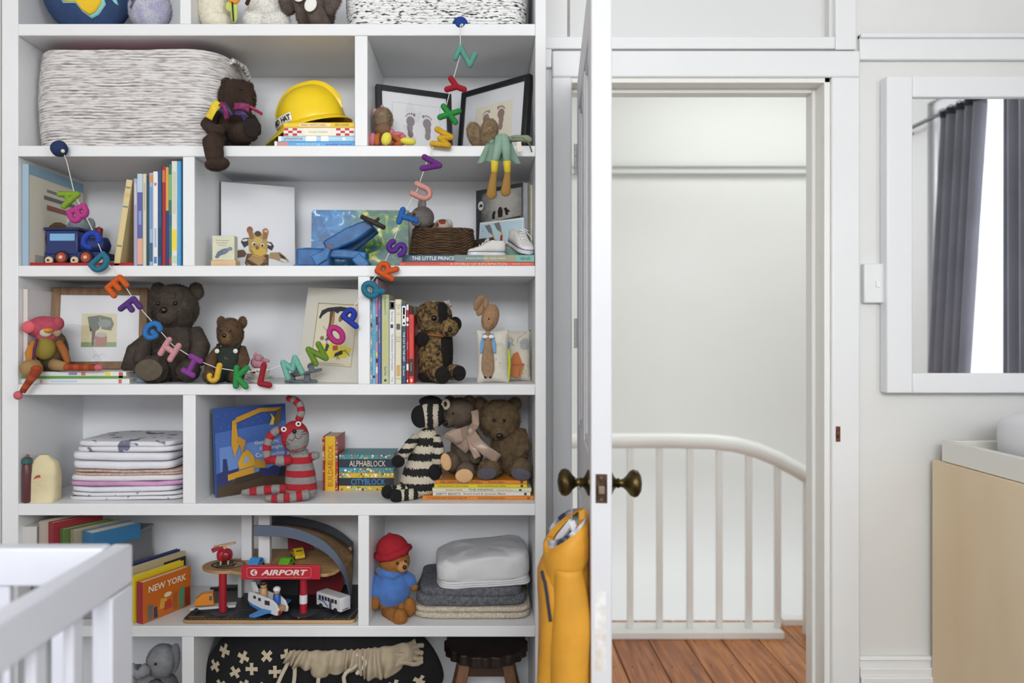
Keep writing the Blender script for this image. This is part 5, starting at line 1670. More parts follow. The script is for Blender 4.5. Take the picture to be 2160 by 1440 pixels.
# matted picture and felt sandals
o = thing('mounted_print', 'cream mounted print of a tree and a dancing figure leaning beside the divider', 'picture')
p0, p1 = Vector((P(624, 0, 2.17).x, 2.17, z4 + .001)), Vector((P(752, 0, 2.10).x, 2.10, z4 + .001))
d = p1 - p0
o.location = p0
o.rotation_euler = (R(-8), R(3.5), math.atan2(d.y, d.x))
w_, h = math.hypot(d.x, d.y) + .006, .273
ow = [(.17, .12, .86, .86)]
a0, b0_, a1, b1 = .2 * w_, .19 * h, .85 * w_, .84 * h
g = G().box(0, a0, 0, .003, 0, h).box(a1, w_, 0, .003, 0, h).box(a0, a1, 0, .003, 0, b0_).box(a0, a1, 0, .003, b1, h)
ob('mount', g, mat('d6d3c8', .8), o, bev=.0006)
ob('print_sheet', G().box(a0 - .004, a1 + .004, .0032, .004, b0_ - .004, b1 + .004), mat('ddd6bf', .8), o, smooth=False)
ob('gold_bevel', G().box(a0, a0 + .0014, -.0004, .0002, b0_, b1).box(a1 - .0014, a1, -.0004, .0002, b0_, b1).box(a0, a1, -.0004, .0002, b0_, b0_ + .0014).box(a0, a1, -.0004, .0002, b1 - .0014, b1), mat('b9a676', .5), o, smooth=False)
iw, ih = a1 - a0, b1 - b0_
printed(o, 'tree_picture', T(a0, .0030, b0_) @ FRONT, [('p', [(.12, .1), (.85, .14), (.95, .3), (.5, .36), (.14, .33)], 'dfd34a'), ('p', [(.28, .4), (.4, .4), (.44, .7), (.42, .93), (.3, .93), (.32, .7)], '6a4c36'), ('p', [(.35, .4), (.4, .4), (.43, .7), (.40, .9), (.37, .7)], 'b58e56'),
    ('p', [(.05, .76), (.1, .88), (.25, .93), (.55, .96), (.8, .94), (.7, .89), (.55, .88), (.5, .84), (.4, .88), (.25, .86), (.14, .8), (.09, .74)], '2c3238'), ('e', .62, .78, .09, .06, 40, '8a6a3a'), ('l', [(.42, .6), (.52, .68)], .001, '6a5a44'), ('l', [(.3, .55), (.18, .62)], .001, '6a5a44'),
    ('p', [(.3, .22), (.36, .22), (.4, .32), (.32, .36)], '3c4654'), ('p', [(.5, .24), (.62, .26), (.6, .33), (.48, .32)], 'b5505a'), ('p', [(.55, .14), (.75, .2), (.72, .26), (.56, .2)], '33363c'), ('l', [(.6, .2), (.8, .26), (.92, .18)], .0016, '33363c'), ('l', [(.35, .36), (.22, .44), (.2, .42)], .0016, '8a6a4a'), ('e', .2, .43, .05, .035, 0, '8f7a5c'), ('l', [(.62, .1), (.64, .16), (.7, .1)], .0012, '33363c'), ('l', [(.2, .035), (.8, .035)], .0008, 'a39d85')], iw, ih)
y = 2.085
fz = fp(4, y)
fel = mat('6b747a', .9, var=.2, vs=80, bump=.3, bs=250)
def sandal(label, px, dz, rz, ry):
    c = P(px, fz - dz, y)
    o = thing('felt_sandal', label, 'shoe', c, (0, R(ry), R(rz)), group='grey felt baby sandals')
    pl = [(.004, -.016), (.03, -.019), (.07, -.017), (.088, -.010), (.09, .002), (.082, .014), (.05, .017), (.01, .017), (0, 0)]
    ob('sole', G().prism(pl, .008), fel, o, bev=.003)
    for xx in (.062, .02):
        ob('strap', G().tube([(xx, -.019, .004), (xx + .003, -.014, .02), (xx, 0, .026), (xx - .003, .014, .02), (xx, .018, .004)], .008, 8, sq=(1, .3)), fel, o)
    ob('toggle', G().ell((.03, -.016, .022), (.006, .004, .005)), mat('2b2422', .5), o)
    ob('cord', G().tube([(.012, -.012, .01), (.006, -.02, .024), (.012, -.012, .04), (.02, -.004, .034)], .0009, 5), mat('8f8f8f', .8), o)
    return o
sandal('grey felt baby sandal lying flat in front of the mounted tree print', 600, 0, 4, 0)
sandal('grey felt baby sandal propped on top of the other one', 612, 10, 8, -13)
# ================================================================ row 4 right: books
Y = 2.05
f = fp(4, Y)
dy = f - 809
ST = lambda n, a, b: [(0, 1, i / n, (i + .5) / n, b) for i in range(n)]
bookU('thin picture book with blue and cream striped spine against the divider', 781, 785, 590 + dy, Y, 4, .2, '9fc1cc', [], [(0, 1, i / 12, i / 12 + .04, c) for i, c in enumerate(['6b2a35', 'e6dfcb', '6b2a35', '5f9bb0', 'e6dfcb', '3a2a2a', '5f9bb0', 'e6dfcb', '5f9bb0', 'e6dfcb', '5f9bb0', 'e6dfcb'])], group='upright books on the right')
bookU('tall sky blue picture book with dark lettering beside the striped spine', 785, 793, 592 + dy, Y, 4, .21, '74b3d3', [('OH, THE PLACES YOU\'LL GO!', .52, .3, .5, '24445f')], [(.2, .8, .92, .945, '24324a'), (0, 1, 0, .03, '7a2f3a')], group='upright books on the right')
bookU('thin picture book with a pink and black patterned spine', 793, 797, 588 + dy, Y, 4, .24, 'd3a3ad', [], [(0, 1, .22, .34, 'c9608a'), (0, 1, .36, .44, '1f1f24'), (0, 1, .5, .6, '4f8aa6'), (0, 1, .7, .74, 'd8cf4a'), (0, 1, .76, .8, '1f1f24'), (0, 1, .84, .9, 'e6dfcb')], group='upright books on the right')
bookU('violet blue picture book with yellow lettering', 797, 804, 617 + dy, Y, 4, .2, '4a5aa8', [('WHERE SHALL I', .12, .14, .45, 'd9c23a'), ('MAKE ME', .48, .15, .45, 'd9c23a')], [(.2, .8, .28, .32, 'a5566a'), (.3, .7, .66, .67, '22306a')], group='upright books on the right')
bookU('sage green hardback with yellow lettering down its spine', 805, 821, 621 + dy, Y, 4, .19, 'b7bf8f', [('The Adventures of The', .13, .2, .25, '55593a'), ('Muddleheaded Wombat', .52, .48, .42, 'cdbf4e'), ('Ruth Park', .86, .1, .3, '4a4d33')], [(.35, .65, .95, .975, '2f3326')], group='upright books on the right')
bookU('white paperback with a black emblem at the top of its spine', 821.5, 833, 634 + dy, Y, 4, .17, 'e2e2e6', [('Mark Twain', .19, .12, .3, '3a3a40'), ('The Adventures of Tom Sawyer', .62, .45, .42, '4a4a52'), ('Vintage', .95, .06, .3, '5a5a60')], [(.05, .95, .01, .105, '26262a'), (.3, .75, .025, .085, 'dcdcdc'), (.2, .7, .285, .33, '2a2a2e')], group='upright books on the right')
bookU('cream hardback with small brown lettering across its spine', 833.5, 847, 631 + dy, Y, 4, .18, 'dcd6bb', [], [(.2, .8, .29, .36, '4a5248'), (.2, .8, .78, .91, 'c8a566')], group='upright books on the right')
bw = [o for o in COL.objects if o.get('label') == 'cream hardback with small brown lettering across its spine'][0]
u_ = Y / F
for k, (tx, v, ww) in enumerate((('WINNIE', .07, 9), ('THE', .09, 4), ('POOH', .11, 6), ('A.A.', .16, 4), ('MILNE', .18, 7), ('DECORATIONS', .45, 11), ('BY E.H.', .475, 7), ('SHEPARD', .5, 8), ('METHUEN', .94, 9))):
    lettering(bw, tx, .0026, mat('6a6650', .6), T(6.7 * u_, -.0006, (1 - v) * (809 - 631) * u_) @ FRONT, ww * u_, name='title')
bookU('navy blue hardback with large white lettering down its spine', 847.5, 857, 640 + dy, Y, 4, .2, '234a66', [('THE CAT IN THE HAT', .54, .37, .5, 'eef0f0'), ('Dr.Seuss', .84, .12, .5, 'dfe6ea')], [(.05, .95, .03, .28, 'e6e6e6'), (.3, .7, .05, .14, 'c03a3a'), (.3, .6, .15, .19, '1f1f22'), (.3, .7, .235, .26, '4a5a70')], group='upright books on the right')
bookU('thin red spined book with white and yellow bands', 857.5, 862, 642 + dy, Y, 4, .19, 'b5232f', [('Peter Dixon', .2, .07, .5, 'f0dede'), ('The Lorax', .52, .1, .5, 'f3e3e3')], [(0, 1, 0, .07, 'dfe6d9'), (0, 1, .16, .27, 'e6e6e2'), (0, 1, .215, .24, 'e0b83a'), (0, 1, .75, .83, 'e9e4e2'), (.2, .8, .95, .98, 'e9e4e2')], group='upright books on the right')
bookU('bright red book with a black panel, last before the knitted badger', 862.5, 873, 663 + dy, Y, 4, .13, 'd23a33', [('ROALD DAHL', .17, .2, .3, '8f1f1c'), ('Fantastic', .76, .12, .25, 'd8b8b8')], [(.05, .95, .64, .89, '28262a'), (.35, .7, .93, .97, 'f0d8d0')], group='upright books on the right')
bookU('slightly taller book with a dark green spine behind the bright red book', 866, 878, 648 + fp(4, 2.19) - 809 + 4, 2.19, 4, .13, '5d7048', [], [(0, 1, .0, .12, '4f6540')], group='upright books on the right')
# knitted badger
y = 2.12
fz = fp(4, y)
t = Toy('knitted_badger', 'brown and black crocheted badger sitting beside the red book', 'soft toy', 925, fz, y)
kn = mat('8f7446', .95, var=1, vs=95, h2='241d16', bump=.9, bs=260, vor=True)
kb = mat('17120f', .95, var=.3, vs=120, bump=.9, bs=260, vor=True)
kw = mat('c9b9b0', .95, var=.2, vs=120, bump=.9, bs=200, vor=True)
t.e('body', kn, (918, fz - 62, 0, 37, 62, 34), e=.8, nu=28, nv=20, wob=1)
el = (918, fz - 62, 0, 37, 62, 34)
t.e('body_panel', kb, (937, fz - 66, -.004, 19, 58, 30), fur=False, e=.85)
hd = (916, fz - 134, -.005, 38, 36, 34)
t.e('head', kn, hd, nu=28, nv=18, e=.8, wob=1)
t.e('face_stripe', kb, (932, fz - 138, -.016, 16, 31, 26), fur=False, e=.85)
t.e('muzzle', kn, (949, fz - 113, -.045, 20, 19, 20), fur=False, wob=1)
t.e('nose', mat('0e0c0b', .4), (952, fz - 110, -.072, 4.5, 5, 4), fur=False)
t.e('eye', mat('0c0a09', .1), (918, fz - 134, -.052, 5.5, 5.5, 5), fur=False)
ob('eye_ring', G().tube([t.p(918 + 7 * math.cos(a), fz - 134 + 7 * math.sin(a), -.05) for a in [i * math.pi / 10 for i in range(20)]], 1.1 * t.u, 6, closed=True), mat('6f5336', .7), t.r)
t.e('ear', kb, (960, fz - 122, -.01, 14, 16, 10), fur=False)
fr_ = G()
for pts in ([(890, fz - 108, -.02), (893, fz - 130, -.025), (902, fz - 158, -.02), (915, fz - 166, -.015), (930, fz - 163, -.015), (947, fz - 168, -.01), (950, fz - 160, -.01)],):
    fr_.tube([t.p(*q) for q in pts], 5 * t.u, 8)
ob('white_fringe', fr_, kw, t.r)
fur(t.r, [fr_], mat('d0c2ba', .95, var=.2, vs=90), 700, 6 * t.u, .8 * t.u, 41, .9, 'fringe_loops')
t.t('arm', kn, [(895, fz - 92, -.01), (890, fz - 90, -.03)], [17, 17], fur=False)
t.e('paw', kb, (893, fz - 91, -.045, 14, 15, 7), fur=False)
t.t('scarf', mat('8a5530', .7), [(905, fz - 100, -.043), (920, fz - 99, -.05), (937, fz - 97, -.048)], [2.5, 3, 3], fur=False)
t.t('leg', kn, [(912, fz - 20, -.02), (928, fz - 19, -.05), (931, fz - 18, -.065)], [17, 18, 18], fur=False)
t.e('foot_pad', kb, (937, fz - 18, -.083, 16, 17, 8), fur=False)
t.t('leg', kn, [(945, fz - 24, -.01), (958, fz - 22, -.03), (962, fz - 22, -.045)], [15, 17, 17], fur=False)
t.e('foot_pad', kb, (970, fz - 21, -.06, 14, 16, 8), fur=False)
t.e('base', kb, (902, fz - 12, -.005, 20, 13, 26), fur=False)
t.fl = t.fl[:2]
t.fur(kn, 2500, 2.2, .6, 43, .9)
# rabbit cushion and the one behind
def cushion(t, part, m, x0, x1, y0, y1, d, dep, tilt=0):
    cx, cy = (x0 + x1) / 2, (y0 + y1) / 2
    def half(sg):
        def fn(u, v):
            a, b = 2 * u - 1, 2 * v - 1
            k = (1 - abs(a) ** 2.6) ** .5 * (1 - abs(b) ** 2.6) ** .5
            px = cx + a * (x1 - x0) / 2 * (1 - .05 * (1 - b * b))
            py = cy + b * (y1 - y0) / 2 * (1 - .04 * (1 - a * a))
            q = t.p(px, py, d - sg * dep * k)
            q.y += (px - cx) * t.u * tilt
            return q
        return fn
    g = G().sheet(half(1), 22, 22).sheet(half(-1), 22, 22)
    return ob(part, g, m, t.r, ang=80)
y = 2.18
fz = fp(4, y)
t = Toy('cushion', 'cream embroidered cushion with an orange flowerpot, behind the rabbit cushion', 'cushion', 1090, fz, y)
cm_ = mat('d8d2c2', .9, var=.06, vs=60, bump=.2, bs=350)
dk_ = fz - 806
cushion(t, 'cushion', cm_, 1062, 1119, 699 + dk_, fz, 0, .022)
c = t.p(1062, fz)
s_ = t.u
gp = [('p', [(14, 12), (34, 6), (42, 30), (30, 62), (20, 58), (10, 34)], 'c07034'), ('p', [(13, 32), (43, 32), (43, 37), (12, 37)], 'a95c28'), ('p', [(30, 10), (34, 10), (36, 30), (33, 30)], 'a95c28')]
for k in range(34):
    a = k * 2.4
    rr_ = 11 * math.sqrt((k + .5) / 34)
    gp.append(('e', 44 + rr_ * math.cos(a), 78 + rr_ * 1.15 * math.sin(a), 1.1, 1.1, 0, '4a6f92'))
for q in ((50, 34, 'cf8a9a'), (52, 18, 'cf8a9a'), (42, 20, 'c9cf7a'), (46, 26, 'c9cf7a')):
    gp.append(('e', q[0], q[1], 1.8, 1.8, 0, q[2]))
gp += [('l', [(14, 92), (20, 86), (16, 80), (22, 74)], .001, '6a5a5a'), ('l', [(28, 80), (30, 92), (40, 96), (46, 104)], .0008, '3a2f2f'), ('e', 10, 78, 4, 5, 0, '7aa3d0')]
printed(t.r, 'embroidery', T(c.x, -.0228, c.z) @ FRONT, gp, s_, s_)
y = 2.095
fz = fp(4, y)
dk_ = fz - 809
t = Toy('rabbit_cushion', 'cream cushion with a tan plush rabbit head rising above it and a lime green side', 'cushion', 1040, fz, y)
cushion(t, 'cushion', mat('ddd8cb', .9, var=.06, vs=60, bump=.2, bs=350), 1006, 1073, 698 + dk_, fz, 0, .024, .12)
lm = mat('b9c83a', .85)
ob('side_piping', G().tube([t.p(1073, 740 + dk_, .006), t.p(1075, 770 + dk_, .006), t.p(1072, fz - 3, .006)], 3 * t.u, 8), lm, t.r)
tn = mat('ab8866', .95, var=.2, vs=120, bump=.3, bs=300)
hd = (1034, 672 + dk_, -.005, 18, 29, 16, -14)
t.e('head', tn, hd, nu=22, nv=16)
t.e('ear', tn, (1010, 641 + dk_, .0, 9, 18, 5, -24), (1013, 655 + dk_, 0, 8, 14, 5, -20))
t.e('ear', tn, (1023, 646 + dk_, .006, 8, 17, 5, -5))
t.fur(mat('b89574', .95, var=.3, vs=90), 2200, 1.6, .4, 47, .6)
t.e('inner_ear', mat('8a6a50', .9), (1010, 644 + dk_, -.007, 4, 13, 2, -24), fur=False)
ob('eye', G().ell(t.p(1031, 675 + dk_, -.026), 1.8 * t.u), mat('15110f', .2), t.r)
for k in range(3):
    ob('whisker', G().tube([t.p(1033, 690 + k * 4 + dk_, -.030), t.p(1042, 683 + k * 4 + dk_, -.029)], .0004, 5), mat('2a211c', .8), t.r)
bd = G()
def bodyp(u, v):
    a = 2 * math.pi * u
    k = v
    w_ = np.interp(k, [0, .12, .3, .6, .85, 1], [5, 6, 8, 13, 13.5, 8])
    return t.p(1029 + w_ * math.cos(a), 702 + dk_ + k * 94, -.021 - .010 * max(0, math.sin(math.pi * min(1, k * .9 + .1))) * 1 + .006 * -math.sin(a))
ob('applique_body', G().sheet(bodyp, 20, 14, wrap=True), mat('a08365', .95, var=.2, vs=120, bump=.3, bs=300), t.r)
ob('applique_bow', G().ell(t.p(1023, 712 + dk_, -.034), (6 * t.u, .003, 4 * t.u)).ell(t.p(1036, 712 + dk_, -.034), (6 * t.u, .003, 4 * t.u)), mat('e6e4de', .8), t.r)
bl_ = mat('6f9fd0', .85)
for s_ in (-1, 1):
    ob('applique_ribbon', G().tube([t.p(1029 + s_ * 8, 706 + dk_, -.022), t.p(1029 + s_ * 13, 725 + dk_, -.030), t.p(1029 + s_ * 14, 745 + dk_, -.032)], 3.2 * t.u, 8, sq=(1, .5)), bl_, t.r)
for s_ in (-1, 1):
    ob('foot', G().ell(t.p(1029 + s_ * 5, 796 + dk_, -.024), (3 * t.u, 2 * t.u, 3 * t.u)), mat('1c1614', .6), t.r)
gp = []
c = t.p(1006, fz)
for k in range(40):
    a = k * 2.4
    rr_ = 10 * math.sqrt((k + .5) / 40)
    gp.append(('e', 47 + rr_ * math.cos(a), 74 + rr_ * 1.2 * math.sin(a), .8, .8, 0, 'c3cc8a'))
gp += [('l', [(47, 62), (46, 30)], .0006, 'c3cc8a'), ('l', [(54, 55), (56, 25)], .0006, 'c3cc8a'), ('e', 40, 50, 1.6, 1.6, 0, 'cf9ab0'), ('e', 48, 42, 1.6, 1.6, 0, 'cf9ab0')]
printed(t.r, 'embroidery', T(c.x, -.0268, c.z, rz=7) @ FRONT, gp, t.u, t.u)
# ================================================================ row 5
z5 = ZF[4]
def cloth(label, x0, x1, y0, y1, Y, d, m, row=None, seed=1, amp=.004, group=None, name='folded_cloth', folds=2, cat='cloth', rz=0, e=.3, patches=None):
    """folded textile: px box of its front face, depth d; soft rounded slab with fold lines at the front"""
    u = Y / F
    c = P((x0 + x1) / 2, (y0 + y1) / 2, Y)
    o = thing(name, label, cat, (c.x, Y + d / 2, c.z - (y1 - y0) * u / 2), (0, 0, R(rz)), group)
    w_, h = (x1 - x0) * u, (y1 - y0) * u
    for k in range(folds):
        hk = h / folds
        g = soft(G(), (0, 0, hk * (k + .5)), (w_ / 2 * (1 - .012 * (k % 2)), d / 2, hk * .53), e, 44, 12, amp, 13, seed + k)
        ob('fold', g, m, o, ang=80)
    return o
def dots(o, m, n, w_, d, h, rng, r, part='print_mark'):
    g = G()
    for _ in range(n):
        x, yy = rng.uniform(-.46, .46) * w_, rng.uniform(-.47, .4) * d
        a = rng.uniform(0, 360)
        g.add([(*(Vector((x, yy)) + Vector((math.cos(t + R(a)) * r * rng.uniform(.6, 1.3), math.sin(t + R(a)) * r * .8))), h) for t in [i * math.pi / 4 for i in range(8)]], [tuple(range(8))])
    return ob(part, g, m, o, smooth=False, kind='stuff')
def printmat(base, ink, sc, th=.62):
    m = D.materials.new('printed_cotton')
    m.use_nodes = True
    nt = m.node_tree
    b = nt.nodes['Principled BSDF']
    b.inputs['Roughness'].default_value = .9
    tc = nt.nodes.new('ShaderNodeTexCoord')
    n = nt.nodes.new('ShaderNodeTexNoise')
    n.inputs['Scale'].default_value = sc
    n.inputs['Detail'].default_value = 1.5
    nt.links.new(tc.outputs['Object'], n.inputs['Vector'])
    r = nt.nodes.new('ShaderNodeValToRGB')
    r.color_ramp.elements[0].position = th
    r.color_ramp.elements[1].position = th + .04
    r.color_ramp.elements[0].color = (*lin(base), 1)
    r.color_ramp.elements[1].color = (*lin(ink), 1)
    nt.links.new(n.outputs[0], r.inputs[0])
    nt.links.new(r.outputs[0], b.inputs['Base Color'])
    return m
Y = 2.07
f5 = fp(5, Y)
k5 = f5 - 1056
wc = mat('dcdce2', .9, var=.05, vs=30)
ST5 = [(134, 383, 1039, 1056, printmat('d6d6db', '8f9099', 60, .63), 'white cotton cloth with a faint grey print, bottom of the folded stack', 2),
       (138, 372, 1027, 1039, wc, 'plain white cotton cloth above the faintly printed bottom one in the stack', 1),
       (135, 384, 1016, 1027, mat('cf9cc4', .9, var=.2, vs=20), 'pink cotton cloth in the folded stack', 1),
       (136, 383, 1003, 1016, mat('dcd8dc', .9), 'off white cotton cloth directly above the pink one', 1),
       (142, 384, 991, 1003, mat('cdb0a2', .9, var=.3, vs=120), 'peach speckled muslin in the middle of the folded stack', 2),
       (141, 366, 955, 991, mat('dfdfe6', .9, var=.04, vs=30), 'thick plain white cloth, second from the top of the stack', 2)]
for i, (x0, x1, a, b, m, lb, fo) in enumerate(ST5):
    cloth(lb, x0, x1, a + k5, b + k5, Y, .24, m, seed=i + 3, amp=.0035, group='folded cloths in the stack', folds=fo)
o = cloth('white cloth with dark blue grey animal print, top of the folded stack', 150, 372, 931 + k5, 955 + k5, Y, .245, printmat('dddde2', '6f7488', 28, .6), seed=12, amp=.005, group='folded cloths in the stack', folds=2, rz=-2)
y = 2.07
fz = fp(5, y)
t = Toy('gift_bag', 'small cream bag with a red printed mark at the left of the folded stack', 'bag', 92, fz, y)
def bag(u, v):
    a = 2 * math.pi * u
    e = .45
    cx_, sy = math.copysign(abs(math.cos(a)) ** e, math.cos(a)), math.copysign(abs(math.sin(a)) ** e, math.sin(a))
    w_ = np.interp(v, [0, .05, .6, .85, .97, 1], [29, 31, 32, 26, 12, 8])
    dd = np.interp(v, [0, .6, .85, 1], [22, 20, 12, 4])
    q = t.p(92 + 2 * v + w_ * cx_, fz - 96 * v, .0)
    q.y += dd * t.u * sy
    return q
ob('paper', G().sheet(bag, 32, 20, wrap=True).wobble(.0015, 30), mat('dccfa6', .7, var=.12, vs=20), t.r)
c = t.p(88, fz - 48)
printed(t.r, 'red_mark', T(c.x, -20.6 * t.u, c.z) @ FRONT, [('p', [(-6, 0), (0, 8), (8, 10), (10, 4), (2, 3)], 'b5483c'), ('l', [(-8, -8), (12, -4)], .0005, 'a09a80'), ('l', [(-6, -13), (10, -10)], .0005, 'a09a80')], t.u, t.u)
y = 2.045
fz = fp(5, y)
t = Toy('storage_jar', 'dark maroon jar with a teal lid behind the small cream bag', 'jar', 66, fz, y)
ob('jar_body', G().lathe([(7 * t.u, 0), (9.5 * t.u, 3 * t.u), (9.5 * t.u, 60 * t.u), (9 * t.u, 78 * t.u), (7 * t.u, 82 * t.u)], 24, T(t.p(57, fz).x, 0, 0)), mat('5c3338', .4), t.r)
ob('lid', G().lathe([(8 * t.u, 82 * t.u), (10 * t.u, 83 * t.u), (10 * t.u, 92 * t.u), (4 * t.u, 96 * t.u)], 24, T(t.p(57, fz).x, 0, 0)), mat('2c5a5c', .5), t.r)
ob('lid_knob', G().ell((t.p(58, fz).x, 0, 98 * t.u), 4 * t.u), mat('a8434a', .5), t.r)
y = 2.25
fz = fp(5, y)
t = Toy('storage_tin', 'dark green tin partly hidden behind the small cream bag', 'tin', 108, fz, y)
ob('tin_body', G().lathe([(22 * t.u, 0), (22 * t.u, 70 * t.u)], 24), mat('2c4340', .4), t.r, bev=.001)
ob('lid', G().lathe([(23 * t.u, 70 * t.u), (23 * t.u, 78 * t.u), (20 * t.u, 80 * t.u)], 24), mat('24383a', .4), t.r)
# digger picture book and two books behind it
def turned_book(label, p0, p1, h, th, col, side=0):
    o = thing('book', label, 'book')
    d = p1 - p0
    o.location = p0
    o.rotation_euler = (R(-4), 0, math.atan2(d.y, d.x))
    w_ = math.hypot(d.x, d.y)
    ob('cover', G().box(0, w_, 0, .002, 0, h).box(0, w_, th - .002, th, 0, h).box(0, .002, .002, th - .002, 0, h), mat(col, .35), o, bev=.0006)
    ob('page_block', G().box(.002, w_ - .003, .002, th - .002, .003, h - .003), PAGE, o, smooth=False)
    return o, w_
zz = z5 + .001
dgb, w_ = turned_book('large blue picture book with a yellow digger on its cover, behind the striped cat', Vector((P(458, 0, 2.1).x, 2.1, zz)), Vector((P(608, 0, 2.26).x, 2.26, zz)), .247, .012, '2f4f94')
h = .247
for k, (lb, c) in enumerate((('thin teal picture book directly behind the blue digger book', '5c8590'), ('thin black picture book behind the teal one and the blue digger book', '24262c'))):
    turned_book(lb, Vector((P(452 - 6 * k, 0, 2.1).x - .0, 2.118 + .0165 * k, zz)), Vector((P(600 - 6 * k, 0, 2.26).x, 2.277 + .0165 * k, zz)), .236 - .006 * k, .011, c)
sky = [('p', [(.0, .0), (1, 0), (1, 1), (0, 1)], '2d4d92'), ('p', [(0, .12), (1, .12), (1, .8), (0, .72)], '4468ad'), ('p', [(.05, .2), (.95, .2), (.95, .6), (.05, .55)], '6688c4'),
       ('p', [(0, 0), (1, 0), (1, .14), (.6, .2), (.2, .16), (0, .1)], '4a3a28'), ('p', [(0, .1), (.2, .16), (.3, .2), (.3, .3), (.16, .28), (.14, .42), (.09, .42), (.08, .28), (0, .26)], '2c3468'), ('p', [(.55, .18), (.95, .14), (.95, .22), (.8, .28), (.7, .25), (.6, .28)], '2c3468'), ('p', [(.85, .14), (1, .12), (1, .24), (.9, .26)], '1c2230')]
dig = [('p', [(.14, .17), (.5, .22), (.5, .30), (.14, .24)], 'c9952a'), ('p', [(.22, .12), (.62, .17), (.58, .23), (.24, .19)], '3a3024'), ('p', [(.3, .28), (.52, .31), (.5, .42), (.42, .5), (.34, .46), (.28, .36)], 'd3a02c'), ('p', [(.36, .34), (.44, .36), (.42, .43), (.37, .41)], '8fa9c9'), ('p', [(.5, .28), (.66, .26), (.66, .34), (.52, .38)], 'b9882a'),
       ('p', [(.24, .42), (.3, .56), (.27, .86), (.22, .84), (.2, .58)], 'c9952a'), ('p', [(.22, .8), (.28, .88), (.6, .97), (.92, .96), (.92, .92), (.62, .92), (.32, .83)], 'c08c26'), ('p', [(.86, .93), (.92, .95), (.9, .78), (.84, .74), (.82, .82)], '6a5126'), ('p', [(.34, .44), (.4, .6), (.3, .66), (.26, .6), (.32, .55)], 'b9882a')]
stars = [('e', (i * .37) % 1, .62 + (i * .23) % .34, .003, .004, 0, 'b9c6e6') for i in range(28)]
printed(dgb, 'cover_picture', T(0, -.0004, 0) @ FRONT, sky + stars + dig + [('p', [(.74, .76), (.78, .84), (.76, .9), (.82, .84), (.8, .76)], 'd9c03a')], w_, h)
for tx, x, z, ww, hh in (('Goodnight,', .70, .56, .36, .05), ('Goodnight', .76, .49, .34, .05), ('Construction', .74, .42, .42, .05), ('Site', .78, .355, .14, .045)):
    lettering(dgb, tx, hh * h, mat('dfe3ea', .5), T(x * w_, -.004, z * h) @ FRONT, ww * w_, name='title', bold=.01)
# red and grey striped cat
y = 2.09
fz = fp(5, y)
k = fz - 1050
t = Toy('striped_cat', 'red and grey striped knitted cat sitting in front of the blue digger book', 'soft toy', 630, fz, y)
gy, rd_ = mat('8a8784', .95, var=.15, vs=120, bump=.4, bs=300), mat('a3202c', .95, var=.15, vs=120, bump=.4, bs=300)
body = G()
N = 24
bs_ = [gy, rd_]
prof_ = [(0, 31), (.12, 34), (.5, 31), (.8, 25), (.93, 21), (1, 12)]
nseg = 32
def cb(u, v):
    a = 2 * math.pi * u
    r_ = np.interp(v, [q[0] for q in prof_], [q[1] for q in prof_])
    q = t.p(636 - 5 * v + r_ * math.cos(a), fz - 8 - 96 * v, .0)
    q.y += r_ * .8 * t.u * math.sin(a)
    return q
body.sheet(cb, nseg, 28, wrap=True)
for j in range(28):
    for i in range(nseg):
        body.mi[j * nseg + i] = 0 if int(j / 28 * 7) % 2 == 0 else 1
ob('body', body, [gy, rd_], t.r, ang=80)
hd = (624, 918 + k, -.01, 29, 34, 27, 4)
t.e('head', rd_, hd, fur=False, nu=26, nv=18)
t.e('face', gy, (628, 922 + k, -.016, 26, 30, 25, 4), fur=False, nu=26, nv=18)
t.e('neck', gy, (631, 950 + k, -.002, 20, 8, 18), fur=False)
ob('neck_seam', G().tube([t.p(612, 941 + k, -.03), t.p(630, 944 + k, -.042), t.p(650, 936 + k, -.03)], 1.2 * t.u, 6), rd_, t.r)
for px, py in ((606, 900), (636, 889)):
    t.e('eye', mat('e8e6e2', .6), (px, py + k, -.036, 6, 5.5, 3, -8), fur=False)
    t.e('pupil', mat('111111', .3), (px + 1, py - 1 + k, -.041, 2.6, 2.6, 2), fur=False)
t.e('nose', mat('141212', .5), (630, 903 + k, -.048, 4.5, 4.5, 4), fur=False)
for pts in ([(630, 906), (632, 915), (626, 922), (619, 920)], [(632, 915), (638, 919), (645, 914)], [(608, 924), (618, 928)], [(609, 931), (619, 931)], [(643, 906), (650, 904)], [(643, 910), (650, 910)]):
    ob('stitched_line', G().tube([t.p(a, b + k, -.0165 - 25 * t.u * math.sqrt(max(.05, 1 - ((a - 628) / 26) ** 2 - ((b - 922) / 30) ** 2)) - .0004) for a, b in pts], .7 * t.u, 5), mat('2a2624', .8), t.r)
t.rings('ear', [gy, rd_], [(630, 884 + k, .0), (636, 868 + k, .0), (632, 852 + k, .005), (620, 842 + k, .008), (604, 838 + k, .01)], [8, 8, 8, 8, 6], 7, m0=1)
t.rings('ear', [gy, rd_], [(600, 906 + k, .0), (586, 905 + k, -.01), (573, 916 + k, -.012), (566, 938 + k, -.014), (567, 958 + k, -.018), (572, 972 + k, -.02)], [8, 9, 9, 9, 9, 6], 7, m0=1)
t.rings('arm', [gy, rd_], [(616, 965 + k, -.02), (600, 966 + k, -.03), (584, 964 + k, -.032), (576, 966 + k, -.03)], [11, 11, 10, 7], 3, m0=1)
t.rings('arm', [gy, rd_], [(655, 962 + k, .0), (665, 958 + k, -.005), (672, 957 + k, -.008)], [9, 9, 7], 2, m0=1)
t.rings('leg', [gy, rd_], [(655, fz - 14, -.03), (620, fz - 10, -.045), (590, fz - 9, -.05), (572, fz - 9, -.052)], [11, 10, 10, 6], 7, m0=0)
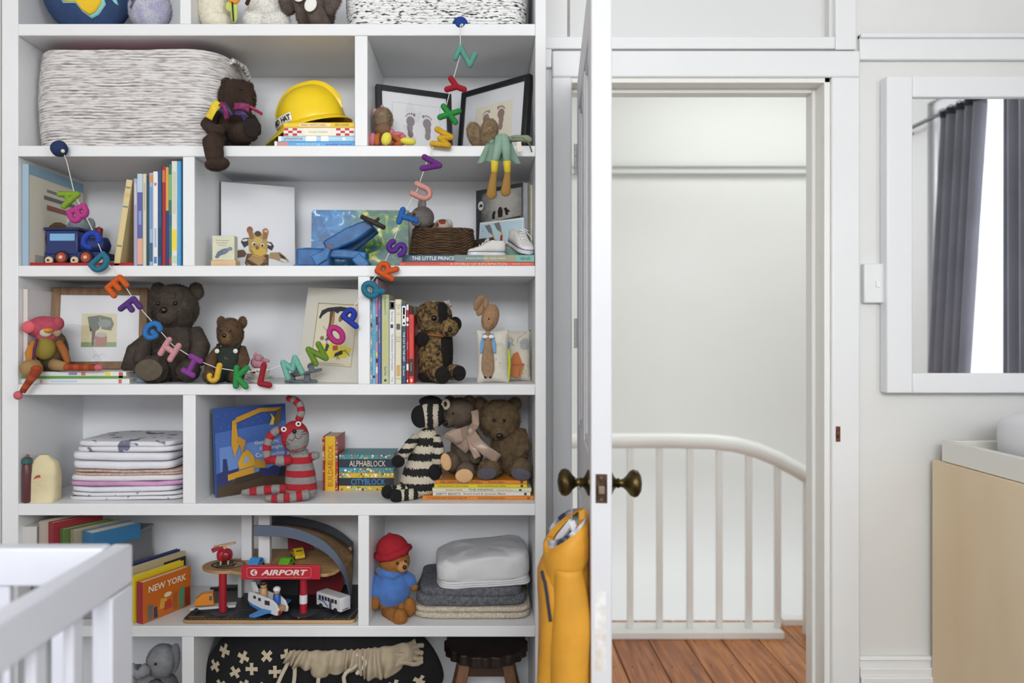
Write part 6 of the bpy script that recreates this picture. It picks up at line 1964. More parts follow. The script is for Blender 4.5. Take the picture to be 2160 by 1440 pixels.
t.rings('leg', [gy, rd_], [(622, fz - 22, .0), (580, fz - 22, -.012), (545, fz - 19, -.015), (516, fz - 16, -.02)], [10, 10, 10, 6], 7, m0=0)
# block books
Y = 2.2
f = fp(5, Y)
yl = 'e3b820'
def confetti(o, x0, x1, z0, z1, cols, n, seed, ycoord=-.0006, fl=None):
    rg = random.Random(seed)
    sh = []
    for i in range(n):
        cx_, cz = rg.uniform(x0, x1), rg.uniform(z0, z1)
        r_ = rg.uniform(.0016, .0036)
        cx_ = min(max(cx_, x0 + r_), x1 - r_)
        cz = min(max(cz, z0 + r_), z1 - r_) if z1 - z0 > 2 * r_ else (z0 + z1) / 2
        r2 = min(r_, (z1 - z0) / 2)
        c = rg.choice(cols)
        sh.append(('e', cx_, cz, r_, r2, 0, c) if rg.random() < .5 else ('p', [(cx_ - r_, cz - r2), (cx_ + r_, cz - r2), (cx_ + r_ * rg.random(), cz + r2), (cx_ - r_, cz + r2 * .6)], c))
    return printed(o, 'pattern_print', T(0, ycoord, 0) @ FRONT, sh, step=.00001)
b_ = bookU('chunky red and yellow block book standing upright beside two stacked block books', 681, 713, 919 + f - 1034, Y, 5, .115, 'b8352b', [('BUILDABLOCK', .54, .76, .34, 'c23a28')], [(.16, .82, 0, 1, yl)], name='board_book')
for q in b_.children:
    if q.name.startswith('title'):
        q.rotation_euler = (0, R(180), 0)
        q.location = (q.location.x + 32 * Y / F, 0, 2 * .46 * 115 * Y / F)
confetti(b_, .0002, .005, .004, .155, ['d98a3a', '7a2f3a', 'c9c0b0', 'e3b820', '8a2a26'], 26, 3, -.0008)
confetti(b_, .037, .0432, .004, .155, ['d98a3a', '7a2f5a', 'e6d9c0', 'e3b820', '4a8fa0'], 26, 4, -.0008)
a0 = Y / F
cf = ['e3c02a', '2f8f9a', 'e6e0cf', 'b5532f', '1f3a4a', '6fb8b5', 'd9a23a', 'ffffff']
b_ = bookL('chunky block book with a black band and sky blue lettering, lower of the stacked pair', 715, 831, f - 38, f, Y, .12, 'd9b52a', [('CITYBLOCK', .53, .62, .32, '3f8fd6')], [(0, 1, .28, .72, '1a2228')], name='board_book')
confetti(b_, .001, 115 * a0, .0005, 10 * a0, cf, 46, 5)
confetti(b_, .001, 115 * a0, 28 * a0, 37 * a0, cf, 46, 6)
b_ = bookL('chunky block book with a navy band and cream lettering, upper of the stacked pair', 715, 831, f - 77, f - 38, Y, .12, '4a8f9a', [('ALPHABLOCK', .52, .66, .32, 'e6dcc0')], [(0, 1, .28, .74, '1d2b3c')], name='board_book')
confetti(b_, .001, 115 * a0, .0005, 10 * a0, cf, 46, 7)
confetti(b_, .001, 115 * a0, 29 * a0, 38 * a0, cf, 46, 8)
# crocheted zebra
y = 2.12
fz = fp(5, y)
k = fz - 1045
t = Toy('crochet_zebra', 'black and cream crocheted zebra sitting between the block books and two bears', 'soft toy', 885, fz, y)
bk_ = mat('121113', .95, var=.3, vs=120, bump=.8, bs=240, vor=True)
zm = lambda per, off=0, ax=2, du=.5: band_mat('161517', 'c9c0ab', ax, per, du, .42, 230, off=off, bs=240, bump=.8)
body = G()
prof_ = [(0, 30), (.06, 42), (.25, 44), (.5, 36), (.8, 25), (.95, 20), (1, 10)]
def zb(u, v):
    a = 2 * math.pi * u
    r_ = np.interp(v, [q[0] for q in prof_], [q[1] for q in prof_])
    q = t.p(885 + 18 * v + r_ * math.cos(a), fz - 6 - 138 * v, .0)
    q.y += r_ * .8 * t.u * math.sin(a)
    return q
ob('body', body.sheet(zb, 36, 30, wrap=True).wobble(.0012, 60), zm(.041, .45), t.r, ang=80)
t.e('head', zm(.030, .2, 0, .55), (908, 872 + k, .0, 31, 31, 30, 0), fur=False, nu=28, nv=20, wob=.8)
t.e('muzzle', bk_, (888, 875 + k, -.016, 20, 24, 18, 4), fur=False, nu=22, nv=16)
t.e('forelock', bk_, (908, 844 + k, .0, 24, 12, 20), fur=False, wob=1)
g = G()
for s_, px in ((1, 939),):
    g = G().tube([t.p(px + 7 * math.cos(a), 851 - (6 if s_ < 0 else 0) + k + 9 * math.sin(a), .01) for a in [i * math.pi / 6 for i in range(12)]], 3.6 * t.u, 8, closed=True)
    ob('ear', g, mat('c9c0ab', .95, bump=.6, bs=240), t.r)
t.t('arm', zm(.026, .1), [(880, 918 + k, -.01), (866, 934 + k, -.025), (852, 954 + k, -.035)], [10, 12, 12], fur=False)
t.e('hand', bk_, (843, 966 + k, -.038, 14, 13, 13), fur=False)
t.t('arm', zm(.030, .3), [(920, 918 + k, -.005), (926, 945 + k, -.02), (922, 972 + k, -.025)], [10, 13, 12], fur=False)
t.e('hand', bk_, (917, 990 + k, -.028, 15, 18, 14), fur=False)
for (a, b), (c_, d_), off in (((878, fz - 18), (830, fz - 17), 0), ((888, fz - 12), (850, fz - 12), .5)):
    dd = -.035 if off == 0 else -.06
    t.t('leg', zm(.024, off, 0), [(a, b, -.01), ((a + c_) / 2, b, dd * .8), (c_, d_, dd)], [13, 12, 12], fur=False)
    t.e('foot', bk_, (c_ - 8, d_ + 1, dd - .004, 14, 14, 13), fur=False)
# five lying books under the two bears
Y = 2.075
f = fp(5, Y)
bookL('orange lying picture book, lowest of five under the two bears', 891, 1126, f - 9, f, Y, .22, 'd98428', [('THE GIRAFFE AND THE PELLY AND ME', .22, .36, .42, '5a2f14'), ('Roald Dahl/Quentin Blake', .62, .24, .5, '7a4416')], [(.94, .965, .2, .8, '8a5a2a')])
bookL('white lying picture book with dark lettering, second from the bottom under the two bears', 913, 1119, f - 17.5, f - 9, Y, .2, 'dcd8cf', [('DIRTY BEASTS', .16, .25, .55, '2a2a2c'), ('Roald Dahl & Quentin Blake', .53, .43, .6, '6d4a5a')], [(.935, .96, .15, .75, '3a3638')])
bookL('cream lying picture book with red and grey lettering, middle of five under the two bears', 912, 1121, f - 26, f - 17.5, Y, .2, 'd9d6b6', [('ROALD DAHL', .22, .17, .5, 'b5623f'), ('THE MINPINS', .49, .25, .6, '5c5c52'), ('Patrick Benson', .73, .16, .4, '97907a')], [(.875, .9, .2, .7, '3f3c34')])
bookL('bright yellow lying picture book under the two bears', 916, 1112, f - 33.5, f - 26, Y, .19, 'dccb22', [('THE ENORMOUS CROCODILE', .2, .33, .5, '4f4a14'), ('Roald Dahl/Quentin Blake', .62, .3, .6, '4f4a14')], [(.93, .955, .15, .85, '3a3614')])
bookL('orange lying picture book on top of the five, directly beneath the two bears', 919, 1112, f - 42, f - 33.5, Y, .19, 'd8872b', [('MRS ARMITAGE ON WHEELS', .28, .46, .6, '3f240f'), ('Quentin Blake', .66, .18, .55, '5a3414')], [(.925, .955, .2, .9, '6a3f18')])
zt = P(0, f - 42, Y).z
y = 2.17
fz = CY + (CH - zt - .0006) * F / y
tan_ = 'a'
# left bear: head turned to the left, satin bow
t = Toy('teddy_bear', 'grey brown teddy bear with a dusty pink satin bow and peach foot pads', 'teddy bear', 975, fz, y)
m = mat('6a5b4c', .95, var=.3, vs=60, bump=.5, bs=160)
k = fz - 1002
t.e('body', m, (985, 952 + k, .0, 34, 50, 30), wob=2)
t.e('head', m, (968, 873 + k, -.005, 34, 32, 30), wob=1)
t.e('muzzle', m, (947, 888 + k, -.02, 16, 15, 16))
t.e('ear', m, (990, 850 + k, .0, 14, 13, 8))
t.e('ear', m, (948, 850 + k, .01, 12, 12, 8))
t.t('arm', m, [(1002, 925 + k, -.02), (1010, 950 + k, -.035), (1000, 970 + k, -.045)], [12, 14, 12])
t.t('leg', m, [(962, 985 + k, -.01), (955, 975 + k, -.04), (950, 968 + k, -.06)], [18, 19, 20])
t.t('leg', m, [(985, 990 + k, -.01), (985, 988 + k, -.05), (983, 990 + k, -.075)], [18, 18, 20])
t.fur(mat('7a6a59', .95, var=.45, vs=40, h2='463a2f'), 9000, 2.6, .5, 51, .6)
t.e('nose', mat('131010', .4), (942, 891 + k, -.041, 4, 6, 4, 20), fur=False)
t.e('eye', mat('131010', .2), (957, 872 + k, -.042, 2.8, 2.8, 2.6), fur=False)
pc = mat('d9ac80', .9, var=.08, vs=80)
t.e('foot_pad', pc, (944, 967 + k, -.085, 11, 18, 4, 12), fur=False)
t.e('foot_pad', pc, (981, 993 + k, -.101, 18, 14, 4, 4), fur=False)
sat = mat('a8907f', .3, sheen=.3)
def loop(part, pts, wd):
    ribbon(t, pts, wd, sat, part, thick=.001)
loop('bow_loop', [(992, 910 + k, -.052), (975, 914 + k, -.075), (955, 918 + k, -.07), (950, 926 + k, -.062)], 30)
loop('bow_loop', [(992, 912 + k, -.052), (980, 930 + k, -.07), (970, 942 + k, -.06)], 34)
loop('bow_loop', [(994, 906 + k, -.055), (1004, 892 + k, -.07), (1003, 874 + k, -.055), (1001, 866 + k, -.045)], 15)
loop('bow_tail', [(994, 912 + k, -.06), (1008, 930 + k, -.085), (1026, 945 + k, -.09), (1050, 962 + k, -.08)], 22)
loop('bow_tail', [(992, 914 + k, -.06), (998, 938 + k, -.085), (1008, 958 + k, -.09)], 14)
t.e('bow_knot', sat, (994, 908 + k, -.06, 7, 9, 5), fur=False)
# right bear: curly
t = Toy('teddy_bear', 'curly golden brown teddy bear with grey foot pads in the right corner', 'teddy bear', 1065, fz, y)
m = mat('6f5b42', .95, var=.4, vs=70, bump=.6, bs=150)
t.e('body', m, (1075, 950 + k, .0, 40, 50, 34), wob=2)
hd = (1053, 888 + k, -.01, 44, 42, 36)
t.e('head', m, hd, wob=1.5)
t.e('muzzle', m, (1053, 908 + k, -.04, 20, 17, 16))
t.e('ear', m, (1013, 856 + k, .005, 15, 15, 9))
t.e('ear', m, (1086, 856 + k, .005, 14, 15, 9))
t.t('arm', m, [(1096, 912 + k, .0), (1101, 940 + k, -.015), (1084, 960 + k, -.03)], [14, 18, 16])
t.t('leg', m, [(1045, 986 + k, -.02), (1034, 984 + k, -.06), (1030, 984 + k, -.075)], [20, 22, 23])
t.t('leg', m, [(1085, 986 + k, -.02), (1095, 984 + k, -.05), (1098, 984 + k, -.07)], [20, 21, 22])
t.fur(mat('86704f', .95, var=.5, vs=50, h2='4a3a26'), 15000, 5, .6, 53, 1.1)
for px in (1041, 1062):
    t.e('eye', mat('131010', .2), (px, 884 + k, -.066, 3.2, 3.2, 3), fur=False)
t.e('nose', mat('131010', .4), (1053, 916 + k, -.064, 6.5, 5.5, 4), fur=False)
gp_ = mat('57525a', .9, var=.2, vs=120)
t.e('foot_pad', gp_, (1027, 988 + k, -.104, 20, 13, 4, 6), fur=False)
t.e('foot_pad', gp_, (1095, 990 + k, -.098, 20, 13, 4, -12), fur=False)
# ================================================================ row 6 left: books and the toy airport
z6, z7 = ZF[5], ZF[6]
def angled_book(label, x0, y0, Y0, ang, d, th, h, col, words=(), shapes=(), page=None, z=None):
    """upright board book, spine at the near end, turned by ang degrees from straight back to the right"""
    o = thing('board_book', label, 'book', (P(x0, 0, Y0).x, Y0, z6 + .001 if z is None else z), (0, 0, R(-ang)))
    _cover(o, th, h, d, col, False, page=page)
    if shapes:
        printed(o, 'cover_picture', T(th + .0003, 0, 0) @ SIDE, shapes, d, h)
    for tx, u, v, w_, hh, c in words:
        lettering(o, tx, hh * h, mat(c, .5), T(th + .0012, u * d, v * h) @ SIDE, w_ * d, name='title', bold=.02)
    return o
ny = [('p', [(.1, .03), (.2, .03), (.2, .4), (.1, .4)], '6a6a6a'), ('p', [(.22, .03), (.3, .03), (.28, .3), (.22, .3)], '3a3a44'), ('p', [(.32, .2), (.5, .2), (.48, .42), (.36, .45)], 'd9a23a'), ('p', [(.42, .12), (.6, .15), (.56, .36), (.44, .34)], 'b5432f'), ('p', [(.62, .06), (.7, .06), (.7, .5), (.62, .45)], 'a85a2a'), ('p', [(.74, .05), (.84, .05), (.84, .6), (.74, .5)], '4a8f6a'), ('p', [(.86, .03), (.97, .03), (.97, .5), (.86, .5)], '8a3426'), ('e', .5, .5, .08, .06, 0, 'e0d2b0')]
o = angled_book('orange city board book with white lettering and a crimson spine, beside the toy airport', 289, 0, 2.05, 26, .165, .022, .112, 'c9691f', [('NEW YORK', .5, .78, .78, .16, 'e6dcc8')], ny)
ob('spine_panel', G().box(0, .022, -.0004, 0, 0, .112), mat('a3263c', .45), o, smooth=False)
angled_book('bright yellow board book directly behind the orange city book', 275, 0, 2.055, 26, .17, .014, .125, 'dcc21f')
angled_book('cream and black board book leaning behind the yellow one', 263, 0, 2.07, 26, .2, .012, .14, 'b9a884', shapes=[('p', [(.6, .2), (1, .2), (1, .9), (.6, .9)], '2a2a2a')])
angled_book('dark blue board book behind the cream and black one', 246, 0, 2.1, 26, .21, .012, .135, '2c3a66')
angled_book('black and yellow board book farther left behind the cot', 225, 0, 2.08, 26, .2, .016, .13, '26251f', shapes=[('p', [(.3, .2), (.8, .2), (.8, .8), (.3, .8)], 'd3b52a')])
# board books lying on a box behind the cot
zbx = P(0, 1150, 2.06).z
crate = thing('storage_box', 'low white storage box behind the cot carrying a few books', 'box', (-1.126, 2.18, z6 + .001))
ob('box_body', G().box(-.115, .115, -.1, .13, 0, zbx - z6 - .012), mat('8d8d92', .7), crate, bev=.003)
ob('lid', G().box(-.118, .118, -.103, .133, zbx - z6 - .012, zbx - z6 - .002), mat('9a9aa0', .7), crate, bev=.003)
for k, (x0, x1, h_, c, lb) in enumerate(((45, 76, .055, 'c9c6c4', 'white board book with a patterned spine behind the cot'), (80, 96, .07, 'b5a89a', 'beige board book beside the white one behind the cot'), (100, 118, .068, '8a2530', 'dark red board book behind the cot'), (124, 140, .05, '4f6a35', 'olive green board book behind the cot'), (146, 164, .047, '8f8570', 'khaki board book behind the cot'), (172, 210, .044, '2f6a94', 'teal blue board book, rightmost of those behind the cot'))):
    o = angled_book(lb, x0 + 2, 0, 2.05, 33 if k else 0, .14, (x1 - x0) * .00125, h_, c, z=zbx - .0015)
# toy airport
y = 2.09
t = Toy('toy_airport', 'wooden toy airport with a red sign, red pillars and a curved grey ramp', 'toy airport', 560, fp(6, y), y)
wdm = mat('c09a6c', .5, var=.3, vs=10, h2='a37e54', stretch=(.5, 6, 6))
asp = mat('25272c', .45, var=.15, vs=30)
def pl(px, Y, z=0):
    return Vector(((px - CX) * Y / F, Y, z)) - Vector((t.o.x, t.o.y, 0))
bz = z6 + .001 - t.o.z
BF, BB = 2.045, 2.34
x0, x1 = pl(382, BF).x, pl(749, BF).x
rr = .018
base = [(x - 0, yy) for x, yy in rrect(x0, x1, BF - y, BB - y, rr)]
ob('base_board', G().prism(base, .0085, T(0, 0, bz)), wdm, t.r, bev=.001)
ob('tarmac', G().prism([(x, yy) for x, yy in rrect(x0 + .002, x1 - .002, BF - y + .002, BB - y - .002, rr)], .0008, T(0, 0, bz + .0085)), asp, t.r)
zt_ = bz + .0093
def road(part, pts, wd, c):
    g = G()
    for a, b in pts:
        d = Vector((b[0] - a[0], b[1] - a[1])).normalized()
        n_ = Vector((-d.y, d.x)) * wd / 2
        g.add([(a[0] - n_.x, a[1] - n_.y, zt_ + .0003), (b[0] - n_.x, b[1] - n_.y, zt_ + .0003), (b[0] + n_.x, b[1] + n_.y, zt_ + .0003), (a[0] + n_.x, a[1] + n_.y, zt_ + .0003)], [(0, 1, 2, 3)])
    return ob(part, g, mat(c, .6), t.r, smooth=False)
yl_ = BF - y
road('dash_marking', [((x0 + .02 + i * .0125, yl_ + .008), (x0 + .028 + i * .0125, yl_ + .008)) for i in range(18)] + [((x1 - .085 + i * .0125, yl_ + .008), (x1 - .077 + i * .0125, yl_ + .008)) for i in range(6)], .002, 'c9b526')
road('lane_marking', [((pl(q, BF).x, yl_ + .006), (pl(q, BF).x + .018, yl_ + .07)) for q in (470, 520, 565, 697)] + [((x1 - .02, yl_ + .012), (x1 - .005, yl_ + .1)), ((x0 + .1, yl_ + .075), (x1 - .03, yl_ + .078))], .0016, '8f9094')
road('arrow_marking', [((pl(626, BF).x, yl_ + .012), (pl(630, BF).x, yl_ + .03)), ((pl(620, BF).x, yl_ + .03), (pl(636, BF).x, yl_ + .03))], .004, 'c9b526')
road('runway_marking', [((x0 + .012 + i * .006, yl_ + .02), (x0 + .016 + i * .006, yl_ + .028)) for i in range(7)], .003, 'a08f22')
rdp = mat('a3182a', .4)
def zpx(py, Y):
    return CH - (py - CY) * Y / F - t.o.z
DZ = zpx(1213, 2.09)                         # top deck underside
for px, Yp in ((470, 2.11), (640, 2.10)):
    c = pl(px, Yp)
    ob('pillar_foot', G().lathe([(.034, 0), (.034, .0012)], 28, T(c.x, c.y, zt_)), mat('3c4046', .5), t.r)
    ob('pillar', G().lathe([(.0105, 0), (.0105, DZ - zt_ - .0012)], 20, T(c.x, c.y, zt_ + .0012)), rdp, t.r)
    if px == 640:
        ob('pillar_band', G().lathe([(.0110, 0), (.0110, .024)], 20, T(c.x, c.y, zt_ + .027)), mat('d9d9dc', .4), t.r)
# upper deck: helipad lobe on the left, parking deck to the right
deck = []
hc = pl(482, 2.16)
for i in range(17):
    a = R(70 + 220 * i / 16)
    deck.append((hc.x + .072 * math.cos(a) * 1.0, hc.y + .06 * math.sin(a)))
deck += [(pl(520, 2.10).x, yl_ + .035), (pl(690, 2.08).x, yl_ + .03), (pl(707, 2.1).x, yl_ + .05), (pl(742, 2.2).x, yl_ + .15), (pl(742, 2.3).x, BB - y - .02), (pl(520, 2.3).x, BB - y - .02)]
ob('upper_deck', G().prism(deck, .009, T(0, 0, DZ)), wdm, t.r, bev=.0012)
DT = DZ + .009
ob('helipad_ring', G().tube([(hc.x + .045 * math.cos(a), hc.y + .036 * math.sin(a), DT + .0003) for a in [i * math.pi / 16 for i in range(32)]], .0035, 6, closed=True, sq=(1, .1), up=(0, 0, 1)), asp, t.r)
ob('helipad_letter', G().box(hc.x - .02, hc.x - .014, hc.y - .016, hc.y + .016, DT, DT + .0004).box(hc.x + .014, hc.x + .02, hc.y - .016, hc.y + .016, DT, DT + .0004).box(hc.x - .014, hc.x + .014, hc.y - .003, hc.y + .003, DT, DT + .0004), asp, t.r, smooth=False)
sg = pl(509, 2.062)
sx1 = pl(675, 2.062).x
s0, s1 = zpx(1222, 2.062), zpx(1192, 2.062)
sn = ob('sign', G().box(sg.x, sx1, 2.062 - y, 2.068 - y, s0, s1), mat('b31a2c', .4), t.r, bev=.001)
mx_, mz_ = (sg.x + sx1) / 2, (s0 + s1) / 2
lettering(sn, 'AIRPORT', .0155, mat('d9cfc9', .5), T(mx_ + .010, 2.0617 - y, mz_) @ FRONT, .127, name='sign_letters', bold=.035, shear=.25)
printed(sn, 'sign_logo', T(mx_ - .073, 2.0615 - y, mz_) @ FRONT, [('e', 0, 0, .0095, .0088, 0, 'd9cfc9'), ('p', [(-.006, -.002), (.002, .007), (.005, .006), (.001, .0), (.005, -.004), (.001, -.007), (-.001, -.003)], 'b31a2c')])
fr_ = [(mx_ - .092, mz_ - .0135), (mx_ + .083, mz_ - .0135), (mx_ + .083, mz_ + .0135), (mx_ - .092, mz_ + .0135)]
ob('sign_border', G().tube([(a, 2.0617 - y, b) for a, b in dense(rrect(mx_ - .092, mx_ + .083, mz_ - .0135, mz_ + .0135, .006), .02)], .0006, 5, closed=True, up=(0, 1, 0)), mat('c98a8a', .5), sn)
for px in (560, 622):
    ob('sign_screw', G().lathe([(.0018, 0), (.0015, .001)], 10, T(pl(px, 2.062).x, 2.062 - y, s0 + .006, rx=90)), mat('c9b08a', .4, metal=.7), sn)
# tower posts, ramp, garage block, red disc
wtp = mat('d9d9dc', .45)
ztop = Z_(1090) - t.o.z
for a, b, Yp in ((509, 531, 2.2), (545, 569, 2.17)):
    ob('tower_post', G().box(pl(a, Yp).x, pl(b, Yp).x, Yp - y, Yp - y + .022, DT, ztop - .004), wtp, t.r, bev=.001)
ob('tower_panel', G().box(pl(506, 2.26).x, pl(514, 2.26).x + .03, 2.26 - y, 2.266 - y, zt_, DZ), wtp, t.r, bev=.001)
ob('tower_leg', G().box(pl(506, 2.24).x, pl(514, 2.24).x, 2.22 - y, 2.24 - y, zt_, DZ), wtp, t.r, bev=.001)
grm = mat('4c535d', .45, var=.1, vs=20)
def ramp_wall(part, pts, hgt, th, m):
    """vertical strip following a path of (x,y,z), standing hgt tall, th thick"""
    vs, fs = [], []
    P3 = [Vector(p) for p in pts]
    for i, p in enumerate(P3):
        a, b = P3[max(0, i - 1)], P3[min(len(P3) - 1, i + 1)]
        d = (b - a)
        n_ = Vector((-d.y, d.x, 0))
        n_ = n_.normalized() * th / 2 if n_.length > 1e-6 else Vector((0, th / 2, 0))
        vs += [p - n_, p + n_, p + n_ + Vector((0, 0, hgt)), p - n_ + Vector((0, 0, hgt))]
    for i in range(len(P3) - 1):
        o_, q = i * 4, i * 4 + 4
        for k in range(4):
            r_ = (k + 1) % 4
            fs.append((o_ + k, q + k, q + r_, o_ + r_))
    fs += [(0, 1, 2, 3), (len(vs) - 1, len(vs) - 2, len(vs) - 3, len(vs) - 4)]
    return ob(part, G().add(vs, fs), m, t.r, bev=.001)
def interp(pts, n):
    P3 = np.array(pts, float)
    s_ = np.linspace(0, len(pts) - 1, n)
    out = []
    for q in s_:                       # Catmull-Rom
        i = min(int(q), len(pts) - 2)
        f_ = q - i
        a, b, c, d = P3[max(0, i - 1)], P3[i], P3[i + 1], P3[min(len(pts) - 1, i + 2)]
        out.append(.5 * ((2 * b) + (c - a) * f_ + (2 * a - 5 * b + 4 * c - d) * f_ ** 2 + (3 * b - 3 * c + d - a) * f_ ** 3))
    return [tuple(v) for v in out]
def at(px, py, Y):
    q = pl(px, Y)
    return (q.x, q.y, zpx(py, Y))
outer = interp([at(536, 1130, 2.10), at(580, 1131, 2.10), at(620, 1136, 2.10), at(660, 1150, 2.10), at(694, 1172, 2.105), at(718, 1202, 2.115), at(733, 1235, 2.13), at(740, 1275, 2.15)], 30)
inner = interp([at(573, 1108, 2.28), at(610, 1108, 2.28), at(650, 1114, 2.28), at(690, 1126, 2.28), at(720, 1142, 2.28), at(745, 1163, 2.28)], 24)
ramp_wall('ramp_wall', outer, .030, .006, mat('566072', .45, var=.08, vs=20))
ramp_wall('ramp_wall', inner, .028, .006, mat('3c424b', .45, var=.1, vs=20))
iu = interp(inner, 30)
ob('ramp_floor', G().sheet(lambda u, v: Vector(outer[min(29, int(u * 29 + .5))]).lerp(Vector(iu[min(29, int(u * 29 + .5))]), v) + Vector((0, 0, .004)), 29, 4), wdm, t.r, solid=.004)
ob('ramp_block', G().box(pl(718, 2.3).x, pl(745, 2.3).x, 2.27 - y, 2.3 - y, zpx(1186, 2.28), zpx(1152, 2.28)), wdm, t.r, bev=.001)
ob('garage_block', G().box(pl(568, 2.3).x, pl(640, 2.3).x, 2.24 - y, BB - y - .02, zt_, DZ), mat('1d1e22', .5), t.r, bev=.001)
ob('garage_panel', G().box(pl(445, 2.3).x, pl(500, 2.3).x, 2.29 - y, 2.3 - y, zt_, zpx(1237, 2.3)), mat('1d1e22', .5), t.r, bev=.001)
ob('turntable', G().lathe([(.058, 0), (.058, .012)], 36, T(pl(685, 2.26).x, 2.26 - y, zpx(1225, 2.26), rx=90)), mat('7a1622', .45), t.r)
ob('red_roof', G().box(pl(607, 2.3).x, pl(660, 2.3).x, 2.3 - y, 2.31 - y, DT, zpx(1135, 2.3)), mat('7a1622', .45), t.r, bev=.001)
ground6, deck6 = zt_ + t.o.z, DT + t.o.z
# toy vehicles
def car(name, label, px, Y, z, rz, L_, W, H, m, body, cab, cat='toy car', wr=.0055, extra=None, group=None):
    o = thing(name, label, cat, (P(px, 0, Y).x, Y, z), (0, 0, R(rz)), group)
    poly = [(a * L_, b * H + wr * .7) for a, b in body]
    ob('body', G(T(0, W / 2, 0, rx=90)).prism(poly, W), m, o, bev=.0012)
    if cab:
        ob('windows', G(T(0, W / 2 + .0003, 0, rx=90)).prism([(a * L_, b * H + wr * .7) for a, b in cab], W + .0006), mat('2a3036', .2), o)
    for a in (-.3, .3):
        for s_ in (-1, 1):
            ob('wheel', G().lathe([(wr, 0), (wr, .0035)], 16, T(a * L_, s_ * (W / 2 - .001) + (0 if s_ < 0 else .0035), wr, rx=90)), mat('1b1b1d', .6), o, bev=.0006)
    if extra:
        extra(o)
    return o
ROUND = [(-.5, 0), (-.5, .35), (-.42, .75), (-.2, 1), (.12, 1), (.32, .72), (.48, .55), (.5, 0)]
car('toy_car', 'small sky blue wooden toy car parked on the airport deck', 540, 2.13, deck6, -100, .042, .030, .024, mat('3f8fd0', .35), ROUND, [(-.1, .6), (-.05, .88), (.1, .88), (.2, .6)])
car('toy_car', 'small lime green wooden toy car parked on the airport deck', 604, 2.13, deck6, -100, .042, .030, .024, mat('5faa2a', .35), ROUND, [(-.1, .6), (-.05, .88), (.1, .88), (.2, .6)])
def ystripe(o):
    ob('windscreen', G().box(.010, .0105, -.009, .009, .018, .026), mat('2a3036', .2), o)
    for s_ in (-1, 1):
        ob('headlamp', G().ell((.024, s_ * .010, .012), .0025), mat('e6e0c0', .2), o)
car('toy_car', 'small yellow beetle shaped toy car behind the green one on the airport deck', 629, 2.22, deck6, -62, .05, .029, .026, mat('d3b51f', .3), [(-.5, .05), (-.5, .3), (-.36, .6), (-.2, .95), (.05, 1), (.22, .7), (.4, .5), (.5, .3), (.5, .05)], [(-.24, .62), (-.14, .88), (.03, .9), (.14, .62)], extra=ystripe)
def truck(o):
    ob('cab', G(T(0, .014, 0, rx=90)).prism([(-.045, .018), (-.043, .034), (-.024, .050), (.004, .050), (.008, .018)], .028), mat('d98522', .35), o, bev=.002)
    ob('cab_window', G().box(-.005, .002, -.0145, .0145, .032, .044), mat('4a5a6a', .2), o)
car('toy_truck', 'orange cabbed wooden toy truck with a white bed by the left red pillar', 447, 2.12, ground6, 12, .13, .03, .009, mat('c9c7c2', .45), [(-.44, .3), (-.44, 1), (.5, 1), (.5, .3)], None, cat='toy truck', wr=.007, extra=truck)
def busbits(o):
    for s_ in (-1, 1):
        for k in range(6):
            ob('window', G().box(-.04 + k * .0125 + (.004 if k > 3 else 0), -.031 + k * .0125 + (.004 if k > 3 else 0), s_ * .0182 - .0004, s_ * .0182 + .0004, .027, .038), mat('3a3d44', .2), o)
        ob('door', G().box(.004, .014, s_ * .0182 - .0006, s_ * .0182 + .0006, .009, .036), mat('5a5d64', .3), o)
        printed(o, 'swoosh', T(0, s_ * .0184, 0) @ FRONT if s_ < 0 else T(0, .0184, 0, rz=180) @ FRONT, [('p', [(-.045, .024), (-.02, .022), (-.004, .012), (0, .008), (-.002, .016), (-.018, .026), (-.045, .027)] if s_ < 0 else [(.045, .024), (.02, .022), (0, .008), (.018, .026)], '3a66b5')])
    printed(o, 'number_plate', T(.0512, 0, 0, rz=90) @ FRONT, [('p', [(-.012, .010), (.012, .010), (.012, .015), (-.012, .015)], 'a9aab0'), ('l', [(-.009, .0125), (.009, .0125)], .002, '5a5a60')])
car('toy_bus', 'white wooden toy bus with blue swoosh beside the right red pillar', 703, 2.125, ground6, -38, .102, .036, .040, mat('dcdcde', .3), [(-.5, .06), (-.5, .92), (-.47, 1), (.47, 1), (.5, .92), (.5, .06)], None, cat='toy bus', wr=.008, extra=busbits)
# helicopter on the pad
o = thing('toy_helicopter', 'red wooden toy helicopter standing on the round pad of the toy airport', 'toy helicopter', (P(474, 0, 2.15).x, 2.15, deck6), (0, 0, R(15)), None)
ob('cabin', G().ell((0, 0, .030), (.022, .018, .018), 20, 14, .8), mat('a8182c', .35), o)
ob('nose_panel', G().ell((.004, -.016, .030), (.012, .005, .013)), mat('7a0f20', .3), o)
ob('rotor_mast', G().tube([(0, 0, .046), (0, 0, .056)], .004, 10), mat('c9a878', .5), o)
ob('rotor_blade', G(T(0, 0, .056, ry=-12, rz=-20)).box(-.032, .032, -.005, .005, 0, .005), mat('c09a6c', .5), o, bev=.001)
ob('tail', G(T(-.012, .004, .045, ry=-20)).box(-.022, .008, -.004, .004, 0, .012), mat('8f1a2a', .4), o, bev=.001)
for s_ in (-1, 1):
    ob('skid', G().tube([(-.022, s_ * .014, .004), (.022, s_ * .014, .004)], .003, 8), mat('1d1d20', .5), o)
    for xx in (-.01, .01):
        ob('strut', G().tube([(xx, s_ * .009, .016), (xx, s_ * .014, .004)], .0026, 8), mat('c09a6c', .5), o)
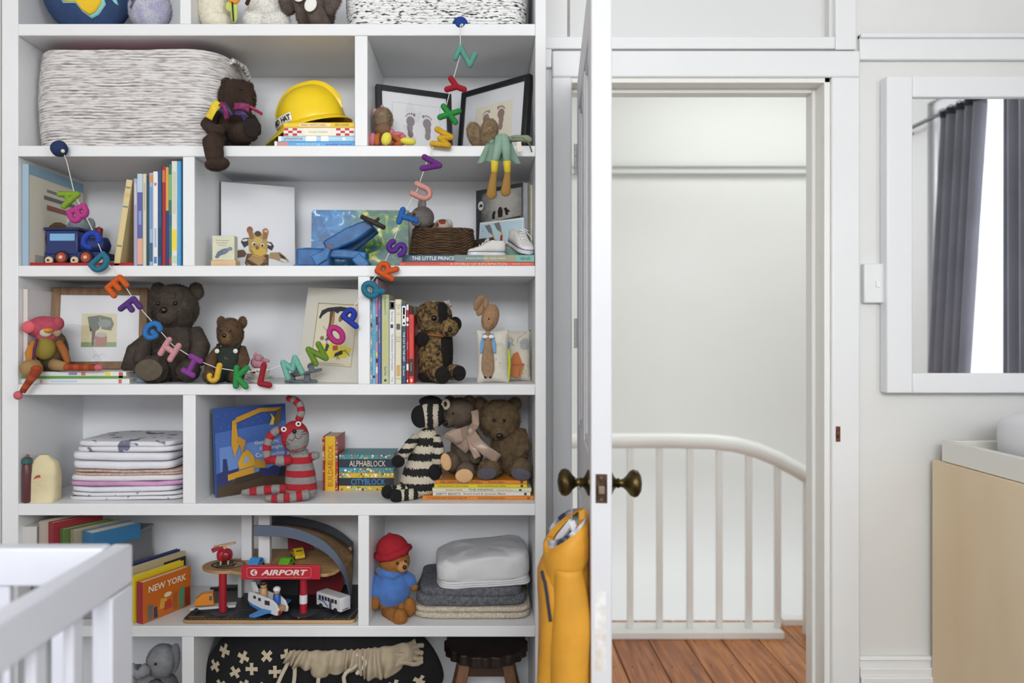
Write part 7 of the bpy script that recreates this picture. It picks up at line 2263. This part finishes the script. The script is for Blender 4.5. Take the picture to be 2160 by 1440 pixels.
# aeroplane with two peg passengers
o = thing('toy_aeroplane', 'white and blue wooden toy aeroplane between the two red pillars', 'toy aeroplane', (P(573, 0, 2.10).x, 2.095, ground6), (0, 0, R(-28)))
wpl, bpl = mat('dadadc', .35), mat('3f86cc', .35)
side = [(-.068, .032), (-.066, .054), (-.05, .056), (-.01, .050), (.02, .046), (.036, .036), (.046, .018), (.044, .008), (.034, .006), (-.02, .012), (-.056, .022)]
for s_ in (-1, 1):
    ob('side_panel', G(T(0, s_ * .017 + .003, 0, rx=90)).prism(side, .006), wpl, o, bev=.001)
    for k, (a, b) in enumerate(((-.046, .040), (-.028, .037), (-.004, .030))):
        ob('window', G().box(a, a + (.009 if k < 2 else .018), s_ * .0205 - .0003, s_ * .0205 + .0003, b, b + (.008 if k < 2 else .012)), mat('33363c', .2), o)
    ob('belly_panel', G(T(0, s_ * .0204 + .0004, 0, rx=90)).prism([(-.066, .030), (-.05, .024), (.01, .012), (.01, .006), (-.02, .008), (-.058, .020)], .0008), bpl, o)
    ob('wing', G(T(.004, s_ * .020, .012)).prism([(-.016, 0), (.016, 0), (.004, s_ * .052), (-.014, s_ * .052)] if s_ > 0 else [(.016, 0), (-.016, 0), (-.014, -.052), (.004, -.052)], .006), bpl, o, bev=.001)
ob('fuselage_floor', G().box(-.055, .034, -.014, .014, .012, .018), mat('c09a6c', .5), o)
ob('nose_block', G().box(.012, .042, -.014, .014, .012, .026), mat('c09a6c', .5), o, bev=.002)
ob('tail_fin', G(T(-.06, .003, .05, rx=90)).prism([(-.006, 0), (.016, 0), (.0, .028), (-.012, .028)], .006), wpl, o, bev=.001)
ob('propeller_red', G().box(.044, .047, -.0205, -.012, .008, .020), mat('b3202c', .4), o, bev=.001)
for a in (-.03, .026):
    ob('wheel', G().lathe([(.006, 0), (.006, .02)], 16, T(a, .010, .0062, rx=90)), mat('b08a5c', .5), o)
def peg(label, px, py, Y, robe, hat, hc_, skin='c9a078'):
    o = thing('peg_figure', label, 'toy figure', P(px, py, Y))
    u = Y / F
    ob('robe', G().lathe([(7.5 * u, 0), (8 * u, 4 * u), (8 * u, 24 * u), (6.5 * u, 27 * u)], 16), mat(robe, .4), o)
    ob('head', G().ell((0, 0, 33 * u), (7 * u, 7 * u, 7.5 * u)), mat(skin, .5), o)
    ob('cap', G().ell((0, 0, 37 * u), (8 * u, 8 * u, 6 * u)), mat(hat, .5), o)
    for s_ in (-1, 1):
        ob('eye', G().ell((s_ * 2.6 * u, -6.6 * u, 33.5 * u), .9 * u), mat('141414', .4), o)
    return o
peg('blue wooden peg figure in a white cap riding in the toy aeroplane', 584, 1279, 2.092, '2c5aa8', 'e0e0e2', 0)
peg('bare wood peg figure with dark purple hair riding behind in the toy aeroplane', 556, 1266, 2.11, 'c0986a', '3a2430', 0)
# ================================================================ row 6 right: bear and three blankets
y = 2.13
fz = fp(6, y)
k = fz - 1306
t = Toy('teddy_bear', 'ginger teddy bear in a blue jumper and a red knitted beanie, beside the folded blankets', 'teddy bear', 830, fz, y)
gb = mat('a0682f', .95, var=.2, vs=80, bump=.3, bs=250)
bl_ = mat('4a78bf', .9, var=.15, vs=50, bump=.35, bs=220, sheen=.3)
rdh = mat('a51627', .9, var=.15, vs=80, bump=.5, bs=200)
t.e('body', gb, (826, 1266 + k, .0, 38, 42, 32), wob=1)
t.e('jumper', bl_, (826, 1256 + k, -.003, 40, 42, 35), fur=False, wob=2, nu=28, nv=20)
t.t('jumper_collar', bl_, [(800, 1218 + k, .0), (812, 1216 + k, -.03), (832, 1220 + k, -.035), (848, 1217 + k, -.015)], [9, 9, 9, 8], fur=False)
hd = (832, 1196 + k, -.005, 33, 30, 29)
t.e('head', gb, hd, wob=.8)
t.e('muzzle', mat('c08a54', .95, var=.1, vs=80), (851, 1202 + k, -.030, 12, 13, 13), fur=False)
t.e('nose', mat('2b1a14', .35), (857, 1200 + k, -.047, 4.5, 4.5, 4), fur=False)
t.e('eye', mat('17110e', .15), (842, 1193 + k, -.042, 2.8, 3.4, 2.4), fur=False)
t.e('eye', mat('17110e', .15), (858, 1191 + k, -.034, 2.4, 3, 2.4), fur=False)
t.e('beanie', rdh, (828, 1173 + k, .0, 35, 32, 32, -8), fur=False, nu=26, nv=18)
t.t('beanie_cuff', rdh, [(794 + 0, 1184 + k, .0), (804, 1186 + k, -.03), (828, 1180 + k, -.044), (852, 1172 + k, -.034), (864, 1167 + k, .0)], [7, 8, 8, 8, 7], fur=False)
t.e('pompom', rdh, (822, 1146 + k, .0, 8, 8, 8), fur=False)
t.t('sleeve', bl_, [(800, 1232 + k, -.01), (792, 1250 + k, -.028), (795, 1262 + k, -.034)], [14, 15, 15], fur=False)
t.e('hand', gb, (794, 1274 + k, -.038, 11, 16, 11, 4))
t.t('sleeve', bl_, [(850, 1228 + k, .0), (866, 1236 + k, -.005), (869, 1246 + k, -.008)], [13, 13, 12], fur=False)
t.e('hand', gb, (874, 1250 + k, -.008, 9, 9, 9))
t.t('leg', gb, [(818, 1296 + k, -.02), (836, 1298 + k, -.05), (846, 1300 + k, -.065)], [14, 14, 14])
t.e('foot', gb, (850, 1296 + k, -.075, 15, 18, 14))
t.t('leg', gb, [(842, 1288 + k, -.01), (858, 1290 + k, -.03)], [13, 13])
t.e('foot', gb, (866, 1286 + k, -.035, 14, 20, 13, -8))
t.fur(gb, 5000, 1.2, .4, 61, .5)
Y = 2.075
f = fp(6, Y)
def rippled(o, m, w_, d, h, z, amp, seed, part='layer', e=.3):
    return ob(part, soft(G(), (0, 0, z + h / 2), (w_ / 2, d / 2, h * .53), e, 56, 16, amp, 17, seed), m, o, ang=85)
knit = mat('d0c6b4', .9, var=.15, vs=160, bump=1, bs=190, vor=True, h2='b3a894')
o = thing('folded_blanket', 'cream chunky knit folded blanket, bottom of the three folded textiles', 'blanket', (P(996, 0, Y).x, Y + .12, z6 + .001), group=None)
hh = 25 * Y / F
rippled(o, knit, 252 * Y / F, .24, hh * .55, 0, .003, 1)
rippled(o, knit, 250 * Y / F, .235, hh * .5, hh * .5, .003, 2)
grf = mat('6a6c72', .95, var=.35, vs=120, bump=.4, bs=220, h2='4f5157')
o = thing('folded_blanket', 'charcoal grey folded fleece between the cream knit and the white cotton', 'blanket', (P(992, 0, Y).x, Y + .125, z6 + .001 + hh * .98))
h2 = 44 * Y / F
rippled(o, grf, 236 * Y / F, .24, h2 * .55, 0, .006, 3)
rippled(o, grf, 222 * Y / F, .235, h2 * .5, h2 * .42, .006, 4)
whf = mat('d6d6d8', .85, var=.04, vs=30, bump=.25, bs=60)
o = thing('folded_blanket', 'bulky white folded cotton cover on top of the charcoal fleece', 'blanket', (P(1018, 0, Y).x, Y + .125, z6 + .001 + hh * .98 + h2 * .86), (0, R(-2), R(3)))
h3 = 63 * Y / F
g = soft(G(), (0, 0, h3 * .58), (102 * Y / F, .115, h3 * .46), .38, 72, 26, .004, 14, 5)
for i in range(len(g.v)):
    p = Vector(g.v[i])
    n_ = abs(noise.noise(Vector((p.x * 16 + p.z * 26, p.y * 9, p.z * 12 - p.x * 6)))) * 1.6 - .4 + .4 * abs(noise.noise(Vector((p.x * 40, p.y * 25, p.z * 50 + 5))))
    g.v[i] = (p.x, p.y + .014 * n_, p.z - .009 * n_ + .06 * (p.x + .02) * (p.z / h3))
ob('layer', g, whf, o, ang=85)
for q in range(3):
    rippled(o, whf, (206 - 3 * q) * Y / F, .225, h3 * .09, h3 * (.03 + .07 * q), .004, 7, 'layer')
# ================================================================ row 7
y = 2.13
fz = fp(7, y)
t = Toy('plush_elephant', 'pale grey plush elephant in the lowest compartment behind the cot', 'soft toy', 330, fz, y)
eg = mat('8f9094', .95, var=.2, vs=60, bump=.3, bs=200)
t.e('body', eg, (325, fz - 62, .02, 46, 62, 36), wob=2)
t.e('body', eg, (312, fz - 100, -.01, 30, 34, 28))
t.e('head', eg, (348, 1386, -.02, 32, 34, 30), wob=1)
t.e('ear', mat('8a8b90', .95), (374, 1382, -.02, 12, 32, 8, -6))
t.t('trunk', eg, [(330, 1390, -.06), (315, 1398, -.075), (306, 1388, -.08), (302, 1376, -.075)], [13, 10, 9, 7])
t.t('leg', eg, [(330, 1440, -.02), (345, 1436, -.06), (352, 1434, -.085)], [18, 17, 17])
t.t('leg', eg, [(300, 1440, -.02), (300, 1448, -.06), (298, 1452, -.085)], [18, 17, 17])
t.t('arm', eg, [(300, 1400, -.02), (290, 1420, -.04), (300, 1440, -.055)], [13, 13, 12])
t.fur(mat('a0a1a6', .95, var=.3, vs=50), 5000, 2, .5, 71, .6)
t.e('eye', mat('141416', .15), (350, 1378, -.068, 2.6, 3, 2.4), fur=False)
# drawstring bag
y = 2.16
fz = fp(7, y)
t = Toy('toy_sack', 'black cotton toy sack with cream crosses and a gathered cream lining', 'sack', 680, fz, y)
bkc = mat('141417', .95, var=.2, vs=30, bump=.2, bs=120)
crc = mat('b0a189', .9, var=.12, vs=40)
SE = (682, fz - 92, .0, 252, 130, 78)
def sack(u, v):
    a, b = 2 * math.pi * u, -math.pi / 2 + v * math.pi * .9
    fold = 1 + .03 * math.sin(a * 9 + v * 4) * max(0, v - .3) + .03 * noise.noise(Vector((math.cos(a) * 2, math.sin(a) * 2, v * 5)))
    r_ = abs(math.cos(b)) ** .8 * fold
    q = t.p(682 + 250 * r_ * math.cos(a), fz - 104 - 104 * math.sin(b) ** 1 if b < 0 else fz - 104 - 132 * math.sin(b), .0)
    q.y += 90 * t.u * r_ * math.sin(a)
    return q
ob('sack_body', G().sheet(sack, 90, 36, wrap=True), bkc, t.r, ang=85)
rg = random.Random(8)
cross_m = mat('c2b498', .9)
def onsack(px, py, lift):
    """front surface of the sack under a picture point"""
    dz = (fz - 104 - py)
    s_ = dz / (132 if dz > 0 else 104)
    c_ = math.sqrt(max(0, 1 - s_ * s_)) ** .8
    dx = (px - 682) / 250
    k_ = math.sqrt(max(0, c_ * c_ - dx * dx))
    q = t.p(px, py, 0)
    q.y -= (90 * k_ * 1.035 + lift) * t.u
    return q
def neck(u, v):
    px = 634 + 244 * u + (u - .5) * 26 * v + 5 * math.sin(u * 47) * v
    hem = 1374 + 22 * math.exp(-((u - .72) / .16) ** 2) + 9 * math.exp(-((u - .3) / .1) ** 2) + 8 * noise.noise(Vector((u * 9, 3, 1))) - 16 * (abs(u - .5) * 2) ** 4
    py = 1336 + (hem - 1336) * v
    pl_ = math.sin(u * 92 + 5 * math.sin(u * 11) + v * 1.2) * (.45 + .55 * v) + .6 * noise.noise(Vector((u * 22, v * 3, 2)))
    return onsack(px, py, 10 + 7 * pl_ - 5 * v * v + 6 * math.sin(math.pi * v))
ob('lining', G().sheet(neck, 240, 14), crc, t.r, solid=.0025, ang=85)
g = G()
for k in range(4):
    g.tube([onsack(840 + q * 9, 1350 + k * 7 + 4 * math.sin(q + k), 10) for q in range(7)], 5 * t.u, 8)
ob('lining_roll', g, crc, t.r, kind='stuff')
n_c = 0
for j in range(7):
    for i in range(12):
        px = 450 + i * 44 + (22 if j % 2 else 0) + rg.uniform(-8, 8)
        py = 1352 + j * 30 + rg.uniform(-6, 6)
        dz = fz - 104 - py
        s_ = dz / (132 if dz > 0 else 104)
        lim = math.sqrt(max(0, 1 - s_ * s_)) ** .8 * 250 - 22
        if abs(px - 682) > lim or (630 < px < 880 and py < 1405):
            continue
        a = rg.uniform(0, 90)
        g = G()
        for aa in (a, a + 90):
            ca, sa = math.cos(R(aa)), math.sin(R(aa))
            pts = []
            for u in (-1, -.5, 0, .5, 1):
                for s2 in (-1, 1):
                    wv = 3.4 * s2 * (1 if abs(u) < 1 else 1.2)
                    pts.append(onsack(px + 13 * u * ca - wv * sa, py + 11 * u * sa + wv * ca, 1.6 + (aa > a + 1) * .25))
            g.add(pts, [(2 * q, 2 * q + 2, 2 * q + 3, 2 * q + 1) for q in range(4)])
        ob('cross_patch', g, cross_m, t.r, smooth=False)
rope = mat('bdb3a0', .8, bump=.5, bs=400)
for pts in ([(636, 1350, -.10), (618, 1385, -.135), (600, 1440, -.15), (592, 1490, -.15)], [(640, 1352, -.10), (646, 1390, -.14), (632, 1440, -.155), (628, 1500, -.15)], [(690, 1348, -.10), (694, 1380, -.135), (690, 1440, -.155), (688, 1500, -.15)],
            [(790, 1352, -.09), (770, 1362, -.12), (745, 1378, -.14), (748, 1410, -.15), (712, 1440, -.155), (690, 1490, -.15)], [(720, 1352, -.10), (760, 1345, -.11), (785, 1358, -.12), (768, 1378, -.13)]):
    ob('drawstring', G().tube([t.p(*q) for q in interp(pts, 20)], 4 * t.u, 8), rope, t.r)
# wooden stool with a scalloped dark seat
y = 2.2
t = Toy('stool', 'low dark wooden stool with a scalloped seat and four splayed legs', 'stool', 1025, fp(7, y), y)
sz = zpx_ = CH - (1373 - CY) * y / F - t.o.z
ds = mat('2a1c14', .4, var=.3, vs=20, h2='1a110c', bump=.1, bs=50)
def seatp(r0, k=1):
    return [((r0 + .0035 * math.cos(20 * a)) * math.cos(a), (r0 + .0035 * math.cos(20 * a)) * math.sin(a)) for a in [i * math.pi / 80 for i in range(160)]]
ob('seat', G().prism(seatp(.118), .030, T(0, 0, sz - .0)), ds, t.r, bev=.003)
lg = mat('7a4f2c', .45, var=.4, vs=12, h2='553318', stretch=(4, 4, .6), bump=.1, bs=60)
for sx in (-1, 1):
    for sy in (-1, 1):
        g = G().add([Vector((sx * .058 + a * .016, sy * .055 + b * .014, sz)) for a in (-1, 1) for b in (-1, 1)] + [Vector((sx * .098 + a * .016, sy * .09 + b * .014, 0)) for a in (-1, 1) for b in (-1, 1)],
                    [(0, 1, 3, 2), (4, 6, 7, 5), (0, 4, 5, 1), (1, 5, 7, 3), (3, 7, 6, 2), (2, 6, 4, 0)])
        ob('leg', g, lg, t.r, bev=.002)
for sy in (-1, 1):
    ob('stretcher', G().box(-.062, .062, sy * .058 - .008, sy * .058 + .008, sz - .045, sz - .016), mat('3f2818', .45), t.r, bev=.002)
for sx in (-1, 1):
    ob('stretcher', G().box(sx * .062 - .008, sx * .062 + .008, -.058, .058, sz - .045, sz - .016), mat('3f2818', .45), t.r, bev=.002)
# ================================================================ felt letter garland strung across the bookcase
y = 2.008
gl = Toy('letter_garland', 'garland of coloured felt alphabet letters on a white string across the bookcase', 'garland', 540, 800, y)
def arc(cx, cy, rx, ry, a0, a1, n=14):
    return [(cx + rx * math.cos(R(a0 + (a1 - a0) * i / n)), cy + ry * math.sin(R(a0 + (a1 - a0) * i / n))) for i in range(n + 1)]
LET = {   # strokes in a unit box, y up
    'A': [[(0, 0), (.5, 1), (1, 0)], [(.22, .4), (.78, .4)]],
    'B': [[(.1, 0), (.1, 1)], [(.1, 1)] + arc(.45, .75, .35, .25, 90, -90) + [(.1, .5)], [(.1, .5)] + arc(.5, .25, .4, .25, 90, -90) + [(.1, 0)]],
    'C': [arc(.55, .5, .5, .5, 45, 315)], 'D': [[(.1, 0), (.1, 1)], [(.1, 1)] + arc(.4, .5, .5, .5, 90, -90) + [(.1, 0)]],
    'E': [[(.9, 1), (.1, 1), (.1, 0), (.9, 0)], [(.1, .5), (.75, .5)]], 'F': [[(.9, 1), (.1, 1), (.1, 0)], [(.1, .5), (.7, .5)]],
    'G': [arc(.5, .5, .48, .5, 50, 340) + [(.95, .45), (.6, .45)]], 'H': [[(.05, 0), (.05, 1)], [(.95, 0), (.95, 1)], [(.05, .5), (.95, .5)]],
    'I': [[(.5, 0), (.5, 1)], [(.15, 1), (.85, 1)], [(.15, 0), (.85, 0)]], 'J': [[(.75, 1), (.75, .3)] + arc(.45, .3, .3, .28, 0, -170)],
    'K': [[(.1, 0), (.1, 1)], [(.9, 1), (.15, .5), (.9, 0)]], 'L': [[(.15, 1), (.15, 0), (.9, 0)]],
    'M': [[(0, 0), (.08, 1), (.5, .4), (.92, 1), (1, 0)]], 'N': [[(.05, 0), (.05, 1), (.95, 0), (.95, 1)]],
    'O': [arc(.5, .5, .45, .5, 0, 360)], 'P': [[(.1, 0), (.1, 1)], [(.1, 1)] + arc(.5, .73, .4, .27, 90, -90) + [(.1, .46)]],
    'Q': [arc(.5, .55, .45, .45, 0, 360), [(.6, .25), (1, -.1)]], 'R': [[(.1, 0), (.1, 1)], [(.1, 1)] + arc(.5, .73, .38, .27, 90, -90) + [(.1, .46)], [(.4, .46), (.95, 0)]],
    'S': [arc(.5, .75, .38, .25, 30, 270) + arc(.5, .25, .4, .25, 90, -150)], 'T': [[(0, 1), (1, 1)], [(.5, 1), (.5, 0)]],
    'U': [[(.08, 1), (.08, .4)] + arc(.5, .4, .42, .4, 180, 360) + [(.92, 1)]], 'V': [[(.05, 1), (.5, 0), (.95, 1)]],
    'W': [[(0, 1), (.22, 0), (.5, .65), (.78, 0), (1, 1)]], 'X': [[(.05, 0), (.95, 1)], [(.05, 1), (.95, 0)]],
    'Y': [[(.05, 1), (.5, .5), (.95, 1)], [(.5, .5), (.5, 0)]], 'Z': [[(.05, 1), (.95, 1), (.05, 0), (.95, 0)]]}
LT = [('A', 147, 416, -70, '7fa02a', 'lime green'), ('B', 166, 451, -65, 'b53a86', 'bright pink'), ('C', 192, 505, -55, '2242a8', 'royal blue'), ('D', 212, 555, -48, '2a6f86', 'teal'), ('E', 247, 604, -50, 'cc5a1c', 'orange'),
      ('F', 275, 649, -52, '54307a', 'dark purple'), ('G', 322, 697, -48, '2f72b0', 'sky blue'), ('H', 358, 737, -32, 'c98f96', 'pale pink'), ('I', 405, 771, -28, '823a8c', 'purple'), ('J', 453, 786, -12, 'd9ad35', 'golden yellow'),
      ('K', 509, 795, -3, '2c8a44', 'green'), ('L', 562, 791, -12, '961a2c', 'dark red'), ('M', 616, 775, 22, '6fae9e', 'pale aqua'), ('N', 669, 746, 28, '66862a', 'moss green'), ('O', 709, 706, 38, 'b02f74', 'magenta'),
      ('P', 744, 669, 52, '24389c', 'ultramarine'), ('Q', 783, 612, 52, '23708a', 'dark teal'), ('R', 816, 570, 62, 'cc5420', 'red orange'), ('S', 837, 523, 63, '582c86', 'violet'), ('T', 862, 460, 72, '2460a8', 'cobalt blue'),
      ('U', 890, 405, 65, 'cf948a', 'salmon pink'), ('V', 910, 346, 80, '6a2a7c', 'plum'), ('W', 933, 293, 72, 'd3a526', 'amber yellow'), ('X', 948, 241, 72, '2a8a3c', 'emerald green'), ('Y', 963, 183, 70, 'a3162a', 'crimson'), ('Z', 981, 119, 64, '5f9d8e', 'sea green')]
S_ = 37
for ch, px, py, an, c, cn in LT:
    m = mat(c, .95, var=.12, vs=120, bump=.5, bs=420)
    g = G()
    a = R(an)
    w_, h_ = (S_ * .72, S_ * .92) if ch not in 'MWI' else (S_ * .86, S_ * .9)
    if ch in 'KL':
        h_ = S_ * 1.05
    def map_(q):
        x, yy = (q[0] - .5) * w_, (q[1] - .5) * h_
        return gl.p(px + x * math.cos(a) - yy * math.sin(a), py - (x * math.sin(a) + yy * math.cos(a)), 0)
    edge = []
    for si, st in enumerate(LET[ch]):
        off = Vector((0, -.0005 * si, 0))
        pts = []
        for q in st:
            v = map_(q) + off
            if not pts or (v - pts[-1]).length > 1e-5:
                pts.append(v)
        cl = ch in 'OQ' and len(st) > 10
        if cl:
            g.tube(pts[:-1], 6.3 * gl.u, 12, closed=True, up=(0, 1, 0))
            continue
        runs, cur = [], [pts[0]]                  # break the stroke at sharp corners
        for i in range(1, len(pts)):
            cur.append(pts[i])
            if i < len(pts) - 1 and (pts[i] - pts[i - 1]).angle(pts[i + 1] - pts[i]) > R(50):
                runs.append(cur)
                cur = [pts[i]]
        runs.append(cur)
        for ri, run in enumerate(runs):
            o2 = Vector((0, -.00025 * ri, 0))
            run = [v + o2 for v in run]
            g.tube(run, 6.3 * gl.u, 12, up=(0, 1, 0), cap=False)
            for e in (run[0], run[-1]):
                g.ell(e, 6.25 * gl.u, 12, 8)
    o = ob('letter_' + ch.lower(), g, m, gl.r, ang=85, label=cn + ' felt letter ' + ch)
    # blanket stitches round the edge of the strokes
    sg = G()
    for st in LET[ch]:
        pts = [map_(q) for q in st]
        L_ = 0
        for p_, q_ in zip(pts, pts[1:]):
            d = q_ - p_
            n_ = max(1, int(d.length / (4.6 * gl.u)))
            e = Vector((-d.z, 0, d.x)).normalized()
            for k in range(n_):
                b = p_.lerp(q_, (k + .5) / n_)
                for s2 in (-1, 1):
                    sg.tube([b + e * s2 * 3.8 * gl.u + Vector((0, -5.5 * gl.u, 0)), b + e * s2 * 6.3 * gl.u + Vector((0, -1.8 * gl.u, 0))], .45 * gl.u, 3, cap=False)
    dk = tuple(x * .55 for x in lin(c))
    ob('stitching', sg, mat(dk, .9), o, kind='stuff', smooth=False)
path = [(132, 318, 0), (140, 340, .002)]
for ch, px, py, an, c, cn in LT:
    a = R(an)
    lift = S_ * (.30 if ch not in 'TFEI' else .4)
    path.append((px - lift * math.sin(a), py - lift * math.cos(a), 0.001))
path += [(971, 52, 0), (973, 46, .016)]
st = ob('string', G().tube([gl.p(*q) for q in path], .0011, 6), mat('dcdcd6', .8), gl.r)
for px, py, c, cn in ((124, 313, '22355f', 'navy felt ball'), (970, 40, '1d3f8f', 'blue felt ball')):
    q = G().ell(gl.p(px, py, .002 if px < 500 else .038), 17 * gl.u, 24, 16).wobble(.0012, 60)
    b = ob('felt_ball', q, mat(c, .95, var=.25, vs=90, bump=.4, bs=300), gl.r, label=cn)
ob('knot', G().ell(gl.p(138, 321, -.012), 4 * gl.u), mat('d9d2bc', .8), gl.r)
ob('knot', G().ell(gl.p(974, 47, .018), 3 * gl.u), mat('dcdcd6', .8), gl.r)
